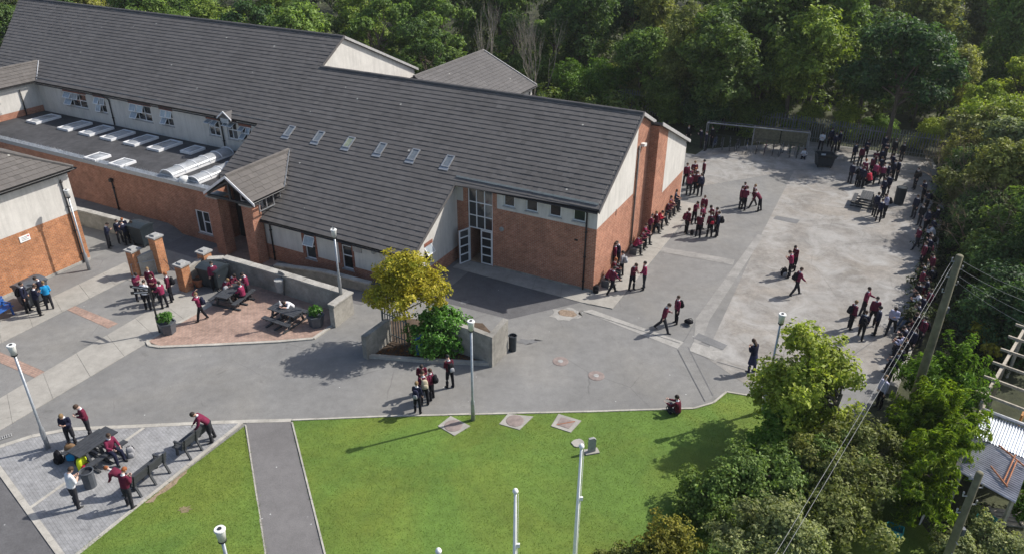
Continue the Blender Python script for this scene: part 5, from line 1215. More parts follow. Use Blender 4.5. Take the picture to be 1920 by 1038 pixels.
def body_mesh(name, ps, dress=False):
    J = skeleton(ps); m = MB(); X = Vector((1, 0, 0)); sp, fr = J['sp'], J['fr']
    h = J['hip']
    loft(m, [(h - sp * .08, X * .135, fr * .1), (h, X * .17, fr * .118), (h + sp * .05, X * .178, fr * .125), (h + sp * .16, X * .178, fr * .125), (h + sp * .34, X * .2, fr * .132), (h + sp * .44, X * .2, fr * .115), (h + sp * .50, X * .15, fr * .085), (h + sp * .54, X * .06, fr * .06)], 16)
    limb(m, [h + sp * .47, h + sp * .61], [.062, .052]); 
    hd = J['hd']; hx = Matrix.Rotation(J['hyaw'], 3, hd) @ X; hf = hx.cross(hd) * -1; hf = hd.cross(hx); c = J['head']
    ellipsoid(m, c + hd * .02, hx * .077, hf * .097, hd * .105); ellipsoid(m, c + hf * .03 - hd * .055, hx * .052, hf * .055, hd * .06, 10, 6)
    m.tube([c + hf * .09 + hd * .02, c + hf * .118 - hd * .018, c + hf * .09 - hd * .025], [.01, .016, .012], 6)
    for s in (-1, 1):
        ellipsoid(m, c + hx * s * .078 - hf * .005, hx * .014, hf * .022, hd * .032, 8, 6)
        a, k, f = J['leg', s]; limb(m, [a, k, f], [.098, .074, .060]); fd = Vector((s * .12, 1, 0)).normalized()
        if ps.get('toe'): fd = (fd + Vector((0, 0, -ps['toe'][(s + 1) // 2]))).normalized()
        loft(m, [(f - fd * .07 - Z * .035, X * .03, Z * .035), (f - fd * .04 - Z * .03, X * .042, Z * .045), (f + fd * .06 - Z * .045, X * .046, Z * .034), (f + fd * .14 - Z * .053, X * .044, Z * .024), (f + fd * .185 - Z * .058, X * .025, Z * .014)], 10)
        sh, el, wr, d2 = J['arm', s]; limb(m, [sh - X * s * .02, el, wr], [.07, .056, .042]); 
    if dress: loft(m, [(h + sp * .1, X * .17, fr * .12), (h - Z * .1, X * .2, fr * .16), (h - Z * .45, X * .24, fr * .2)], 14)
    o = bpy.data.objects.new('tmp', m.mesh('tmp', [])) if False else None
    me = bpy.data.meshes.new(name); me.from_pydata([tuple(v) for v in m.v], [], m.f)
    o = bpy.data.objects.new('tmp_body', me); COL.objects.link(o)
    rm = o.modifiers.new('r', 'REMESH'); rm.mode = 'VOXEL'; rm.voxel_size = .019; rm.use_smooth_shade = True
    sm = o.modifiers.new('s', 'SMOOTH'); sm.factor = .5; sm.iterations = 2
    dg = bpy.context.evaluated_depsgraph_get(); me2 = bpy.data.meshes.new_from_object(o.evaluated_get(dg)); me2.name = name
    bpy.data.objects.remove(o); bpy.data.meshes.remove(me)
    # hands, eyes and mouth
    nb = len(me2.polygons); hm = MB()
    for s in (-1, 1): sh, el, wr, d2 = J['arm', s]; hand(hm, wr, d2, s, fr)
    nh = len(hm.f)
    for s in (-1, 1): e = c + hx * s * .03 + hf * .088 + hd * .022; hm.box(e, .022, .012, .009, hx, hf, hd, 5)
    hm.box(c + hf * .085 - hd * .065, .04, .012, .008, hx, hf, hd, 6)
    bm = bmesh.new(); bm.from_mesh(me2); tmp = bpy.data.meshes.new('h'); tmp.from_pydata(hm.v, [], hm.f); bm.from_mesh(tmp); bpy.data.meshes.remove(tmp)
    # material zones from the nearest limb
    segs = []
    def seg(a, b, r, mi): segs.append((np.array(a), np.array(b), r, mi))
    seg(h + sp * .03, h + sp * .40, .15, 0); seg(h - sp * .10, h - sp * .02, .155, 1); seg(h + sp * .50, h + sp * .545, .075, 4); seg(h + sp * .58, c, .055, 2); seg(c, c + hd * .02, .1, 2)
    for s in (-1, 1):
        a, k, f = J['leg', s]; seg(a - Z * .08, k, .08, 1); seg(k, f, .056, 1); seg(f - Z * .04, f + Vector((0, .13, -.05)), .045, 3)
        sh, el, wr, d2 = J['arm', s]; seg(sh, el, .06, 0); seg(el, el + (wr - el) * .93, .045, 7 if ps.get('_short') else 0); seg(wr, wr + d2 * .05, .04, 2)
    bm.faces.ensure_lookup_table(); ctr = np.array([f.calc_center_median() for f in bm.faces]); best = np.full(len(ctr), 1e9); idx = np.zeros(len(ctr), int)
    for a, b, r, mi in segs:
        ab = b - a; t = np.clip(((ctr - a) @ ab) / max(ab @ ab, 1e-9), 0, 1); dd = np.linalg.norm(ctr - (a + t[:, None] * ab), axis=1) - r
        k = dd < best; best[k] = dd[k]; idx[k] = mi
    for i, f in enumerate(bm.faces):
        f.smooth = True
        f.material_index = int(idx[i]) if i < nb else (2 if i < nb + nh else hm.m[i - nb])
        if f.material_index == 7: f.material_index = 2
    me2.materials.clear()
    for mm in (CL['maroon'], CL['trousers'], SKINS[0], M['shoe'], CL['white'], M['eye'], M['mouth']): me2.materials.append(mm)
    bm.to_mesh(me2); bm.free()
    # hair shell and backpack for this pose
    hmb = MB(); rings = []; n = 14; k = 9
    cc = c + hd * .035 - hf * .012; vs = []; fs = []
    for i in range(k + 1):
        t = math.pi * .5 * i / k * 1.42; 
        for j in range(n):
            q = 2 * math.pi * j / n; front = math.cos(q)
            tt = t * (1 - .36 * max(0, front)) if not dress else t * (1 - .3 * max(0, front))
            wob = 1 + .05 * math.sin(7 * q + 3 * i)
            vs.append(cc + hf * (math.sin(tt) * math.cos(q) * .103 * wob) + hx * (math.sin(tt) * math.sin(q) * .086 * wob) + hd * (math.cos(tt) * .103 * wob))
    fs = [(i * n + j, i * n + (j + 1) % n, (i + 1) * n + (j + 1) % n, (i + 1) * n + j) for i in range(k) for j in range(n)]
    hmb.add(vs, fs)
    if dress: ellipsoid(hmb, c - hf * .06 - hd * .1, hx * .09, hf * .05, hd * .17, 10, 8)
    hair = hmb.mesh('hair', HAIRM['brown'], smooth=True)
    pm = MB(); o_ = h + sp * .07 - fr * .21; q = MB(); bag_mesh(q, Vector((0, 0, 0)), .30, .19, .42); R = Matrix((X, fr, sp)).transposed()
    pm.add([R @ Vector(v) + o_ for v in q.v], q.f, 0); q = MB(); bag_mesh(q, Vector((0, -.1, .03)), .22, .1, .2); pm.add([R @ Vector(v) + o_ for v in q.v], q.f, 1)
    for s in (-1, 1): pm.tube([h + sp * .42 + X * s * .09 - fr * .13, h + sp * .52 + X * s * .1 - fr * .02, h + sp * .45 + X * s * .11 + fr * .125, h + sp * .28 + X * s * .13 + fr * .125, h + sp * .15 + X * s * .16 - fr * .08], .022, 5, m=0)
    pack = pm.mesh('backpack', [CL['black'], CL['black']], smooth=True)
    return me2, hair, pack
A0 = (2, 6, 12, 0)
POSES = {
 'stand': dict(hip=.86, lean=2, legs=[(2, 4, 2), (-2, 4, 2)], arms=[(3, 8, 14, 0), (0, 8, 10, 0)], head=6),
 'stand_b': dict(hip=.86, lean=-2, legs=[(8, 7, 6), (-4, 3, 1)], arms=[(-8, 14, 60, 25), (-8, 14, 55, 25)], head=10, yaw=20),
 'phone': dict(hip=.86, lean=6, legs=[(3, 5, 3), (-3, 5, 2)], arms=[(4, 7, 108, 30), (4, 7, 112, 30)], head=34),
 'gesture': dict(hip=.86, lean=3, legs=[(5, 6, 4), (-5, 5, 2)], arms=[(22, 12, 62, 5), (3, 8, 22, 0)], head=4, yaw=-15),
 'crossed': dict(hip=.86, lean=0, legs=[(0, 9, 0), (0, 9, 0)], arms=[(12, 10, 85, 55), (12, 10, 82, 50)], head=5, yaw=-20),
 'walk': dict(hip=.86, lean=5, legs=[(24, 3, 6), (-16, 3, 14)], arms=[(-20, 8, 15, 0), (24, 8, 25, 0)], head=12, toe=(0, .5)),
 'walk_b': dict(hip=.86, lean=8, legs=[(-20, 3, 22), (22, 3, 4)], arms=[(2, 7, 100, 30), (-18, 8, 18, 0)], head=30, toe=(.6, 0)),
 'stride': dict(hip=.86, lean=3, legs=[(28, 10, 4), (-24, 8, 4)], arms=[(12, 10, 80, 20), (-10, 12, 25, 0)], head=5, toe=(0, .5)),
 'hands_head': dict(hip=.86, lean=4, legs=[(18, 3, 5), (-14, 3, 12)], arms=[(110, 35, 115, 0), (110, 35, 115, 0)], head=8),
 'bend': dict(hip=.86, lean=62, legs=[(4, 8, 2), (-10, 8, 3)], arms=[(6, 6, 30, 15), (10, 6, 34, 15)], head=30),
 'lean_fwd': dict(hip=.86, lean=38, legs=[(2, 7, 2), (-8, 7, 2)], arms=[(12, 8, 22, 8), (16, 8, 26, 8)], head=35),
 'sit': dict(hip=.55, lean=8, legs=[(84, 8, 82), (84, 8, 76)], arms=[(22, 8, 55, 15), (20, 8, 60, 15)], head=15, ground=False),
 'sit_phone': dict(hip=.55, lean=24, legs=[(86, 12, 90), (86, 12, 84)], arms=[(14, 8, 86, 26), (16, 8, 90, 28)], head=36, ground=False),
 'sit_back': dict(hip=.55, lean=-8, legs=[(84, 6, 60), (84, 6, 66)], arms=[(5, 10, 40, 10), (5, 10, 60, 20)], head=0, yaw=25, ground=False),
 'slump': dict(hip=.55, lean=44, legs=[(84, 8, 96), (84, 8, 92)], arms=[(66, 16, 42, 45), (66, 16, 42, 45)], head=40, ground=False, _short=True),
 'floor': dict(hip=.15, lean=10, legs=[(112, 6, 128), (104, 6, 120)], arms=[(50, 10, 45, 20), (52, 10, 48, 20)], head=12, ground=False),
}
BODY = {k: body_mesh('body_' + k, v) for k, v in POSES.items()}
BODY['dress'] = body_mesh('body_dress', POSES['phone'], dress=True)
BODY['short'] = body_mesh('body_short', dict(POSES['phone'], _short=True))
NPER = 0
cloth('maroon_b', (.15, .02, .05)); cloth('maroon_c', (.085, .013, .024)); cloth('charcoal', (.028, .028, .033))
def person(p, face, pose, top, label, group, hair='dark brown', pack=None, scale=.93, z=None, bottom='trousers', skin=None):
    global NPER
    me, hm, pk = BODY[pose]; o = bpy.data.objects.new('person', me); link(o); r = random.Random(NPER * 13 + 5); NPER += 1
    o.location = (p.x, p.y, (gz(p.x, p.y) + .012) if z is None else z); o.rotation_euler = (0, 0, face - math.pi / 2); o.scale = (scale * r.uniform(.96, 1.04), scale * r.uniform(.96, 1.04), scale)
    top_ = r.choice(('maroon', 'maroon', 'maroon_b', 'maroon_c')) if top == 'maroon' else top
    if bottom == 'trousers': bottom = r.choice(('trousers', 'trousers', 'black', 'charcoal'))
    for i, mm in ((0, CL[top_]), (1, CL[bottom]), (2, SKINS[skin if skin is not None else r.randrange(3)]), (4, CL['white'] if top in ('maroon', 'bright', 'navy', 'black') else CL[top])):
        o.material_slots[i].link = 'OBJECT'; o.material_slots[i].material = mm
    h = bpy.data.objects.new('hair', hm); link(h, o); h.material_slots[0].link = 'OBJECT'; h.material_slots[0].material = HAIRM[hair]
    if pack:
        b = bpy.data.objects.new('backpack', pk); link(b, o); pa, pb_ = (pack, pack) if isinstance(pack, str) else pack
        for i, c in ((0, pa), (1, pb_)): b.material_slots[i].link = 'OBJECT'; b.material_slots[i].material = CL[c]
    tag(o, label, 'person', group); return o
def face_to(p, q): d = q - p; return math.atan2(d.y, d.x)
def facepx(px, py, tx, ty): return face_to(G(px, py), G(tx, ty))
CNAME = dict(maroon='maroon jumper', bright='bright maroon jumper', navy='navy jumper', white='white shirt', lilac='pale lilac shirt', blue='bright blue shirt', black='black jacket', grey='grey top')
NUM = ['', 'first', 'second', 'third', 'fourth', 'fifth', 'sixth', 'seventh', 'eighth', 'ninth', 'tenth', 'eleventh', 'twelfth', 'thirteenth', 'fourteenth', 'fifteenth', 'sixteenth', 'seventeenth', 'eighteenth', 'nineteenth', 'twentieth', 'twenty-first', 'twenty-second', 'twenty-third', 'twenty-fourth', 'twenty-fifth', 'twenty-sixth', 'twenty-seventh', 'twenty-eighth', 'twenty-ninth', 'thirtieth', 'thirty-first', 'thirty-second', 'thirty-third']
def crowd(where, group, people, order='x', z=None):
    """people: (px, py, top, pose, face, hair, pack[, extra dict]); face = degrees, or None to look at the middle of the group"""
    ctr = sum((G(a[0], a[1]) for a in people), Vector((0, 0, 0))) / len(people)
    srt = sorted(people, key=(lambda a: a[0]) if order == 'x' else (lambda a: a[1])); n = len(people)
    for a in people:
        px, py, top, pose, face, hair, pack = a[:7]; ex = dict(a[7]) if len(a) > 7 else {}
        p = G(px, py, 0.0); f = face_to(p, ctr) + random.uniform(-.3, .3) if face is None else rad(face)
        verb = 'sitting' if pose.startswith('sit') or pose in ('floor', 'slump') else 'walking' if pose.startswith('walk') or pose in ('stride', 'hands_head') else 'bending' if pose in ('bend', 'lean_fwd') else 'standing'
        lab = ex.pop('label', None)
        if lab is None:
            i = srt.index(a) + 1
            rank = (f'{NUM[i]} from {"left" if order == "x" else "back"}' if n > 1 else '')
            lab = f'{verb} person in {CNAME[top]}, {rank} {where}'.replace('  ', ' ').strip()
        if z is not None and 'z' not in ex: ex['z'] = z
        person(p, f, pose, top, lab, group, hair, pack, scale=ex.pop('scale', random.uniform(.87, .97)), **ex)
D, K, F_, GI, BK = 'dark brown', 'brown', 'fair', 'ginger', 'black'
# forecourt on the left
crowd('by the grey bin', 'pupils by the grey bin', [(55, 585, 'navy', 'stand', None, D, 'black'), (76, 590, 'navy', 'phone', 60, K, None), (96, 579, 'blue', 'stand_b', 130, F_, None, dict(label='standing person in bright blue shirt by the grey bin')), (88, 570, 'navy', 'phone', 200, D, None)])
crowd('in the passage', 'pupils in the passage', [(207, 465, 'navy', 'phone', 20, D, None), (228, 456, 'navy', 'stand', None, D, 'black'), (241, 459, 'navy', 'phone', None, BK, None), (240, 450, 'navy', 'phone', None, GI, None, dict(label='ginger-haired person in navy jumper in the passage group')), (256, 458, 'navy', 'crossed', 180, D, None)])
crowd('by the fingerpost', 'pupils by the fingerpost', [(263, 562, 'maroon', 'phone', None, D, None), (279, 580, 'white', 'phone', 90, D, None, dict(label='standing person in white shirt beside the fingerpost')), (294, 565, 'maroon', 'phone', None, K, None), (288, 553, 'maroon', 'stand_b', -90, F_, None), (310, 577, 'bright', 'gesture', 160, D, None), (323, 565, 'maroon', 'stand', 200, GI, 'black')])
crowd('', 'single pupils', [(380, 602, 'bright', 'hands_head', 200, F_, 'navy', dict(label='person in pink-maroon jumper walking with hands raised to head'))], z=.06)
tb = Vector(t1.location); rz1 = t1.rotation_euler.z
def at_table(t, x, y): c, s = math.cos(t.rotation_euler.z), math.sin(t.rotation_euler.z); return Vector((t.location.x + c * x - s * y, t.location.y + s * x + c * y, 0))
def seat(t, px, py, pose, top, label, hair, out=False, pack=None, **k):
    q = G(px, py, .5) - Vector(t.location); c_, s_ = math.cos(t.rotation_euler.z), math.sin(t.rotation_euler.z)
    x = min(.75, max(-.75, q.x * c_ + q.y * s_)); y = math.copysign(.66, -q.x * s_ + q.y * c_)
    p = at_table(t, x, y); f = t.rotation_euler.z + (math.pi / 2 if y < 0 else -math.pi / 2) + (math.pi if out else 0)
    # the figure's seat rests on the plank
    return person(p, f, pose, top, label, 'pupils at the picnic tables', hair, pack, z=t.location.z + .02, **k)
seat(t1, 402, 540, 'sit_phone', 'maroon', 'person in maroon jumper at patio table end nearest the fingerpost', F_)
seat(t1, 427, 527, 'sit_phone', 'maroon', 'person in maroon jumper on far side of patio table', D)
seat(t1, 438, 552, 'sit', 'bright', 'person in maroon jumper on near side of patio table', K)
crowd('', 'pupils at the picnic tables', [(406, 545, 'maroon', 'stand', -60, D, None, dict(label='person in maroon jumper standing between large bin and patio table')), (468, 561, 'maroon', 'phone', 190, D, None, dict(label='person in maroon jumper standing at right end of patio table'))], z=.06)
seat(t2, 551, 574, 'slump', 'white', 'person in white shirt slumped on the second patio table', D, skin=0)
# block paving
crowd('', 'pupils on the block paving', [(171, 820, 'maroon', 'phone', 225, K, None, dict(label='person in maroon jumper standing behind the paving picnic table', scale=.97)), (138, 836, 'navy', 'phone', 280, F_, None, dict(label='person in navy coat standing at end of paving picnic table', scale=.96)),
   (147, 950, 'white', 'short', 60, K, None, dict(label='person in white shirt and tie standing beside the round bin', scale=.97)), (246, 950, 'maroon', 'phone', 70, GI, None, dict(label='ginger person in maroon jumper standing behind the corner bench', scale=.96)),
   (243, 925, 'maroon', 'bend', 175, GI, None, dict(label='ginger person in maroon jumper bending over beside corner bench')), (398, 826, 'maroon', 'lean_fwd', 205, D, None, dict(label='person in maroon jumper leaning on the bench near path', scale=.97))], z=.034)
seat(t3, 203, 840, 'sit', 'maroon', 'person in maroon jumper sitting outward on paving picnic bench', K, out=True, bottom='navy')
# middle of the road
crowd('in road group beside lawn', 'pupils in the road beside the lawn', [(784, 774, 'navy', 'gesture', 80, F_, ('navy', 'grey')), (797, 758, 'maroon', 'phone', 110, K, ('beige', 'beige')), (810, 748, 'maroon', 'stand', 170, K, 'black'), (793, 738, 'maroon', 'phone', -80, D, None), (844, 726, 'maroon', 'phone', 120, BK, ('black', 'grey'))])
crowd('', 'single pupils', [(1271, 777, 'maroon', 'floor', 150, D, None, dict(label='person in maroon jumper sitting on the lawn edge', z=.05))])
crowd('', 'single pupils', [(1242, 621, 'maroon', 'walk_b', -20, K, None, dict(label='person in maroon jumper walking head down in mid yard')), (1267, 606, 'maroon', 'stand', 195, K, 'black', dict(label='standing person with black backpack beside rucksack in mid yard')),
   (1478, 520, 'bright', 'phone', 160, K, None, dict(label='person in bright maroon jumper standing over a rucksack')), (1487, 507, 'maroon', 'phone', 200, D, None, dict(label='person in maroon jumper half hidden behind rucksack owner')), (1490, 553, 'maroon', 'walk', 5, K, 'black', dict(label='person in maroon jumper walking across the bright yard')),
   (1184, 543, 'maroon', 'phone', -50, K, None, dict(label='person in maroon jumper, left of pair near the gable')), (1206, 542, 'bright', 'gesture', 185, D, None, dict(label='person in maroon jumper, right of pair near the gable')), (1146, 551, 'maroon', 'walk', 20, BK, None, dict(label='person in maroon jumper walking past the gable corner', z=.05)),
   (1408, 697, 'navy', 'dress', 120, K, None, dict(label='woman in dark blue patterned dress beside the light tree', bottom='dress', scale=.97))])
# along the gable: sitting on the wall benches
gi = 0
GV = [(.85, 'sit_phone', 'bright', F_), (1.75, 'sit', 'maroon', GI), (5.2, 'sit_phone', 'bright', D), (6.1, 'sit_phone', 'maroon', D), (6.8, 'sit', 'bright', K), (8.6, 'sit', 'maroon', D), (9.25, 'sit_phone', 'red', D), (9.9, 'sit_back', 'maroon', K), (11.0, 'sit_phone', 'maroon', GI), (11.7, 'sit', 'maroon', D), (12.3, 'sit_back', 'navy', D), (12.9, 'sit', 'navy', D)]
CNAME['red'] = 'red top'
for i, (v, po_, c_, hh) in enumerate(GV):
    person(B(-.42, v), math.atan2(-U.y, -U.x) + random.uniform(-.3, .3), po_, c_, f'person in {CNAME[c_]} sitting along the gable, {NUM[i + 1]} from the front', 'pupils sitting along the gable', hh, z=.06)
crowd('beside first gable bench', 'pupils standing along the gable', [(1150, 505, 'maroon', 'stand', 0, K, None), (1158, 503, 'navy', 'phone', 190, BK, None), (1164, 519, 'grey', 'stand_b', 150, D, 'grey')], z=.06)
crowd('by the brick step', 'pupils standing along the gable', [(1215, 446, 'maroon', 'phone', 30, D, None), (1228, 440, 'maroon', 'stride', 200, F_, None)], z=.06)
crowd('by third gable bench', 'pupils standing along the gable', [(1257, 394, 'maroon', 'stand', 160, D, None), (1254, 382, 'maroon', 'phone', 250, GI, None)], z=.06)
crowd('in group by far gable corner', 'pupils by the far gable corner', [(1284, 348, 'maroon', 'stand', None, K, None), (1291, 353, 'maroon', 'phone', None, D, None), (1299, 343, 'maroon', 'stand_b', None, F_, None), (1303, 354, 'maroon', 'phone', None, GI, None), (1317, 340, 'maroon', 'stand', 180, BK, None), (1290, 367, 'maroon', 'phone', None, D, None), (1298, 363, 'maroon', 'stand', None, K, None), (1304, 364, 'maroon', 'phone', None, D, None), (1311, 368, 'navy', 'stand', None, K, 'navy')])
crowd('in group between gable and yard', 'pupils between gable and yard', [(1286, 438, 'maroon', 'stand', 20, K, 'maroon'), (1300, 420, 'maroon', 'phone', None, D, None), (1308, 445, 'maroon', 'phone', 60, D, None), (1317, 408, 'maroon', 'stand', None, K, None), (1313, 430, 'maroon', 'crossed', None, D, None), (1329, 445, 'maroon', 'stand', 90, K, ('black', 'red')), (1332, 430, 'maroon', 'phone', None, D, None), (1340, 434, 'maroon', 'stand', None, D, None), (1343, 444, 'navy', 'stand', 160, K, 'black')])
crowd('in far mid-yard group', 'pupils in the far mid yard', [(1386, 391, 'maroon', 'stand', None, D, None), (1393, 394, 'maroon', 'phone', None, K, None), (1391, 383, 'maroon', 'stand', None, D, None), (1411, 388, 'maroon', 'stride', 190, F_, None), (1422, 396, 'maroon', 'lean_fwd', 150, K, None)])
crowd('in group by lower hedge', 'pupils by the lower hedge', [(1592, 616, 'maroon', 'stand', 10, F_, 'black'), (1612, 634, 'navy', 'walk', 60, K, 'black'), (1616, 590, 'maroon', 'gesture', -40, D, None), (1632, 610, 'maroon', 'stand', 250, D, None), (1639, 627, 'navy', 'stand', 160, BK, None), (1668, 625, 'lilac', 'walk_b', 230, D, None, dict(label='walking person in pale blue shirt near the lower hedge'))])
# sitting and standing along the hedge wall
crowd('along the hedge wall', 'pupils along the hedge wall', [(1711, 409, 'navy', 'stand', 200, D, None), (1716, 466, 'maroon', 'stride', 190, D, None), (1724, 504, 'maroon', 'stand', 170, K, 'black'), (1719, 552, 'maroon', 'gesture', -20, BK, None), (1703, 612, 'maroon', 'sit_back', 190, D, None, dict(bottom='denim', label='person in denim trousers sitting against the hedge wall')), (1731, 438, 'navy', 'stand_b', 180, D, None), (1733, 398, 'navy', 'phone', 190, D, 'black'), (1722, 424, 'black', 'stand', 200, K, None), (1741, 452, 'navy', 'stand_b', 190, BK, None), (1738, 480, 'black', 'phone', 180, D, 'black'), (1733, 492, 'navy', 'stand', 200, K, None), (1740, 524, 'maroon', 'phone', 180, D, None), (1737, 548, 'black', 'stand', 190, K, 'black'), (1729, 570, 'navy', 'phone', 170, BK, None), (1713, 578, 'black', 'phone', 200, D, None), (1733, 592, 'maroon', 'stand', 190, K, 'black'), (1720, 604, 'navy', 'stand_b', 180, D, None), (1709, 640, 'black', 'phone', 200, K, None), (1721, 648, 'maroon', 'stand', 190, BK, 'black'), (1702, 668, 'navy', 'stand', 200, D, None), (1688, 688, 'black', 'phone', 190, K, None), (1676, 702, 'navy', 'stand', 210, D, 'black')], order='y')
def wallsit(t, top, pose, label, hair=D, off=-.05):
    a = [G(1772, 335), G(1756, 430), G(1740, 520), G(1722, 610), G(1672, 735)]; k = min(3, int(t)); p = a[k] + (a[k + 1] - a[k]) * (t - k); d = (a[k + 1] - a[k]).normalized(); nrm = Vector((d.y, -d.x, 0)); nrm = nrm if nrm.x < 0 else -nrm
    person(p + nrm * .12, math.atan2(nrm.y, nrm.x) + random.uniform(-.3, .3), pose, top, label, 'pupils sitting on the hedge wall', hair, z=.08)
wallsit(.95, 'navy', 'sit', 'person in navy sitting on hedge wall, first from back'); wallsit(1.35, 'white', 'sit_phone', 'person in white shirt sitting on hedge wall, nearest the back'); wallsit(1.75, 'maroon', 'sit', 'person in maroon sitting on hedge wall, third from back')
wallsit(2.2, 'navy', 'sit_phone', 'person in navy sitting on hedge wall, fourth from back'); wallsit(2.62, 'maroon', 'sit', 'person in maroon sitting on hedge wall, fifth from back'); wallsit(2.8, 'white', 'sit_phone', 'person in white shirt sitting bent forward on hedge wall middle')
wallsit(3.02, 'navy', 'sit', 'person in navy sitting on hedge wall, just past bent white shirt'); wallsit(3.22, 'maroon', 'sit_back', 'person in maroon sitting on hedge wall, eighth from back'); wallsit(3.42, 'navy', 'sit_phone', 'person in navy sitting on hedge wall beside the lilac shirt'); wallsit(3.55, 'lilac', 'sit_phone', 'person in lilac shirt sitting on hedge wall near its end')
wallsit(3.8, 'navy', 'sit', 'person in navy sitting at the near end of hedge wall'); crowd('', 'single pupils', [(1646, 764, 'lilac', 'stand', 200, F_, None, dict(label='person in lilac shirt in shade behind the light tree')), (1690, 655, 'navy', 'floor', 200, D, None, dict(label='person in navy sitting on the ground by hedge wall'))])
# far corner of the yard
crowd('', 'pupils near the dumpster', [(1507, 297, 'white', 'floor', 240, D, None, dict(label='person in white shirt sitting on ground beside the bikes', bottom='navy')), (1537, 283, 'white', 'phone', 250, D, None, dict(label='person in white shirt standing behind the dumpster'))])
crowd('behind the dumpster', 'pupils near the dumpster', [(1554, 276, 'navy', 'stand', None, D, None), (1562, 287, 'navy', 'stand_b', None, D, None), (1571, 282, 'navy', 'stand', None, K, None)])
crowd('in the far corner crowd', 'crowd in the far corner', [(1592, 344, 'navy', 'stand', 30, D, None), (1598, 305, 'navy', 'stand', None, D, None), (1605, 350, 'navy', 'phone', 20, D, 'black'), (1610, 312, 'maroon', 'stand', None, D, None), (1615, 340, 'maroon', 'stand', None, GI, None), (1613, 352, 'navy', 'stand', 40, D, None), (1620, 300, 'navy', 'phone', None, K, None), (1624, 348, 'bright', 'sit', None, D, None, dict(z=.0)), (1629, 352, 'red', 'sit_phone', 120, K, None, dict(z=.0)), (1634, 345, 'bright', 'lean_fwd', None, F_, None), (1630, 330, 'maroon', 'stand', None, D, None), (1636, 318, 'maroon', 'phone', None, D, None), (1641, 342, 'maroon', 'sit_phone', 100, GI, None, dict(z=0.0)), (1646, 332, 'navy', 'stand', None, F_, None), (1651, 347, 'maroon', 'lean_fwd', None, K, None), (1648, 316, 'navy', 'stand', None, D, None), (1655, 336, 'grey', 'sit', None, D, None, dict(z=0.0)), (1655, 303, 'navy', 'phone', None, D, None), (1660, 345, 'navy', 'stand', 170, D, None), (1668, 328, 'navy', 'phone', 190, K, None), (1671, 340, 'navy', 'stand', None, D, None), (1679, 339, 'navy', 'stand', 180, D, None), (1673, 297, 'black', 'stand', None, BK, None), (1688, 303, 'black', 'stand', None, D, None), (1654, 290, 'navy', 'stand', None, D, None)])
crowd('beside the far picnic table', 'pupils beside the far picnic table', [(1652, 374, 'navy', 'stride', 200, D, None), (1660, 368, 'navy', 'stand', 220, K, None)])
crowd('in trio by far picnic table', 'trio by the far picnic table', [(1637, 406, 'navy', 'stand', 20, D, None), (1645, 416, 'navy', 'phone', 60, BK, None), (1656, 408, 'lilac', 'phone', 180, K, 'black')])
crowd('by the yard edge', 'pupils by the yard edge', [(1713, 355, 'black', 'stand', 190, D, 'black'), (1727, 380, 'navy', 'phone', 180, K, None)])
crowd('left of bike shelter', 'pupils left of the bike shelter', [(1288, 270, 'black', 'stand', -70, F_, None), (1313, 278, 'navy', 'phone', 180, D, None), (1322, 283, 'navy', 'stand', 160, K, None), (1333, 274, 'black', 'stand', 200, D, None)])
# ------------------------------------------------------------------ vegetation
def unit(n, rng):
    v = rng.normal(size=(n, 3)); return v / np.linalg.norm(v, axis=1, keepdims=True)
def leaves_mesh(name, pos, nrm, size, mat, rng, aspect=.55, along=None, fold=.18):
    """one small folded leaf-like face pair per position"""
    n = len(pos); t = rng.normal(size=(n, 3)) if along is None else along + rng.normal(size=(n, 3)) * .35
    t -= nrm * (t * nrm).sum(1, keepdims=True); t /= np.linalg.norm(t, axis=1, keepdims=True) + 1e-9
    b = np.cross(nrm, t); L = (size * rng.uniform(.45, 1.45, n))[:, None]; W = L * aspect * .5
    v = np.empty((n, 4, 3)); v[:, 0] = pos - t * L * .5; v[:, 2] = pos + t * L * .5; v[:, 1] = pos + b * W + nrm * L * fold; v[:, 3] = pos - b * W + nrm * L * fold
    f = np.array([[0, 1, 2], [0, 2, 3]]); idx = (np.arange(n)[:, None, None] * 4 + f[None]).reshape(-1)
    me = bpy.data.meshes.new(name); me.vertices.add(4 * n); me.vertices.foreach_set('co', v.ravel())
    me.loops.add(6 * n); me.loops.foreach_set('vertex_index', idx.astype(np.int32))
    me.polygons.add(2 * n); me.polygons.foreach_set('loop_start', np.arange(0, 6 * n, 3, dtype=np.int32)); me.polygons.foreach_set('loop_total', np.full(2 * n, 3, np.int32))
    me.update(); me.materials.append(mat); return me
def cloud(blobs, n, rng, tufts=46, spread=.2, deep=.15, up=.5, plume=(.7, 1.24)):
    """leaf positions in uneven sprays over ellipsoid blobs (c, r)"""
    A = np.array([(b[3] * b[4] * b[5]) ** (2 / 3) for b in blobs]); A = A / A.sum(); P_, N_ = [], []
    for b, w in zip(blobs, A):
        c = np.array(b[:3]); r = np.array(b[3:]); k = int(n * w) + 1
        T = unit(tufts, rng); T[:, 2] += .2; T /= np.linalg.norm(T, axis=1, keepdims=True); R = rng.uniform(plume[0], plume[1], tufts); i = rng.integers(0, tufts, k)
        u = rng.random(k) ** 1.5; q = R[i] * (1 - .5 * u); lat = spread * (.45 + 1.3 * u)
        ins = rng.random(k) < deep; q[ins] *= rng.uniform(.4, .95, ins.sum())
        d = T[i] + rng.normal(size=(k, 3)) * lat[:, None]; d /= np.linalg.norm(d, axis=1, keepdims=True)
        P_.append(c + d * r * q[:, None]); m = d * .7 + rng.normal(size=(k, 3)) * .42; m[:, 2] += up; N_.append(m / np.linalg.norm(m, axis=1, keepdims=True))
    return np.concatenate(P_), np.concatenate(N_)
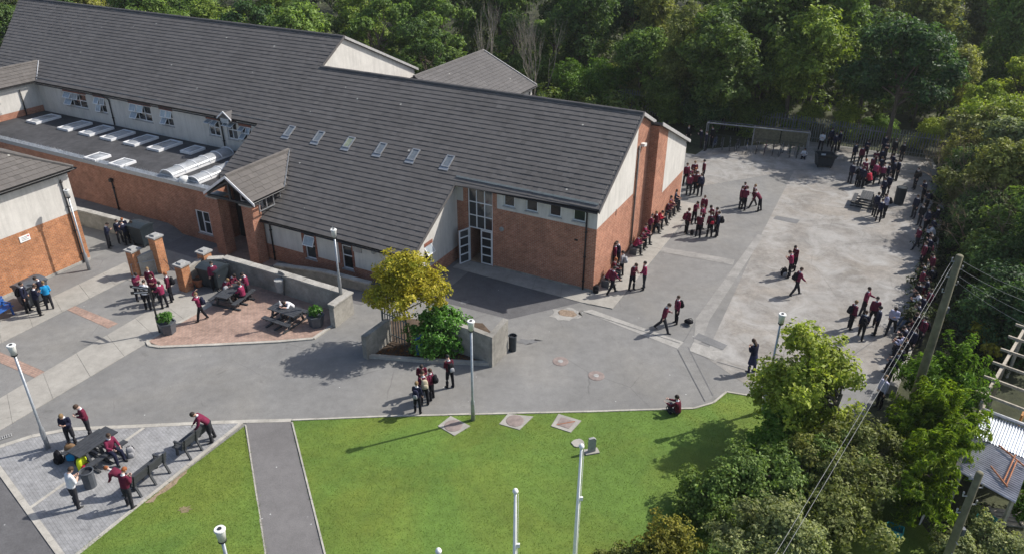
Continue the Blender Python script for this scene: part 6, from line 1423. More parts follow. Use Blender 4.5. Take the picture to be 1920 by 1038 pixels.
def trunk_mesh(name, h, r, ends, mat, rng):
    m = MB(); top = Vector((rng.normal() * .15, rng.normal() * .15, h)); m.tube([(0, 0, -.2), (0, 0, .15), (top.x * .4, top.y * .4, h * .5), top], [r * 1.5, r, r * .8, r * .5], 8)
    for e in ends:
        e = Vector(e); s = Vector((0, 0, 0)).lerp(top, .55 + .4 * rng.random()); mid = s.lerp(e, .5) + Vector((rng.normal() * .2, rng.normal() * .2, .15))
        m.tube([s, mid, e], [r * .45, r * .28, r * .08], 5)
        for q in range(2):
            f = e + Vector((rng.normal(), rng.normal(), rng.normal() * .6 + .3)) * (h * .14); m.tube([mid.lerp(e, .4), f], [r * .16, r * .04], 4)
    return m.mesh(name, mat)
def proto(kind, seed):
    rng = np.random.default_rng(seed); B_ = []
    if kind == 'round':
        H = 9.5
        for k in range(15):
            a = rng.uniform(0, 6.28); d = rng.uniform(.5, 2.9); z = rng.uniform(1.2, 8.0); d *= 1.2 - abs(z - 4.2) / 6; s = rng.uniform(1.25, 2.0); B_.append((math.cos(a) * d, math.sin(a) * d, z, s, s, s * .82))
        n, sz, th = 17000, .30, .2
    elif kind == 'tall':
        H = 12.0
        for k in range(13):
            z = 1.6 + k * .8; w = 1.0 + 1.5 * math.sin(math.pi * min(1, (z - 1.2) / 11.5)) ** .8; a = rng.uniform(0, 6.28); s = w * rng.uniform(.65, .85); B_.append((math.cos(a) * w * .55, math.sin(a) * w * .55, z, s, s, s * .95))
        n, sz, th = 15000, .28, .22
    elif kind == 'loose':
        H = 8.5
        for k in range(15):
            a = rng.uniform(0, 6.28); d = rng.uniform(.5, 2.9); z = rng.uniform(1.2, 7.8); s = rng.uniform(.75, 1.35); B_.append((math.cos(a) * d, math.sin(a) * d, z, s, s, s * .7))
        n, sz, th = 11000, .25, .14
    elif kind == 'canopy':
        H = 10.5
        for k in range(14):
            a = rng.uniform(0, 6.28); d = rng.uniform(.4, 3.4); z = rng.uniform(4.2, 9.2); d *= 1.1 - abs(z - 6) / 7; s = rng.uniform(1.3, 2.0); B_.append((math.cos(a) * d, math.sin(a) * d, z, s, s, s * .75))
        n, sz, th = 17000, .30, .2
    elif kind == 'bush':
        H = 3.4
        for k in range(12):
            a = rng.uniform(0, 6.28); d = rng.uniform(.1, 1.35); z = rng.uniform(.65, 2.6) * (1 - d * .18); s = rng.uniform(.55, .95); B_.append((math.cos(a) * d, math.sin(a) * d, z, s, s, s * .85))
        n, sz, th = 12000, .145, .09
    P_, N_ = cloud(B_, n, rng); P_[:, 2] = np.maximum(P_[:, 2], .08)
    cr = leaves_mesh('crown_' + kind, P_, N_, sz, M['leaf_mid'], rng)
    tr = trunk_mesh('trunk_' + kind, H * .6, th, [b[:3] for b in B_], M['bark'], rng)
    return tr, cr
LEAF = dict(leaf_mid=((0.148, 0.238, 0.055), (0.250, 0.341, 0.086)), leaf_dark=((0.090, 0.155, 0.043), (0.165, 0.247, 0.071)), leaf_deep=((0.066, 0.131, 0.048), (0.120, 0.202, 0.070)), leaf_olive=((0.218, 0.247, 0.067), (0.342, 0.352, 0.114)),
            leaf_light=((0.246, 0.331, 0.050), (0.400, 0.462, 0.092)), leaf_fresh=((0.119, 0.231, 0.031), (0.210, 0.329, 0.056)), leaf_grey=((0.204, 0.259, 0.121), (0.324, 0.370, 0.176)), leaf_laurel=((0.085, 0.215, 0.028), (0.165, 0.33, 0.055)),
            leaf_cypress=((0.210, 0.322, 0.031), (0.364, 0.448, 0.042)), leaf_golden=((0.364, 0.336, 0.035), (0.504, 0.434, 0.056)))
for k, (a, b) in LEAF.items(): M[k] = leaf_mat(k, a, b, .38 if k != 'leaf_laurel' else .2, .5 if k != 'leaf_laurel' else .25)
M['leaf_yellow'] = leaf_mat('leaf_yellow', (.42, .37, .03), (.62, .51, .06), .35, .5, autumn=((.21, .26, .03), .75), wide=.15)
M['leaf_under'] = leaf_mat('leaf_under', (.10, .155, .04), (.17, .23, .062), .3, .55, autumn=((.12, .11, .03), .5), wide=.4)
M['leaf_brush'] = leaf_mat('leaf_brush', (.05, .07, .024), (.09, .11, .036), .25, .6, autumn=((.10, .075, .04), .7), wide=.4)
M['leaf_autumn'] = leaf_mat('leaf_autumn', (.20, .20, .03), (.34, .30, .04), .3, .55, autumn=((.24, .14, .025), .4))
PROT = {(k, s): proto(k, 10 * i + s + 3) for i, k in enumerate(('round', 'tall', 'loose', 'bush', 'canopy')) for s in range(2)}
def plant(name, key, p, sc, rz, leaf, label, cat='tree', group=None, sz=None):
    r = thing(name, (p.x, p.y, 0), label, cat, group, rz); r.scale = (sc, sc, sz or sc); tr, cr = PROT[key]
    o = bpy.data.objects.new('trunk' if cat == 'tree' else 'stems', tr); link(o, r)
    o = bpy.data.objects.new('crown' if cat == 'tree' else 'foliage', cr); link(o, r); o.material_slots[0].link = 'OBJECT'; o.material_slots[0].material = M[leaf]
    return r
LOOK = dict(leaf_mid='mid green', leaf_dark='dark green', leaf_deep='deep green', leaf_olive='olive green', leaf_light='light green', leaf_fresh='fresh green', leaf_grey='grey-green', leaf_autumn='brownish', leaf_cypress='yellow-green')
def wood(where, group, trees, cat='tree', name='tree', rank='left'):
    """trees: (x, y, kind, variant, scale, leaf)"""
    key = (lambda t: t[0] / t[1]) if rank == 'left' else (lambda t: -t[1])
    for i, (x, y, kind, va, sc, leaf) in enumerate(sorted(trees, key=key)):
        plant(name, (kind, va), Vector((x, y, 0)), sc, random.uniform(0, 6.28), leaf, f'{LOOK[leaf]} {cat}, {NUM[i + 1]} from {rank} {where}', cat, group, sz=sc * random.uniform(.9, 1.12))
rr = random.Random(11)
def row(pts, kinds, leaves, s0, s1):
    return [(x + rr.uniform(-1, 1), y + rr.uniform(-1, 1), rr.choice(kinds), rr.randrange(2), rr.uniform(s0, s1), rr.choice(leaves)) for x, y in pts]
# wood behind the school: front row, second row
wood('in the row behind the school roofs', 'trees behind the school roofs', row([(-46, 78), (-40, 74), (-33, 76), (-26, 72), (-19, 72), (-13, 74), (-7, 71), (-1, 75), (4, 80)], ['round', 'round', 'loose'], ['leaf_dark', 'leaf_mid', 'leaf_deep'], .85, 1.1))
wood('in the row behind the bike shelter', 'trees behind the bike shelter', [(11.5, 69, 'round', 0, .8, 'leaf_mid'), (14.5, 66.5, 'tall', 0, .72, 'leaf_olive'), (17.5, 66, 'round', 1, 1.1, 'leaf_dark'), (21.5, 66.5, 'round', 0, 1.25, 'leaf_dark'), (26, 66, 'canopy', 1, 1.15, 'leaf_mid'), (23.5, 71, 'round', 1, 1.3, 'leaf_mid'), (23.0, 62.6, 'canopy', 0, .95, 'leaf_mid'), (17.2, 63.0, 'canopy', 1, .95, 'leaf_dark'), (29.6, 64.0, 'canopy', 0, 1.0, 'leaf_dark')])
wood('among trees beyond the far fence', 'trees beyond the far fence', [(34.5, 64, 'loose', 0, .8, 'leaf_grey'), (38, 66, 'round', 0, .75, 'leaf_olive'), (41.5, 62, 'loose', 1, .75, 'leaf_light'), (45, 66, 'round', 1, .8, 'leaf_olive'), (37, 58, 'loose', 0, .62, 'leaf_light'), (41, 55, 'loose', 1, .62, 'leaf_grey'), (46, 58, 'loose', 0, .8, 'leaf_olive')])
c = G(1662, 292); plant('tree', ('canopy', 1), Vector((c.x, c.y + .4, 0)), .98, .7, 'leaf_deep', 'tall dark column-shaped tree at the far yard corner fence')
wood('in second row of the wood', 'second row of the wood', row([(-60 + 8.2 * k, 86 + (k % 3) * 2) for k in range(15)], ['round', 'round', 'tall', 'loose'], ['leaf_dark', 'leaf_mid', 'leaf_deep', 'leaf_mid', 'leaf_olive'], .95, 1.2))
wood('in third row of the wood', 'third row of the wood', row([(-52 + 7.6 * k, 78.5 + (k % 2) * 2.5) for k in range(7)] + [(6 + 7.0 * k, 75.5 + (k % 2) * 3) for k in range(8)], ['round', 'round', 'tall', 'loose'], ['leaf_dark', 'leaf_mid', 'leaf_mid', 'leaf_olive'], .9, 1.15))
wood('in the belt of trees right of the yard', 'trees right of the yard', [(40, 50, 'round', 0, .95, 'leaf_mid'), (38, 45, 'round', 1, .85, 'leaf_olive'), (37, 39, 'round', 0, .8, 'leaf_dark'), (43, 45, 'tall', 1, .8, 'leaf_mid'), (36, 33, 'round', 1, .75, 'leaf_dark'), (48, 52, 'round', 1, 1, 'leaf_olive'), (29.6, 42.2, 'round', 0, .72, 'leaf_olive'), (28.4, 37.4, 'loose', 1, .78, 'leaf_mid'), (32.3, 47, 'round', 1, .72, 'leaf_grey'), (27.0, 33.2, 'loose', 0, .7, 'leaf_dark')])
rng = np.random.default_rng(78); bl = []
for y in np.arange(64, 100, 3.6):
    for x in np.arange(-.8 * y - 4, .8 * y + 6, 3.4):
        cx, cy = x + rng.uniform(-1.2, 1.2), y + rng.uniform(-1.2, 1.2); q = toB(Vector((cx, cy, 0)))
        if q[1] < 21 and q[0] > -2: continue
        if cx > 9 and cy < 66 - .1 * (cx - 12): continue
        s = rng.uniform(1.2, 2.1); bl.append((cx, cy, s * .7, s, s, s * .95))
P_, N_ = cloud(bl, 110000, rng, tufts=24, deep=.1); P_[:, 2] = np.maximum(P_[:, 2], .05)
o = bpy.data.objects.new('undergrowth', leaves_mesh('undergrowth', P_, N_, .36, M['leaf_under'], rng)); link(o); tag(o, 'dense undergrowth filling the wood floor behind the fences', 'undergrowth', kind='stuff')
# the far wood reads as one mass
rng = np.random.default_rng(77); bl = []
for y in np.arange(89, 190, 8.5):
    for x in np.arange(-.82 * y - 6, .82 * y + 8, 8.0):
        cx, cy, h = x + rng.uniform(-3, 3), y + rng.uniform(-3, 3), rng.uniform(6.5, 9.5)
        for k in range(4): s = rng.uniform(2.0, 3.4); bl.append((cx + rng.uniform(-2.6, 2.6), cy + rng.uniform(-2.6, 2.6), h + rng.uniform(-3.4, 1.5), s, s, s * .8))
P_, N_ = cloud(bl, 260000, rng, tufts=26, deep=.12)
o = bpy.data.objects.new('far_wood', leaves_mesh('far_wood', P_, N_, .55, leaf_mat('far_leaves', (.11, .145, .054), (.17, .2, .075), .25, .6, autumn=((.12, .10, .035), .7), wide=.5), rng)); link(o); tag(o, 'far woodland canopy rising behind the school grounds', 'woodland', kind='stuff')
# undergrowth behind the fences
wood('in undergrowth behind the annex', 'undergrowth behind the annex', [(5.5, 72, 'bush', 0, 1.25, 'leaf_fresh'), (8, 69.5, 'bush', 1, 1.35, 'leaf_fresh'), (3, 75, 'bush', 1, 1.3, 'leaf_mid'), (10.8, 71, 'bush', 0, 1.3, 'leaf_olive'), (0, 73, 'bush', 0, 1.3, 'leaf_mid')], 'shrub', 'shrub')
wood('behind the palisade fence', 'undergrowth behind the fence', [(24.6, 62.6, 'bush', 0, .9, 'leaf_light'), (27.4, 61.4, 'bush', 1, .85, 'leaf_light'), (30, 60.6, 'bush', 0, .8, 'leaf_fresh'), (33.2, 58.6, 'bush', 1, .9, 'leaf_light'), (16, 62.5, 'bush', 0, 1.2, 'leaf_deep'), (19.5, 62.3, 'bush', 1, 1.1, 'leaf_dark'), (13, 64.5, 'bush', 1, 1.2, 'leaf_dark'), (22.3, 63.3, 'bush', 1, 1, 'leaf_mid')], 'shrub', 'shrub')
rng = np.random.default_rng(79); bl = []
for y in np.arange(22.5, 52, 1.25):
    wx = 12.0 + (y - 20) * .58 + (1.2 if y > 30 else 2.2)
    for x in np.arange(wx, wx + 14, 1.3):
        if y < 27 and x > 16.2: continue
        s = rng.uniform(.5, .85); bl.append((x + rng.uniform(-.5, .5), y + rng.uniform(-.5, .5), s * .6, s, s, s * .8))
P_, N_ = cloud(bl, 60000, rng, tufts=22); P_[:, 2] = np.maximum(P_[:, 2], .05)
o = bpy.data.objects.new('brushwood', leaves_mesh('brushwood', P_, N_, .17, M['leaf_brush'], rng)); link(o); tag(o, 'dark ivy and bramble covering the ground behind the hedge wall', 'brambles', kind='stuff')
# bare and twiggy trees
def twigs(seed, H, n0, lean, depth=4, spread=.5, up=.55, r0=.07):
    r = random.Random(seed); m = MB()
    def grow(p, d, L, rad_, k):
        q = p + d * L * .5 + Vector((r.gauss(0, 1), r.gauss(0, 1), r.gauss(0, .6))) * L * .06; e = q + (d + Vector((r.gauss(0, 1), r.gauss(0, 1), r.gauss(0, 1))) * .12).normalized() * L * .5
        m.tube([p, q, e], [rad_, rad_ * .8, rad_ * .6], 4 if k > 1 else 3, cap=False)
        if k <= 0: return
        for _ in range(r.choice((2, 3, 3)) if k > 1 else 3):
            nd = (d + Vector((r.gauss(0, spread), r.gauss(0, spread), r.gauss(up * .5, spread * .6)))).normalized(); grow(q.lerp(e, r.uniform(.1, 1)), nd, L * r.uniform(.55, .8), rad_ * .55, k - 1)
    for _ in range(n0): a = r.uniform(0, 6.28); l = r.uniform(.05, lean); grow(Vector((math.cos(a) * .3, math.sin(a) * .3, -.1)), Vector((math.cos(a) * l, math.sin(a) * l, 1)).normalized(), H * r.uniform(.32, .45), r0 * r.uniform(.7, 1.2), depth)
    return m
def twig_tree(p, label, seed, H, n0, lean, mat, group, sc=1.0, **k):
    m = twigs(seed, H, n0, lean, **k); r = thing('bare_tree', (p.x, p.y, 0), label, 'tree', group); r.scale = (sc,) * 3; m.build('branches', mat, r, local=True); return r
twig_tree(Vector((2.0, 70.5, 0)), 'bare multi-stemmed tree rising behind the annex roof', 3, 9.5, 7, .45, M['pale_bark'], 'bare trees in the wood', spread=.28, up=.9, r0=.07)
twig_tree(Vector((-2.2, 69.0, 0)), 'slender bare pale tree left of the annex roof tip', 5, 11, 3, .15, M['pale_bark'], 'bare trees in the wood', spread=.25, up=.9, r0=.09)
twig_tree(Vector((43, 58.5, 0)), 'bare brown tree among light trees at upper right', 6, 8, 6, .5, M['twig'], 'bare trees in the wood', spread=.4, up=.7)
tw = [((26.0, 41.5), 11, 4.6), ((27.5, 46.5), 12, 5.0), ((24.6, 37.5), 13, 4.8), ((29, 42), 14, 5.4), ((27.4, 37.0), 15, 4.8), ((30.5, 48.5), 16, 5.0), ((25.6, 33.4), 17, 3.8)]
tw = [((x + 2.2, y), sd, H * 1.2) for (x, y), sd, H in tw[:6]]
for i, ((x, y), sd, H) in enumerate(sorted(tw, key=lambda t: -t[0][1])):
    twig_tree(Vector((x, y, 0)), f'tangled bare brown shrub in right hedge, {NUM[i + 1]} from the back', sd, H, 9, 1.1, M['twig'], 'bare shrubs in the right hedge', spread=.55, up=.25, r0=.045)
hedge = [(34.2, 52.5, 'leaf_grey'), (36, 49.5, 'leaf_olive'), (33.5, 46.5, 'leaf_olive'), (31.8, 42, 'leaf_dark'), (30.5, 38, 'leaf_mid'), (28.3, 33, 'leaf_deep'), (34.5, 47, 'leaf_grey'), (35.5, 53, 'leaf_light'), (34.5, 41, 'leaf_olive'), (33, 36.5, 'leaf_dark'), (38.5, 50, 'leaf_light'), (39, 44, 'leaf_grey'), (31.9, 50.5, 'leaf_olive'), (30.4, 47.8, 'leaf_dark'), (29.2, 45.0, 'leaf_olive'), (28.2, 42.2, 'leaf_dark'), (27.1, 39.4, 'leaf_dark'), (26.1, 36.6, 'leaf_dark'), (25.1, 33.9, 'leaf_dark'), (23.6, 31.2, 'leaf_deep'), (22.4, 29.0, 'leaf_deep')]
wood('in the right boundary hedge', 'shrubs of the right hedge', [(x, y, 'bush', i % 2, 1.75 if x > 33 else 1.22, l) for i, (x, y, l) in enumerate(hedge)], 'shrub', 'shrub', 'back')
# light tree and shrubs right of the lawn
def own(name, blobs, n, size, leaf, label, cat, seed, trunk=None, aspect=.55, spread=.2, tufts=46, along=None, deep=.15, base=None, mat_t='bark', plume=(.7, 1.24)):
    rng = np.random.default_rng(seed); c = np.array(base if base is not None else (blobs[0][0], blobs[0][1], 0)); bl = [(b[0] - c[0], b[1] - c[1], b[2], *b[3:]) for b in blobs]
    P_, N_ = cloud(bl, n, rng, tufts, spread, deep, plume=plume); P_[:, 2] = np.maximum(P_[:, 2], .06)
    al = None
    if along is not None:
        ctr = np.array([0, 0, along]); al = P_ - ctr; al /= np.linalg.norm(al, axis=1, keepdims=True); al[:, 2] += .5
    r = thing(name, (float(c[0]), float(c[1]), 0), label, cat); o = bpy.data.objects.new('crown' if cat == 'tree' else 'foliage', leaves_mesh(name + '_leaves', P_, N_, size, M[leaf], rng, aspect, al)); link(o, r)
    o = bpy.data.objects.new('trunk' if cat == 'tree' else 'stems', trunk_mesh('stem', trunk[0], trunk[1], [b[:3] for b in bl], M[mat_t], rng)) if trunk else None
    if o: link(o, r)
    return r
def ragged(px0, px1, py0, py1, z0, z1, n, r0, r1, seed, skew=0.0):
    r = random.Random(seed); out = []
    while len(out) < n:
        a, b = r.uniform(-1, 1), r.uniform(-1, 1)
        if a * a + b * b > 1: continue
        px = (px0 + px1) / 2 + a * (px1 - px0) / 2 + skew * b; py = (py0 + py1) / 2 + b * (py1 - py0) / 2; z = z1 + (z0 - z1) * (b + 1) / 2 + r.uniform(-.3, .3)
        out.append((px, py, max(.4, z), r.uniform(r0, r1), r.uniform(.75, 1.1)))
    return blobs_at(out)
def blobs_at(lst): return [(G(px, py, z).x, G(px, py, z).y, z, r, r, r * k) for px, py, z, r, k in lst]
yt = (-4.75, 29.45)
own('yellow_tree', [(yt[0] + a, yt[1] + b, z, r, r, r * .8) for a, b, z, r in ((0, 0, 3.2, 1.35), (-.95, .2, 3.0, .95), (.95, .1, 3.1, 1.0), (.1, .8, 3.4, 1.0), (0, -.7, 2.95, .95), (-.5, .2, 4.0, .85), (.5, .2, 3.9, .9), (-1.25, -.2, 2.7, .6), (1.35, -.1, 2.7, .65), (.2, .1, 4.4, .55))], 19000, .125, 'leaf_yellow', 'small yellow autumn tree in front of the low wing', 'tree', 5, (2.6, .07), base=yt, plume=(.6, 1.3), tufts=34)
lb = G(826, 655); own('laurel_shrub', [(lb.x + a, lb.y + b, z, r, r, r * .9) for a, b, z, r in ((0, .3, 1.05, 1.05), (-.85, .1, .85, .7), (.85, .2, .95, .8), (0, -.3, .75, .9), (.3, .5, 1.5, .7), (-.35, .5, 1.45, .65), (.6, -.25, .6, .65), (-.65, -.35, .55, .65))], 11000, .15, 'leaf_laurel', 'round bright green laurel shrub beside the middle lamp', 'shrub', 6, (1.0, .05), aspect=.5, base=(lb.x, lb.y + .2), plume=(.62, 1.32), tufts=30)
for i, r_ in enumerate(PLANTERS):
    x, y, _ = r_.location; own('planter_shrub', [(x, y, .86, .34, .34, .24), (x + .14, y, .95, .22, .22, .18), (x - .15, y + .05, .9, .2, .2, .18)], 1300, .09, 'leaf_laurel', ('small bright shrub growing in the planter by the fingerpost', 'small bright shrub growing in the planter by the wall')[i], 'shrub', 40 + i, (.8, .02), base=(x, y)).children
own('light_tree', ragged(1432, 1585, 632, 770, 2.0, 4.3, 15, .5, .95, 3, 25) + ragged(1450, 1600, 740, 830, .9, 2.0, 9, .5, .9, 4) + blobs_at([(1448, 705, 2.2, .7, 1), (1436, 742, 1.6, .65, 1), (1475, 760, 1.5, .7, 1), (1420, 715, 1.9, .45, 1)]), 23000, .16, 'leaf_light', 'light green bushy tree overhanging the lawn corner lamp', 'tree', 7, (2.8, .1), base=(G(1535, 850).x, G(1535, 850).y), plume=(.55, 1.45), tufts=30)
own('dark_shrub', ragged(1310, 1600, 840, 940, .8, 1.7, 20, .45, .85, 5, -30), 21000, .12, 'leaf_mid', 'broad dark green shrub spreading over the lawn edge', 'shrub', 8, (1.2, .06), plume=(.55, 1.4), tufts=30)
own('green_shrub', ragged(1405, 1520, 775, 870, .7, 1.6, 11, .4, .75, 25), 11000, .13, 'leaf_fresh', 'fresh green shrub between the light tree and the lawn', 'shrub', 82, (1.0, .05), plume=(.55, 1.4), tufts=28)
own('leafy_shrub', ragged(1262, 1400, 895, 975, .5, .9, 10, .35, .65, 26), 8500, .11, 'leaf_mid', 'leafy green shrub reaching furthest left over the lawn', 'shrub', 83, (.7, .04), plume=(.55, 1.4), tufts=28)
own('brown_shrub', ragged(1470, 1590, 800, 880, 1.3, 2.0, 8, .35, .7, 15), 7000, .11, 'leaf_olive', 'brownish olive shrub directly below the light green tree', 'shrub', 81, (1.2, .05), plume=(.5, 1.5), tufts=26)
own('grey_shrub', ragged(1310, 1540, 940, 1060, 1.0, 1.6, 17, .4, .8, 6), 17000, .11, 'leaf_grey', 'mixed green shrub at the bottom edge of the lawn', 'shrub', 9, (1.1, .05), plume=(.55, 1.4), tufts=30)
own('yellow_shrub', blobs_at([(1250, 1000, 1.0, .72, .9), (1225, 1030, .8, .6, .8), (1285, 1020, .9, .6, .8), (1255, 1045, .7, .7, .8)]), 7500, .11, 'leaf_autumn', 'yellowish round shrub at the bottom lawn edge', 'shrub', 10, (.7, .04))
own('low_shrub', blobs_at([(1170, 1040, .4, .5, .6), (1130, 1050, .3, .4, .6), (1205, 1040, .5, .45, .6)]), 3500, .1, 'leaf_olive', 'low ragged shrub at bottom edge left of yellowish shrub', 'shrub', 23)
own('olive_shrub', ragged(1540, 1690, 770, 1050, 1.3, 1.9, 22, .45, .9, 8), 21000, .12, 'leaf_olive', 'olive shrubs beneath the slanting wires', 'shrub', 11, (1.2, .06), plume=(.5, 1.4), tufts=28)
own('cypress', blobs_at([(1790, 690, 2.2, 1.0, 1.1), (1750, 720, 2.0, .9, 1.1), (1800, 740, 2.3, .9, 1.1), (1720, 700, 1.3, .7, 1)]), 12000, .22, 'leaf_fresh', 'green feathery cypress below the utility pole', 'tree', 12, (1.8, .1), aspect=.2, along=.6, spread=.1, tufts=44, plume=(.6, 1.6))
own('cypress', blobs_at([(1730, 770, 2.2, .75, 1.1), (1770, 790, 2.2, .95, 1.1), (1710, 800, 1.8, .6, 1.0), (1790, 830, 2.0, .8, 1.1)]), 11000, .22, 'leaf_cypress', 'yellow-green feathery cypress between pole and shed', 'tree', 13, (1.8, .1), aspect=.18, along=.6, spread=.09, tufts=40, plume=(.6, 1.75))
own('cypress', blobs_at([(1740, 880, 1.9, .85, 1.1), (1770, 850, 2.0, .8, 1.1), (1720, 930, 1.6, .75, 1.0), (1745, 950, 1.2, .6, 1.0), (1710, 870, 1.5, .6, 1)]), 12000, .22, 'leaf_cypress', 'bright yellow-green cypress nearest the shed', 'tree', 14, (1.6, .1), aspect=.18, along=.6, spread=.09, tufts=40, plume=(.6, 1.75))
own('ivy_shrub', blobs_at([(1850, 625, 1.2, .45, .8), (1860, 655, 1.0, .4, .8), (1835, 615, 1.3, .35, .8)]), 2600, .14, 'leaf_golden', 'small golden green shrub in shade beside the pole', 'shrub', 15, (.8, .03))
own('garden_shrub', blobs_at([(1850, 1010, .8, .7, .9), (1790, 1025, .7, .7, .9), (1900, 1030, .7, .6, .9), (1830, 970, .5, .5, .8)]), 8000, .1, 'leaf_grey', 'grey-green garden shrub at the bottom right corner', 'shrub', 16, (.7, .03))
own('garden_shrub', blobs_at([(1935, 900, 1.2, .7, 1), (1930, 960, 1.0, .6, 1)]), 4500, .12, 'leaf_fresh', 'green garden shrub at right edge below shed roof', 'shrub', 17, (.9, .03))
# fallen leaves in the planted island
rng = np.random.default_rng(8); n = 900; pl = P(690, 666, 800, 674, 918, 680, 880, 650, 760, 645); xs = [p.x for p in pl]; ys = [p.y for p in pl]
pos = np.stack([rng.uniform(min(xs), max(xs), n), rng.uniform(min(ys), max(ys), n), np.full(n, .045)], 1); keep = np.array([inpoly(p, pl) for p in pos]); pos = pos[keep]
nr = np.tile([0., 0, 1], (len(pos), 1)) + rng.normal(size=(len(pos), 3)) * .25; nr /= np.linalg.norm(nr, axis=1, keepdims=True)
o = bpy.data.objects.new('fallen_leaves', leaves_mesh('fallen_leaves', pos, nr, .1, leaf_mat('dead_leaves', (.20, .075, .02), (.33, .14, .04), .1, .8), rng)); link(o); tag(o, 'fallen orange leaves on the planted island soil', 'leaves', kind='stuff')
# ------------------------------------------------------------------ utility poles and wires
def upole(p, h, label, r0=.17):
    r = thing('utility_pole', (p.x, p.y, 0), label, 'pole', 'wooden utility poles'); m = MB(); m.lathe((0, 0, -.2), [(r0, 0), (r0 * .72, h + .17), (r0 * .5, h + .2)], 12); m.build('pole', M['pole'], r, local=True, smooth=True)
    for k in range(5):
        m = MB(); s = 1 if k % 2 else -1; z = h - .25 - k * .3; m.tube([(s * .1, 0, z), (s * .22, 0, z), (s * .22, 0, z + .1)], .02, 5); m.lathe((s * .22, 0, z + .08), [(.02, 0), (.03, .03), (.02, .07)], 8); m.build('insulator', M['stone'], r, local=True)
    m = MB(); m.box((.16, 0, h - 2.3), .1, .12, .25); m.build('junction_box', M['bin_grey'], r, local=True)
    for k in range(4): m = MB(); m.tube([(0, -r0 * .8, 1.8 + k * .45), (0, -r0 - .1, 1.8 + k * .45)], .012, 4); m.build('step_bolt', M['galv'], r, local=True)
q1 = GT(1800, 478, 8.0); upole(q1, 8.0, 'leaning-looking wooden utility pole beside the right hedge'); q2 = GT(1838, 884, 5.6); upole(q2, 5.6, 'nearer wooden utility pole in front of the shed roof', .13)
def wire(a, b, sag, label, r=.0045):
    pts = [a.lerp(b, t / 12) - Z * sag * 4 * (t / 12) * (1 - t / 12) for t in range(13)]; m = MB(); m.tube(pts, r, 4); tag(m.build('overhead_wire', M['wire']), label, 'wire', 'overhead wires')
wire(GT(1788, 482, 7.8), GT(1400, 1125, 6.4), .12, 'left of two slanting overhead wires crossing the shrubs'); wire(GT(1793, 484, 7.75), GT(1414, 1128, 6.3), .12, 'right of two slanting overhead wires crossing the shrubs')
for k, (y0, x1, y1) in enumerate(((490, 1990, 565), (505, 1990, 585), (518, 1990, 612), (528, 1990, 640))): wire(GT(1806 - 4 * k, y0, 7.7 - .3 * k), GT(x1, y1, 6.6 - .3 * k), .15, f'{("topmost", "second", "third", "lowest")[k]} of four overhead wires running right from the pole', .005)
# ------------------------------------------------------------------ garden sheds at the lower right
SZ = 2.35
a, b, c_, d_ = GT(1843, 772, SZ), GT(1950, 812, SZ), GT(1905, 940, SZ - .3), GT(1797, 880, SZ - .3)
def corr(a, b, c, d, n, parent, name, mat):
    """corrugated sheet between edges a-b (top) and d-c (bottom)"""
    m = MB(); vs = []; K = n * 6
    for i in range(K + 1):
        t = i / K; z = Z * (.022 * math.sin(2 * math.pi * n * t)); vs += [a.lerp(b, t) + z, d.lerp(c, t) + z]
    k0 = len(vs); vs += [v - Z * .012 for v in vs]
    m.add(vs, [(2 * i, 2 * i + 2, 2 * i + 3, 2 * i + 1) for i in range(K)] + [(k0 + 2 * i, k0 + 2 * i + 1, k0 + 2 * i + 3, k0 + 2 * i + 2) for i in range(K)]); return m.build(name, mat, parent, smooth=True)
mid0 = (a + d_) / 2; mid1 = (b + c_) / 2
shd = thing('lean_to_shed', (mid0.x + .6, mid0.y - .3, 0), 'corrugated metal lean-to shed at lower right', 'shed')
corr(a, b, b.lerp(c_, .42), a.lerp(d_, .42), 20, shd, 'upper_roof_sheet', M['iron']); off_ = Z * -.05
corr(a.lerp(d_, .40) + off_, d_ + off_, c_ + off_, b.lerp(c_, .40) + off_, 22, shd, 'lower_roof_sheet', plain('dull_sheet', (.30, .30, .32), .5, .2, var=.4, scale=1.5))
m = MB(); m.slab(a + (d_ - a) * -.1 + Z * .02, (d_ - a) * 1.2, (a - b).normalized() * .12, Z * .06); m.build('edge_board', M['timber'], shd)
m = MB(); m.slab(a + Z * .03, b - a, (a - d_).normalized() * .16, Z * .05); m.build('ridge_flashing', M['zinc'], shd)
for i, (s, t) in enumerate(((.05, .05), (.95, .05), (.05, .95), (.95, .95))):
    p = a.lerp(b, s).lerp(d_.lerp(c_, s), t); m = MB(); m.box((p.x, p.y, 0), .1, .1, p.z - .09); m.build('post', M['timber'], shd)
m = MB(); p = a.lerp(b, .05); q = b.lerp(a, .05); m.slab(Vector((p.x, p.y, 0)), Vector((q.x - p.x, q.y - p.y, 0)), Vector((0, .04, 0)), Z * (SZ - .12)); m.build('back_boards', M['timber'], shd)
def ontop(s, t): return a.lerp(b, s).lerp(d_.lerp(c_, s), t)
lad = thing('rusty_frame', ontop(.62, .6) + Z * .05, 'rusty orange steel frame lying on the shed roof', 'frame'); m = MB()
for s0, t0, s1, t1_ in ((.45, .42, .95, .55), (.75, .45, .72, .85), (.45, .75, .8, .9), (.8, .52, .78, .88)): m.tube([ontop(s0, t0) + Z * .06, ontop(s1, t1_) + Z * .06], .028, 5)
m.build('bars', M['rust'], lad)
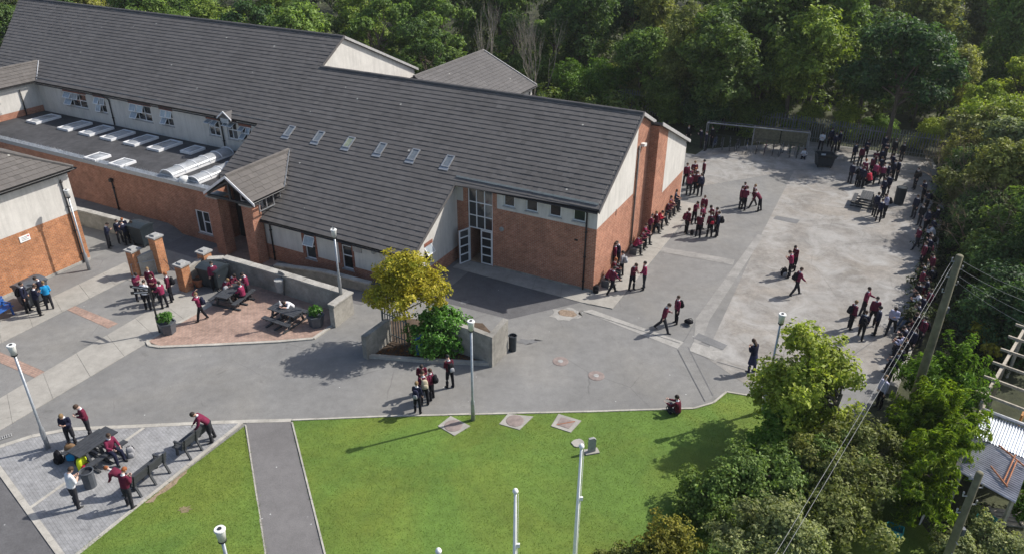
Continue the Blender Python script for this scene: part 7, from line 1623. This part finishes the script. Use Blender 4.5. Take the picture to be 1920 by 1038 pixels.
# pergola frame
PZ2 = 2.6; e0, e1 = GT(1838, 760, PZ2), GT(1925, 610, PZ2); per = thing('timber_pergola', (e0.x, e0.y, 0), 'pale timber roof frame with open rafters at right edge', 'pergola')
m = MB(); s = Z.cross((e1 - e0).normalized()); m.slab(e0 - s * .05, e1 - e0, s * .1, Z * .16); m.build('wall_plate', M['timber'], per)
rd = (GT(1960, 700, PZ2) - GT(1868, 668, PZ2)).normalized()
for k in range(6): p = e0.lerp(e1, .06 + k * .17); m = MB(); w = Z.cross(rd) * .07; m.slab(p - rd * .35 + Z * .162, rd * 4.2, w, Z * .1); m.build('rafter', M['timber'], per)
for k in (0.02, .5, .98): p = e0.lerp(e1, k); m = MB(); m.box((p.x, p.y, 0), .1, .1, PZ2 - .01); m.build('post', M['timber'], per)
m = MB(); p = e0.lerp(e1, .1) + rd * 1.2; q = e0.lerp(e1, .75) + rd * 1.2; m.slab(Vector((p.x, p.y, 1.5)), Vector((q.x - p.x, q.y - p.y, 0)), rd * .06, Z * .9); m.build('board_panel', M['orange_timber'], per)
# garden clutter
for px, py, sx, sy, sz_, mt, lab, nm in ((1843, 985, .6, .5, .35, 'cyan', 'teal plastic crate on the ground below the shed', 'crate'), (1885, 970, .25, 1.3, .12, 'beige', 'pale timber plank pile below the shed roof', 'plank_pile'), (1870, 1020, .4, .4, .3, 'blue', 'small blue tub at the bottom right corner', 'tub'), (1675, 1000, .5, .35, .3, 'cyan', 'pale blue plastic box among the dark shrubs', 'box')):
    p = G(px, py); m = MB(); r = thing(nm, (p.x, p.y, 0), lab, nm.replace('_', ' '), rz=random.uniform(0, 3))
    if nm == 'plank_pile':
        for k in range(4): m = MB(); m.box((-.3 + k * .2, 0, .0), .16, sy, .05); m.build('plank', M['timber'], r, local=True)
        for k in range(2): m = MB(); m.box((0, -.4 + k * .8, .052), .8, .12, .05); m.build('plank', M['timber'], r, local=True)
    else:
        t_ = .03
        for x, y, w, d in ((0, -sy / 2, sx, t_), (0, sy / 2, sx, t_), (-sx / 2, 0, t_, sy - t_), (sx / 2, 0, t_, sy - t_)): m.box((x, y, 0), w, d, sz_)
        m.build('sides', CL[mt], r, local=True); m = MB(); m.box((0, 0, .0), sx - t_, sy - t_, .03); m.build('base', CL[mt], r, local=True)
m = MB(); p = G(1722, 985); q = G(1755, 925)
m.slab(p, q - p, Vector((.06, .02, 0)), Z * .7); tag(m.build('garden_board', M['white_paint']), 'white leaning garden board among shrubs below cypress', 'board')

# ------------------------------------------------------------------ thin summer haze
hz_ = MB(); hz_.box((0, 95, -1.6), 420, 260, 22.2); hm, ht, _b = nodes('haze_air'); ht.nodes.remove(_b)
pv = ht.nodes.new('ShaderNodeVolumePrincipled'); pv.inputs['Color'].default_value = (.93, .96, 1, 1); pv.inputs['Density'].default_value = 0.0002; pv.inputs['Anisotropy'].default_value = .2
ht.links.new(pv.outputs[0], ht.nodes['Material Output'].inputs['Volume'])
hz_o = hz_.build('haze', hm, local=True); hz_o['kind'] = 'stuff'; tag(hz_o, 'thin pale haze in the air over the school', 'haze')
